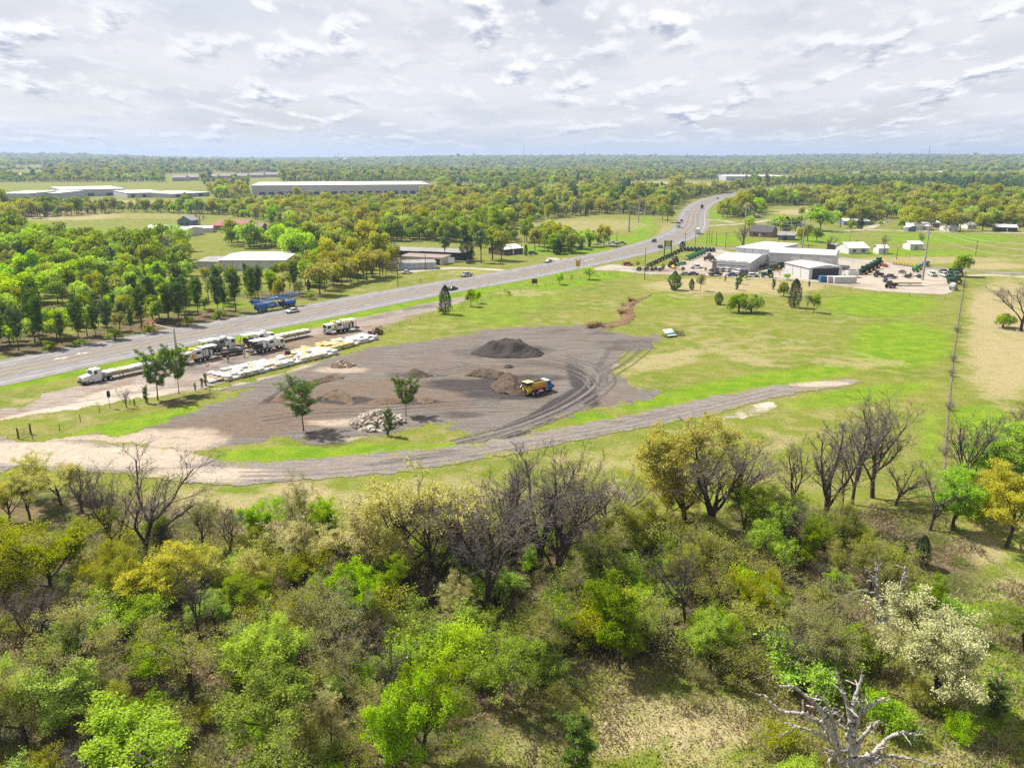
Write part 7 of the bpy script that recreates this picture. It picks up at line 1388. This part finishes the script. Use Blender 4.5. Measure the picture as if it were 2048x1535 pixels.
# beyond: warehouses, school, flats, stores
building('warehouse', 'very long pale warehouse with a flat white roof across the middle distance', (505, 391), (858, 388), 120, 13, paint('ware_wall', (0.40, 0.40, 0.41), 0.7, dirt=0.1, scale=0.02), TINW, 'shed', 1.0, [(0.04 + i * 0.05, 0.07 + i * 0.05, 0.5, 4.5, 'dock_door', DARKM) for i in range(18)], panels=0)
for fl, fr, d_, h_, lab in (((0, 403), (60, 403), 60, 9, 'grey blue warehouse at the left edge of the distance'), ((65, 400), (118, 400), 60, 8, 'pale warehouse right of the grey blue one'), ((125, 394), (250, 391), 90, 9, 'broad white factory roof in the left distance'), ((255, 396), (330, 394), 70, 6, 'low white building right of the factory'), ((345, 396), (420, 392), 60, 5, 'white low building behind the row of trees'), ((1010, 384), (1052, 384), 20, 6, 'small white building on the far tan field'), ((1452, 362), (1568, 362), 90, 10, 'large white roofed store with red sign front beyond the bend'), ((20, 358), (80, 357), 60, 10, 'white school building far at the left')):
    building('warehouse', lab, fl, fr, d_, h_, paint('ware_wall2', (0.36, 0.37, 0.39), 0.7, dirt=0.1, scale=0.02), TINW, 'shed', 1.0, [(0.1, 0.2, 0.5, 4, 'dock_door', DARKM), (0.4, 0.5, 0.5, 4, 'dock_door', DARKM), (0.7, 0.8, 0.5, 4, 'dock_door', DARKM)])
for i, (px, py) in enumerate(((345, 364), (372, 363), (408, 361), (440, 360), (468, 360), (500, 358), (530, 357))):
    building('apartment_block', ORD[i] + ' apartment block from the left in the far estate', (px, py), (px + 26, py), 22, 9, paint('stucco', (0.38, 0.33, 0.29), 0.8), paint('mauve_roof', (0.19, 0.165, 0.17), 0.8), 'gable', 5, [(0.15 + j * 0.2, 0.25 + j * 0.2, z_, z_ + 1.6, 'window', GLASS) for j in range(4) for z_ in (1.2, 4.2, 6.9)], 'apartment block', grp='apartment blocks of the far estate')

for i, (px, py) in enumerate(((110, 352), (205, 350), (265, 346), (610, 352), (668, 345), (735, 352), (860, 346), (960, 350), (1090, 345), (1230, 350), (1640, 352), (1720, 347), (1790, 355), (1880, 349), (1960, 353), (2020, 346))):
    building('far_building', ORD[i] + ' small pale building from the left in the far woods', (px, py), (px + 9 + i % 5 * 2, py), 25, 7, SIDW if i % 3 else BRICK, TINW if i % 2 else GREYP, 'gable', 2.5, [(0.4, 0.6, 0.2, 3.0, 'door', DARKM)], grp='small buildings in the far woods')
# ------------------------------------------------------------------ hand-placed trees of the middle distance
MT = [('cedarbush', 1349, 580, 541, 'dense dark green bush left of the dealer front strip', 0, 1.15), ('m_juniper', 1383, 580, 557, 'small dark conifer right of the dense dark bush', 0, 1.1), ('m_dull', 1401, 582, 547, 'slender pale budding tree beside the small dark conifer', 0, 0.7), ('cedarbush', 1437, 609, 583, 'medium green bush alone in the field below the dealer', 1, 1.1), ('roundbush', 1478, 625, 588, 'large green bush left of the pair in the field', 0, 1.15), ('roundbush', 1502, 625, 590, 'large green bush right of its twin in the field', 1, 1.05),
      ('m_bare', 1462, 622, 604, 'grey leafless scrub left of the large green bushes', 1, 1.3), ('juniper', 1588, 615, 557, 'tall dark juniper with grey lower limbs in the field', 1, 1.1), ('m_bare', 1584, 622, 580, 'grey leafless tree in front of the tall juniper', 2, 0.6), ('roundbush', 1567, 593, 564, 'green bush behind the tall juniper', 2, 0.85), ('m_green', 1627, 625, 587, 'round green tree right of the tall juniper', 1, 1.0), ('m_bare', 1612, 624, 585, 'bare sapling between the juniper and the round green tree', 0, 0.7),
      ('babypine', 1473, 580, 553, 'small pine left of the taller one in the front strip', 0, 1.0), ('babypine', 1480, 568, 545, 'taller small pine of the front strip', 1, 1.1), ('babypine', 1450, 563, 549, 'little pine farther left in the front strip', 0, 0.9), ('babypine', 1546, 579, 556, 'leaning small pine in front of the backhoe', 1, 0.9), ('babypine', 1618, 574, 561, 'tiny pine below the open shed', 0, 1.0), ('m_lime', 1574, 560, 546, 'light green bush at the corner of the small shed', 0, 1.3), ('m_lime', 1493, 559, 550, 'lime bush behind the front strip pines', 1, 1.2), ('m_bare', 1519, 557, 535, 'leafless tree between the white car and the backhoe', 3, 0.9),
      ('m_yellow', 1275, 536, 521, 'small ochre tree left end of the dealer front', 0, 0.9), ('m_yellow', 1326, 541, 525, 'small ochre tree second along the dealer front', 1, 0.9), ('m_dull', 1365, 547, 533, 'small budding tree third along the dealer front', 1, 0.9), ('m_dull', 1411, 545, 534, 'small budding tree beside the sales building cars', 2, 0.9), ('m_juniper', 1365, 499, 482, 'broad dark conifer at the dealer road corner', 1, 1.7),
      ('m_green', 1923, 553, 508, 'spreading green tree at the field fence corner', 2, 1.35), ('bare', 1485, 497, 448, 'black leafless tree behind the tallest dealer block', 1, 1.2), ('bare', 1660, 502, 470, 'grey leafless tree left of the white roofed cottage', 0, 1.2), ('bare', 1768, 508, 465, 'large grey leafless tree right of the cottage', 3, 1.1), ('bare', 1842, 490, 464, 'thin leafless tree behind the white shed', 4, 1.0), ('m_bare', 1712, 494, 478, 'small leafless tree behind the cottage', 1, 1.0), ('m_bare', 1527, 494, 480, 'low leafless bush behind the dealer', 2, 1.4),
      ('m_lime', 1560, 470, 428, 'bright lime tree beside the brick house', 0, 1.2), ('m_green', 1590, 470, 432, 'green tree right of the bright lime one', 1, 1.2), ('m_lime', 1640, 462, 415, 'broad lime tree above the blue shed', 1, 1.6), ('m_green', 1615, 482, 448, 'shaded green tree below the broad lime one', 2, 1.2), ('m_olive', 1602, 490, 455, 'olive tree beside the workshop pole', 1, 1.0), ('m_juniper', 1572, 470, 433, 'dark conifer between the lime and green trees', 0, 1.0), ('m_green', 1632, 485, 455, 'green tree at the end of the hedge', 3, 1.3),
      ('m_bare', 1535, 462, 440, 'leafless tree on the lane by the brick house', 3, 1.2), ('m_lime', 1498, 462, 432, 'lime tree left of the lane houses', 2, 1.0), ('m_juniper', 1440, 428, 404, 'dark conifer left of the pair by the bend', 0, 1.3), ('m_juniper', 1455, 428, 405, 'dark conifer right of the pair by the bend', 1, 1.3), ('m_olive', 1825, 458, 412, 'large olive tree by the long mobile home', 0, 1.4), ('m_green', 1803, 458, 440, 'small round tree left of the mobile home', 0, 1.2), ('m_yellow', 1895, 462, 420, 'large ochre oak before the mobile homes', 0, 1.5), ('m_yellow', 1920, 462, 424, 'large ochre oak right of its twin', 1, 1.3), ('m_olive', 1965, 462, 425, 'olive tree at the right of the ochre oaks', 2, 1.6),
      ('m_juniper', 1720, 458, 436, 'dark round conifer in front of the white roofed house', 1, 1.5), ('m_green', 1702, 462, 440, 'green tree left of the dark round conifer', 0, 1.2), ('m_juniper', 1745, 437, 410, 'tall dark conifer pair by the pale lane', 0, 1.8), ('m_lime', 1760, 452, 440, 'lime bush beside the pale lane', 0, 1.3), ('m_pine', 1680, 455, 405, 'dark pine behind the houses at the right', 0, 1.3), ('m_olive', 1700, 450, 420, 'olive tree behind the white roofed house', 1, 1.2),
      # around the storage sheds
      ('m_lime', 722, 506, 470, 'bright lime tree rising above the carport roofs', 0, 0.9), ('juniper', 935, 521, 472, 'tall black cypress with two tops in the storage yard', 0, 1.5), ('m_juniper', 1052, 512, 488, 'small dark cypress beside the pale roofed house', 1, 0.7), ('m_pine', 890, 522, 464, 'tall pine left of the black cypress', 0, 1.2), ('m_pine', 962, 526, 458, 'tall pine right of the black cypress', 1, 1.2), ('m_green', 985, 520, 456, 'big green tree shading the storage yard', 0, 1.1), ('m_olive', 1003, 521, 460, 'big olive tree beside the pale roofed house', 1, 1.0),
      ('m_pine', 738, 530, 490, 'dark pine in front of the carport sheds', 2, 1.1), ('m_olive', 1070, 501, 456, 'olive green tree behind the pale roofed house', 2, 1.1), ('m_green', 1097, 503, 462, 'green tree left of the round dark one by the highway', 1, 1.0), ('m_juniper', 1115, 509, 480, 'round dark conifer by the highway meadow', 0, 1.7), ('m_green', 1138, 504, 461, 'round green tree at the right end of the storage yard', 2, 1.2), ('m_lime', 1182, 488, 464, 'light green tree alone by the side road', 1, 1.1),
      ('m_green', 1335, 445, 410, 'bright green tree by the highway bend', 3, 1.2), ('m_green', 1325, 440, 407, 'dark green tree left of the bright one by the bend', 0, 1.2),
      ('m_bare', 345, 532, 470, 'large dead looking bare tree in front of the white barn', 0, 1.2), ('m_bare', 300, 535, 492, 'bare tree left of the large dead looking one', 1, 1.3), ('m_bare', 400, 455, 408, 'big grey bare tree behind the farmhouse', 2, 1.4), ('m_bare', 325, 545, 496, 'bare tree below the large dead looking one', 3, 1.2)]
spots = []
for kd, bx, by, ty, lab, vv, w in MT:
    o = plant(kd, bx, by, ty, lab, None, vv, w); spots.append((o.location.x, o.location.y))
def row(kind, pts, label, grp, hr, wr=(0.9, 1.2), vmix=None):
    for (bx, by) in pts: o = plant(rnd.choice(kind) if isinstance(kind, list) else kind, bx, by, None, label, grp, None, rnd.uniform(*wr), h=rnd.uniform(*hr)); spots.append((o.location.x, o.location.y))
row('m_yellow', [(650, 580), (668, 574), (684, 570), (702, 566), (716, 562), (734, 560), (745, 556), (760, 553), (690, 552), (660, 560), (725, 546), (640, 590)], 'golden leaved oak in the clump beside the highway', 'golden oaks beside the highway', (8, 12), (0.95, 1.25))
row('m_bare', [(772, 552), (784, 549), (793, 546), (765, 548), (800, 543)], 'leafless tree at the right end of the golden oaks', 'bare trees by the golden oaks', (5, 7))
row('m_lime', [(40, 610), (80, 605), (125, 590), (165, 578), (200, 570), (20, 590)], 'broad lime tree behind the roadside pines', 'broad lime trees behind the roadside pines', (10, 13), (1.3, 1.6))
row('tallpine', [(x_ + rnd.uniform(-9, 9), y_ + rnd.uniform(-5, 3)) for x_, y_ in [(6, 702), (40, 698), (85, 694), (130, 690), (165, 685), (190, 680), (225, 674), (262, 668), (292, 663), (330, 652), (352, 648), (378, 640), (402, 636), (430, 630), (455, 624), (475, 622), (500, 612), (520, 608), (545, 600), (565, 596), (585, 590), (60, 675), (110, 668), (150, 664), (205, 655), (250, 648), (300, 640), (345, 630), (390, 618), (440, 610), (490, 598), (530, 590), (15, 668), (560, 582), (480, 585), (420, 598), (365, 612), (310, 622), (270, 630), (180, 640)] if not (395 < x_ < 572 and y_ < 596)],
    'tall dark pine in the belt between the highway and the works building', 'tall roadside pines', (6.5, 14), (0.95, 1.25))
row(['m_green', 'm_lime', 'm_dull'], [(20, 690), (70, 686), (115, 680), (175, 672), (240, 662), (285, 652), (320, 645), (372, 628), (410, 622), (450, 612), (510, 596), (550, 590), (600, 592), (90, 660), (140, 650), (215, 640), (330, 606), (470, 576)], 'low leafy tree under the tall roadside pines', 'low trees under the roadside pines', (4.5, 8), (1.0, 1.4))
row(['m_green', 'm_lime', 'm_pine', 'm_olive'], [(412, 566), (438, 562), (462, 568), (492, 560), (520, 566), (548, 560), (566, 556), (585, 552), (425, 580), (505, 578), (540, 575)], 'mixed tree screening the front of the wide flat works building', 'trees in front of the works building', (4.5, 8.0), (0.8, 1.1))
row('m_bush', [(100, 702), (160, 692), (230, 681), (300, 668), (375, 650), (440, 638), (520, 618), (620, 598)], 'bush at the foot of the roadside pines', 'bushes under the roadside pines', (2, 3.5), (1.0, 1.4))
# ------------------------------------------------------------------ woods: the nearest as single trees, the rest as one mass
FIELDS = [[(1403, 446), (1412, 415), (1440, 398), (1560, 374), (1660, 374), (1660, 388), (1540, 398), (1480, 410), (1436, 436)], [(15, 442), (250, 424), (430, 430), (500, 438), (580, 458), (570, 480), (520, 484), (430, 480), (470, 500), (400, 500), (330, 492), (200, 500), (60, 480)], [(1000, 476), (1040, 447), (1120, 436), (1200, 428), (1320, 432), (1345, 440), (1340, 462), (1300, 476), (1240, 490), (1150, 492), (1060, 482)],
          [(680, 488), (800, 484), (1060, 486), (1110, 515), (1000, 545), (880, 565), (615, 610), (640, 585), (790, 555), (800, 520), (690, 505)], [(382, 498), (574, 498), (585, 560), (560, 585), (470, 592), (400, 590), (380, 550)], [(60, 625), (130, 612), (150, 640), (70, 660)],
          [(-400, 900)] + [(x, y - 2) for x, y in NEAR_E[:-6]] + [(1420, 440), (1500, 436), (1560, 432), (1660, 440), (1700, 452), (1800, 440), (1830, 455), (2300, 455), (2300, 1600), (-400, 1600)], [(900, 370), (1120, 370), (1180, 386), (1040, 388), (900, 386)], [(1200, 372), (1310, 362), (1460, 361), (1500, 372), (1420, 384), (1250, 384)],
          [(495, 366), (870, 366), (880, 390), (810, 397), (500, 400)], [(-20, 366), (400, 366), (430, 398), (250, 405), (-20, 406)], [(150, 400), (400, 398), (560, 404), (420, 416), (160, 412)], [(1520, 412), (1660, 412), (1650, 434), (1530, 434)], [(1440, 350), (1580, 350), (1600, 366), (1440, 366)], [(330, 352), (560, 350), (560, 366), (330, 368)], [(10, 350), (90, 350), (90, 360), (10, 360)], [(1690, 348), (2060, 350), (2060, 358), (1690, 358)]]
FG_ = [np.array(gpoly([(x, max(y, 330)) for x, y in f])) for f in FIELDS]
def open_mask(P, margin=3.0):
    o = np.zeros(len(P), bool)
    for f in FG_: o |= poly_sd(P, f) < margin * 0.5
    # the highway corridor and strips of lanes
    for i in range(0, len(CL), 4): o |= np.hypot(P[:, 0] - CL[i, 0], P[:, 1] - CL[i, 1]) < 23 - 4 * (i > 200)
    return o
def scatter(y0, y1, step, seed):
    g = np.random.default_rng(seed); ny_ = int((y1 - y0) / step); X, Y = [], []
    for j in range(ny_):
        y_ = y0 + j * step; w_ = y_ * 0.66 + 40; n_ = int(2 * w_ / step); X.append(np.linspace(-w_, w_, n_) + g.uniform(-0.42, 0.42, n_) * step); Y.append(y_ + g.uniform(-0.42, 0.42, n_) * step)
    P = np.stack([np.concatenate(X), np.concatenate(Y)], 1); return P[~open_mask(P)], g
KN = ['m_green', 'm_olive', 'm_yellow', 'm_lime', 'm_dull', 'm_pale', 'm_pine', 'm_juniper', 'm_bare', 'm_bush']
def species(P, g):
    a = fbm(P[:, 0] / 55 + 7, P[:, 1] / 75 + 3, 3) + g.normal(0, 0.085, len(P)); b = fbm(P[:, 0] / 140 + 70, P[:, 1] / 170, 2); r = g.random(len(P))
    k_ = np.where(a < 0.33, 0, np.where(a < 0.38, 3, np.where(a < 0.43, 1, np.where(a < 0.445, 2, np.where(a < 0.50, 5, np.where(a < 0.535, 8, np.where(a < 0.58, 4, np.where(a < 0.64, 0, 1))))))))
    k_ = np.where((b > 0.54) & (r < 0.4), 6, k_); k_ = np.where(r > 0.965, 7, k_); px, py = proj(P[:, 0], P[:, 1], 0)
    k_ = np.where((px > 1575) & (py > 369) & (py < 392 - (px < 1800) * 4) & (r < 0.93), 6, k_); k_ = np.where((px < 330) & (py > 405) & (py < 432) & (r < 0.5), 0, k_)
    near_l = (px < 640) & (py > 478); k_ = np.where(near_l & (k_ == 2), 0, k_); k_ = np.where(near_l & (k_ == 4), 3, k_); k_ = np.where(near_l & (k_ == 1) & (r < 0.5), 3, k_); k_ = np.where(near_l & (r < 0.12), 6, k_); k_ = np.where(near_l & (k_ == 8) & (r < 0.6), 3, k_)
    return k_
P1, g1_ = scatter(215, 640, 6.3, 21)
if len(spots): P1 = P1[np.min(np.hypot(P1[:, None, 0] - np.array(spots)[None, :, 0], P1[:, None, 1] - np.array(spots)[None, :, 1]), 1) > 4.5]
K1 = species(P1, g1_); order = np.argsort(np.hypot(P1[:, 0], P1[:, 1])); P1 = P1[order]; K1 = K1[order]
WHERE = [(lambda x, y: x < 600 and y > 500, 'in the wood left of the roadside pines'), (lambda x, y: x < 600 and y > 470, 'at the near edge of the left meadow'), (lambda x, y: x < 480, 'in the wood around the farm'), (lambda x, y: x < 1180 and y > 452, 'in the wood behind the storage sheds'), (lambda x, y: x < 1350, 'in the wood behind the highway meadow'), (lambda x, y: True, 'in the woods behind the houses at the right')]
ADJ = dict(m_green='round green tree', m_olive='olive green oak', m_yellow='ochre leaved oak', m_lime='light lime tree', m_dull='dull brown budding tree', m_pale='pale green budding tree', m_pine='dark pine', m_juniper='dark juniper', m_bare='grey leafless tree', m_bush='low bush')
HTS = dict(m_green=(8, 12), m_olive=(9, 13), m_yellow=(8, 12), m_lime=(7, 11), m_dull=(8, 12), m_pale=(8, 12), m_pine=(9, 14), m_juniper=(4, 7), m_bare=(8, 12), m_bush=(2, 4))
MERGED = {}
def merged(kind):
    """trunk and crown in one mesh, for trees too far off to show their parts"""
    if kind not in MERGED:
        MERGED[kind] = []
        for a, b, h_, r_ in PROTO[kind]:
            va = np.empty(len(a.vertices) * 3, np.float32); a.vertices.foreach_get('co', va); vb = np.empty(len(b.vertices) * 3, np.float32); b.vertices.foreach_get('co', vb)
            fa = np.empty(len(a.polygons) * 4, np.int32); a.loops.foreach_get('vertex_index', fa); fb = np.empty(len(b.polygons) * 4, np.int32); b.loops.foreach_get('vertex_index', fb)
            na, nb = len(a.polygons), len(b.polygons); me_ = mesh_np(kind, np.concatenate([va.reshape(-1, 3), vb.reshape(-1, 3)]), np.concatenate([fa.reshape(-1, 4), fb.reshape(-1, 4) + len(a.vertices)]), [a.materials[0], b.materials[0]], np.r_[np.zeros(na), np.ones(nb)])
            tn = np.full(nb, 0.5, np.float32)
            if 'tone' in b.attributes: b.attributes['tone'].data.foreach_get('value', tn)
            fattr(me_, 'tone', np.r_[np.full(na, 0.5), tn], 'FACE'); MERGED[kind].append((me_, h_, r_))
    return MERGED[kind]
cap = {}; rest = []
for (x, y), ki in zip(P1, K1):
    kd = KN[ki]; nm = NAMES[kd]; px, py = proj(x, y, 0); cap[nm] = cap.get(nm, 0) + 1
    if cap[nm] > 190: rest.append((x, y, ki)); continue
    wl = next(w for f, w in WHERE if f(px, py)); me_, h_, r_ = rnd.choice(merged(kd)); s_ = rnd.uniform(*HTS[kd]) / h_ * math.exp(rnd.gauss(0, 0.18)) * (0.58 if px < 600 and 478 < py < 528 else 0.8 if px < 640 and py >= 528 else 1.0); w = rnd.uniform(0.75, 1.1)
    o = obj(nm, me_, None, (x, y, 0), rnd.random() * 6.28); o.scale = (s_ * w, s_ * w, s_); tag(o, ADJ[kd] + ' ' + wl, nm.split('_')[-1], 'trees ' + wl)
P2, g2_ = scatter(640, 1250, 7.6, 22); K2 = species(P2, g2_); P3, g3_ = scatter(1250, 2600, 13.0, 23); K3 = species(P3, g3_); P4, g4_ = scatter(2600, 9500, 30.0, 24); K4 = species(P4, g4_)
for K_, g_ in ((K3, g3_), (K4, g4_)):      # far kinds swapped so the colour itself carries haze's darker, cooler tone
    q_ = g_.random(len(K_)); K_[(K_ == 2)] = 0; K_[(K_ == 1) & (q_ < 0.55)] = 6; K_[(K_ == 3) & (q_ < 0.6)] = 0
def clear(P, K, thr, s_):      # pastures and clearings among the far woods
    m_ = fbm(P[:, 0] / s_ + 3, P[:, 1] / (s_ * 1.4) + 11, 3) < thr; return P[m_], K[m_]
P3, K3 = clear(P3, K3, 0.64, 260); P4, K4 = clear(P4, K4, 0.66, 600)
PA = np.concatenate([np.array([r[:2] for r in rest]).reshape(-1, 2), P2, P3, P4]); KA = np.concatenate([np.array([r[2] for r in rest], int), K2, K3, K4])
gg = np.random.default_rng(9); hh = np.array([np.mean(HTS[q]) for q in KN])[KA] * np.exp(gg.normal(0, 0.25, len(PA))); dd = np.hypot(PA[:, 0], PA[:, 1])
lib = bpy.data.collections.new('woodland_trees'); lib_h = []; lib_idx = {}
for ki, kd in enumerate(KN):
    lib_idx[ki] = []
    for me_, h_, r_ in merged(kd):
        o = bpy.data.objects.new('t%03d_%s' % (len(lib_h), kd), me_); lib.objects.link(o); lib_idx[ki].append(len(lib_h)); lib_h.append(h_)
qx_, qy_ = proj(PA[:, 0], PA[:, 1], 0); hh = np.where((qx_ < 900) & (qy_ > 396) & (qy_ < 424), hh * 0.55, hh)      # low scrub in front of the warehouses
var = np.array([lib_idx[k_][int(q * len(lib_idx[k_]))] for k_, q in zip(KA, gg.random(len(KA)))]); sc0 = hh / np.array(lib_h)[var]; big = 1 + 0.55 * sm((dd - 1200) / 1500) + 1.0 * sm((dd - 2500) / 2500)
me = bpy.data.meshes.new('distant_woods'); me.vertices.add(len(PA)); me.vertices.foreach_set('co', np.column_stack([PA, Hf(PA[:, 0], PA[:, 1]) - 0.2]).astype(np.float32).ravel())
a_ = me.attributes.new('var', 'INT', 'POINT'); a_.data.foreach_set('value', var.astype(np.int32)); a_ = me.attributes.new('scl', 'FLOAT_VECTOR', 'POINT'); a_.data.foreach_set('vector', np.column_stack([sc0 * big * 1.05, sc0 * big * 1.05, sc0 * (1 + 0.25 * (big - 1))]).astype(np.float32).ravel())
a_ = me.attributes.new('rot', 'FLOAT_VECTOR', 'POINT'); a_.data.foreach_set('vector', np.column_stack([np.zeros(len(PA)), np.zeros(len(PA)), gg.random(len(PA)) * 6.28]).astype(np.float32).ravel())
fw = tag(obj('distant_woods', me), 'spring green, ochre and dark pine woods stretching to the horizon', 'woods', kind='stuff')
ng = bpy.data.node_groups.new('scatter_trees', 'GeometryNodeTree'); ng.interface.new_socket('Geometry', in_out='INPUT', socket_type='NodeSocketGeometry'); ng.interface.new_socket('Geometry', in_out='OUTPUT', socket_type='NodeSocketGeometry')
gi = ng.nodes.new('NodeGroupInput'); go = ng.nodes.new('NodeGroupOutput'); ip = ng.nodes.new('GeometryNodeInstanceOnPoints'); ci = ng.nodes.new('GeometryNodeCollectionInfo'); ci.inputs['Collection'].default_value = lib; ci.inputs['Separate Children'].default_value = True; ci.inputs['Reset Children'].default_value = True
m2p = ng.nodes.new('GeometryNodeMeshToPoints'); ng.links.new(gi.outputs[0], m2p.inputs[0]); ng.links.new(m2p.outputs[0], ip.inputs['Points']); ng.links.new(ci.outputs[0], ip.inputs['Instance']); ip.inputs['Pick Instance'].default_value = True
for nm, ty, so in (('var', 'INT', 'Instance Index'), ('scl', 'FLOAT_VECTOR', 'Scale'), ('rot', 'FLOAT_VECTOR', 'Rotation')):
    na = ng.nodes.new('GeometryNodeInputNamedAttribute'); na.data_type = ty; na.inputs['Name'].default_value = nm
    ng.links.new(na.outputs[0], ip.inputs[so])
ng.links.new(ip.outputs[0], go.inputs[0]); fw.modifiers.new('scatter', 'NODES').node_group = ng
print('trees single', sum(min(v_, 190) for v_ in cap.values()), 'mass', len(PA), cap)
# ------------------------------------------------------------------ far masts, water tower, haze
def radio_mast(px, ty, d, lab):
    x = (px - 1024) / FPX * d * CP; z0 = float(Hf(x, d)); top = GY(px, ty, d).z; t = thing('radio_mast', lab, 'mast', (x, d, z0)); hgt = top - z0; m = MB()
    for a in range(3): m.tube((1.6 * math.cos(a * 2.1), 1.6 * math.sin(a * 2.1), 0), (0.9 * math.cos(a * 2.1), 0.9 * math.sin(a * 2.1), hgt), 0.5, 0.4, 5)
    m.build('lattice', GREYP, t); m = MB()
    for z_ in (0.25, 0.5, 0.75, 0.97): m.box((0, 0, hgt * z_), (2.4, 2.4, 1.2))
    m.build('platforms', REDL, t)
radio_mast(1047, 290, 5200, 'left one of the two tall thin masts above the middle horizon'); radio_mast(1170, 290, 5200, 'right one of the two tall thin masts above the middle horizon'); radio_mast(1857, 291, 4200, 'thin mast above the right horizon'); radio_mast(1410, 306, 4800, 'short mast on the hill beyond the bend'); radio_mast(678, 304, 4600, 'short mast near the water tower')
x = (690 - 1024) / FPX * 3600 * CP; z0 = float(Hf(x, 3600)); t = thing('water_tower', 'white water tower on the left horizon', 'tower', (x, 3600, z0)); m = MB(); m.tube((0, 0, 0), (0, 0, 30), 2.2, 1.8, 12); m.build('stem', SIDW, t); m = MB()
for i in range(8):
    a0, a1 = -math.pi / 2 + math.pi * i / 8, -math.pi / 2 + math.pi * (i + 1) / 8; m.tube((0, 0, 35 + 6 * math.sin(a0)), (0, 0, 35 + 6 * math.sin(a1)), max(8.5 * math.cos(a0), 0.1), max(8.5 * math.cos(a1), 0.1), 18, False)
m.build('tank', SIDW, t, smooth=True)
m = MB(); m.box((0, 4800, -6), (19000, 16000, 168)); hzo = m.build('haze', [], None); k = NT('haze_air'); vp = k.n('ShaderNodeVolumePrincipled'); vp.inputs['Color'].default_value = (0.45, 0.58, 0.82, 1); vp.inputs['Density'].default_value = 0.00010; vp.inputs['Anisotropy'].default_value = 0.2; k.t.links.new(vp.outputs[0], k.out.inputs['Volume']); hzo.data.materials.append(k.m); tag(hzo, kind='stuff')
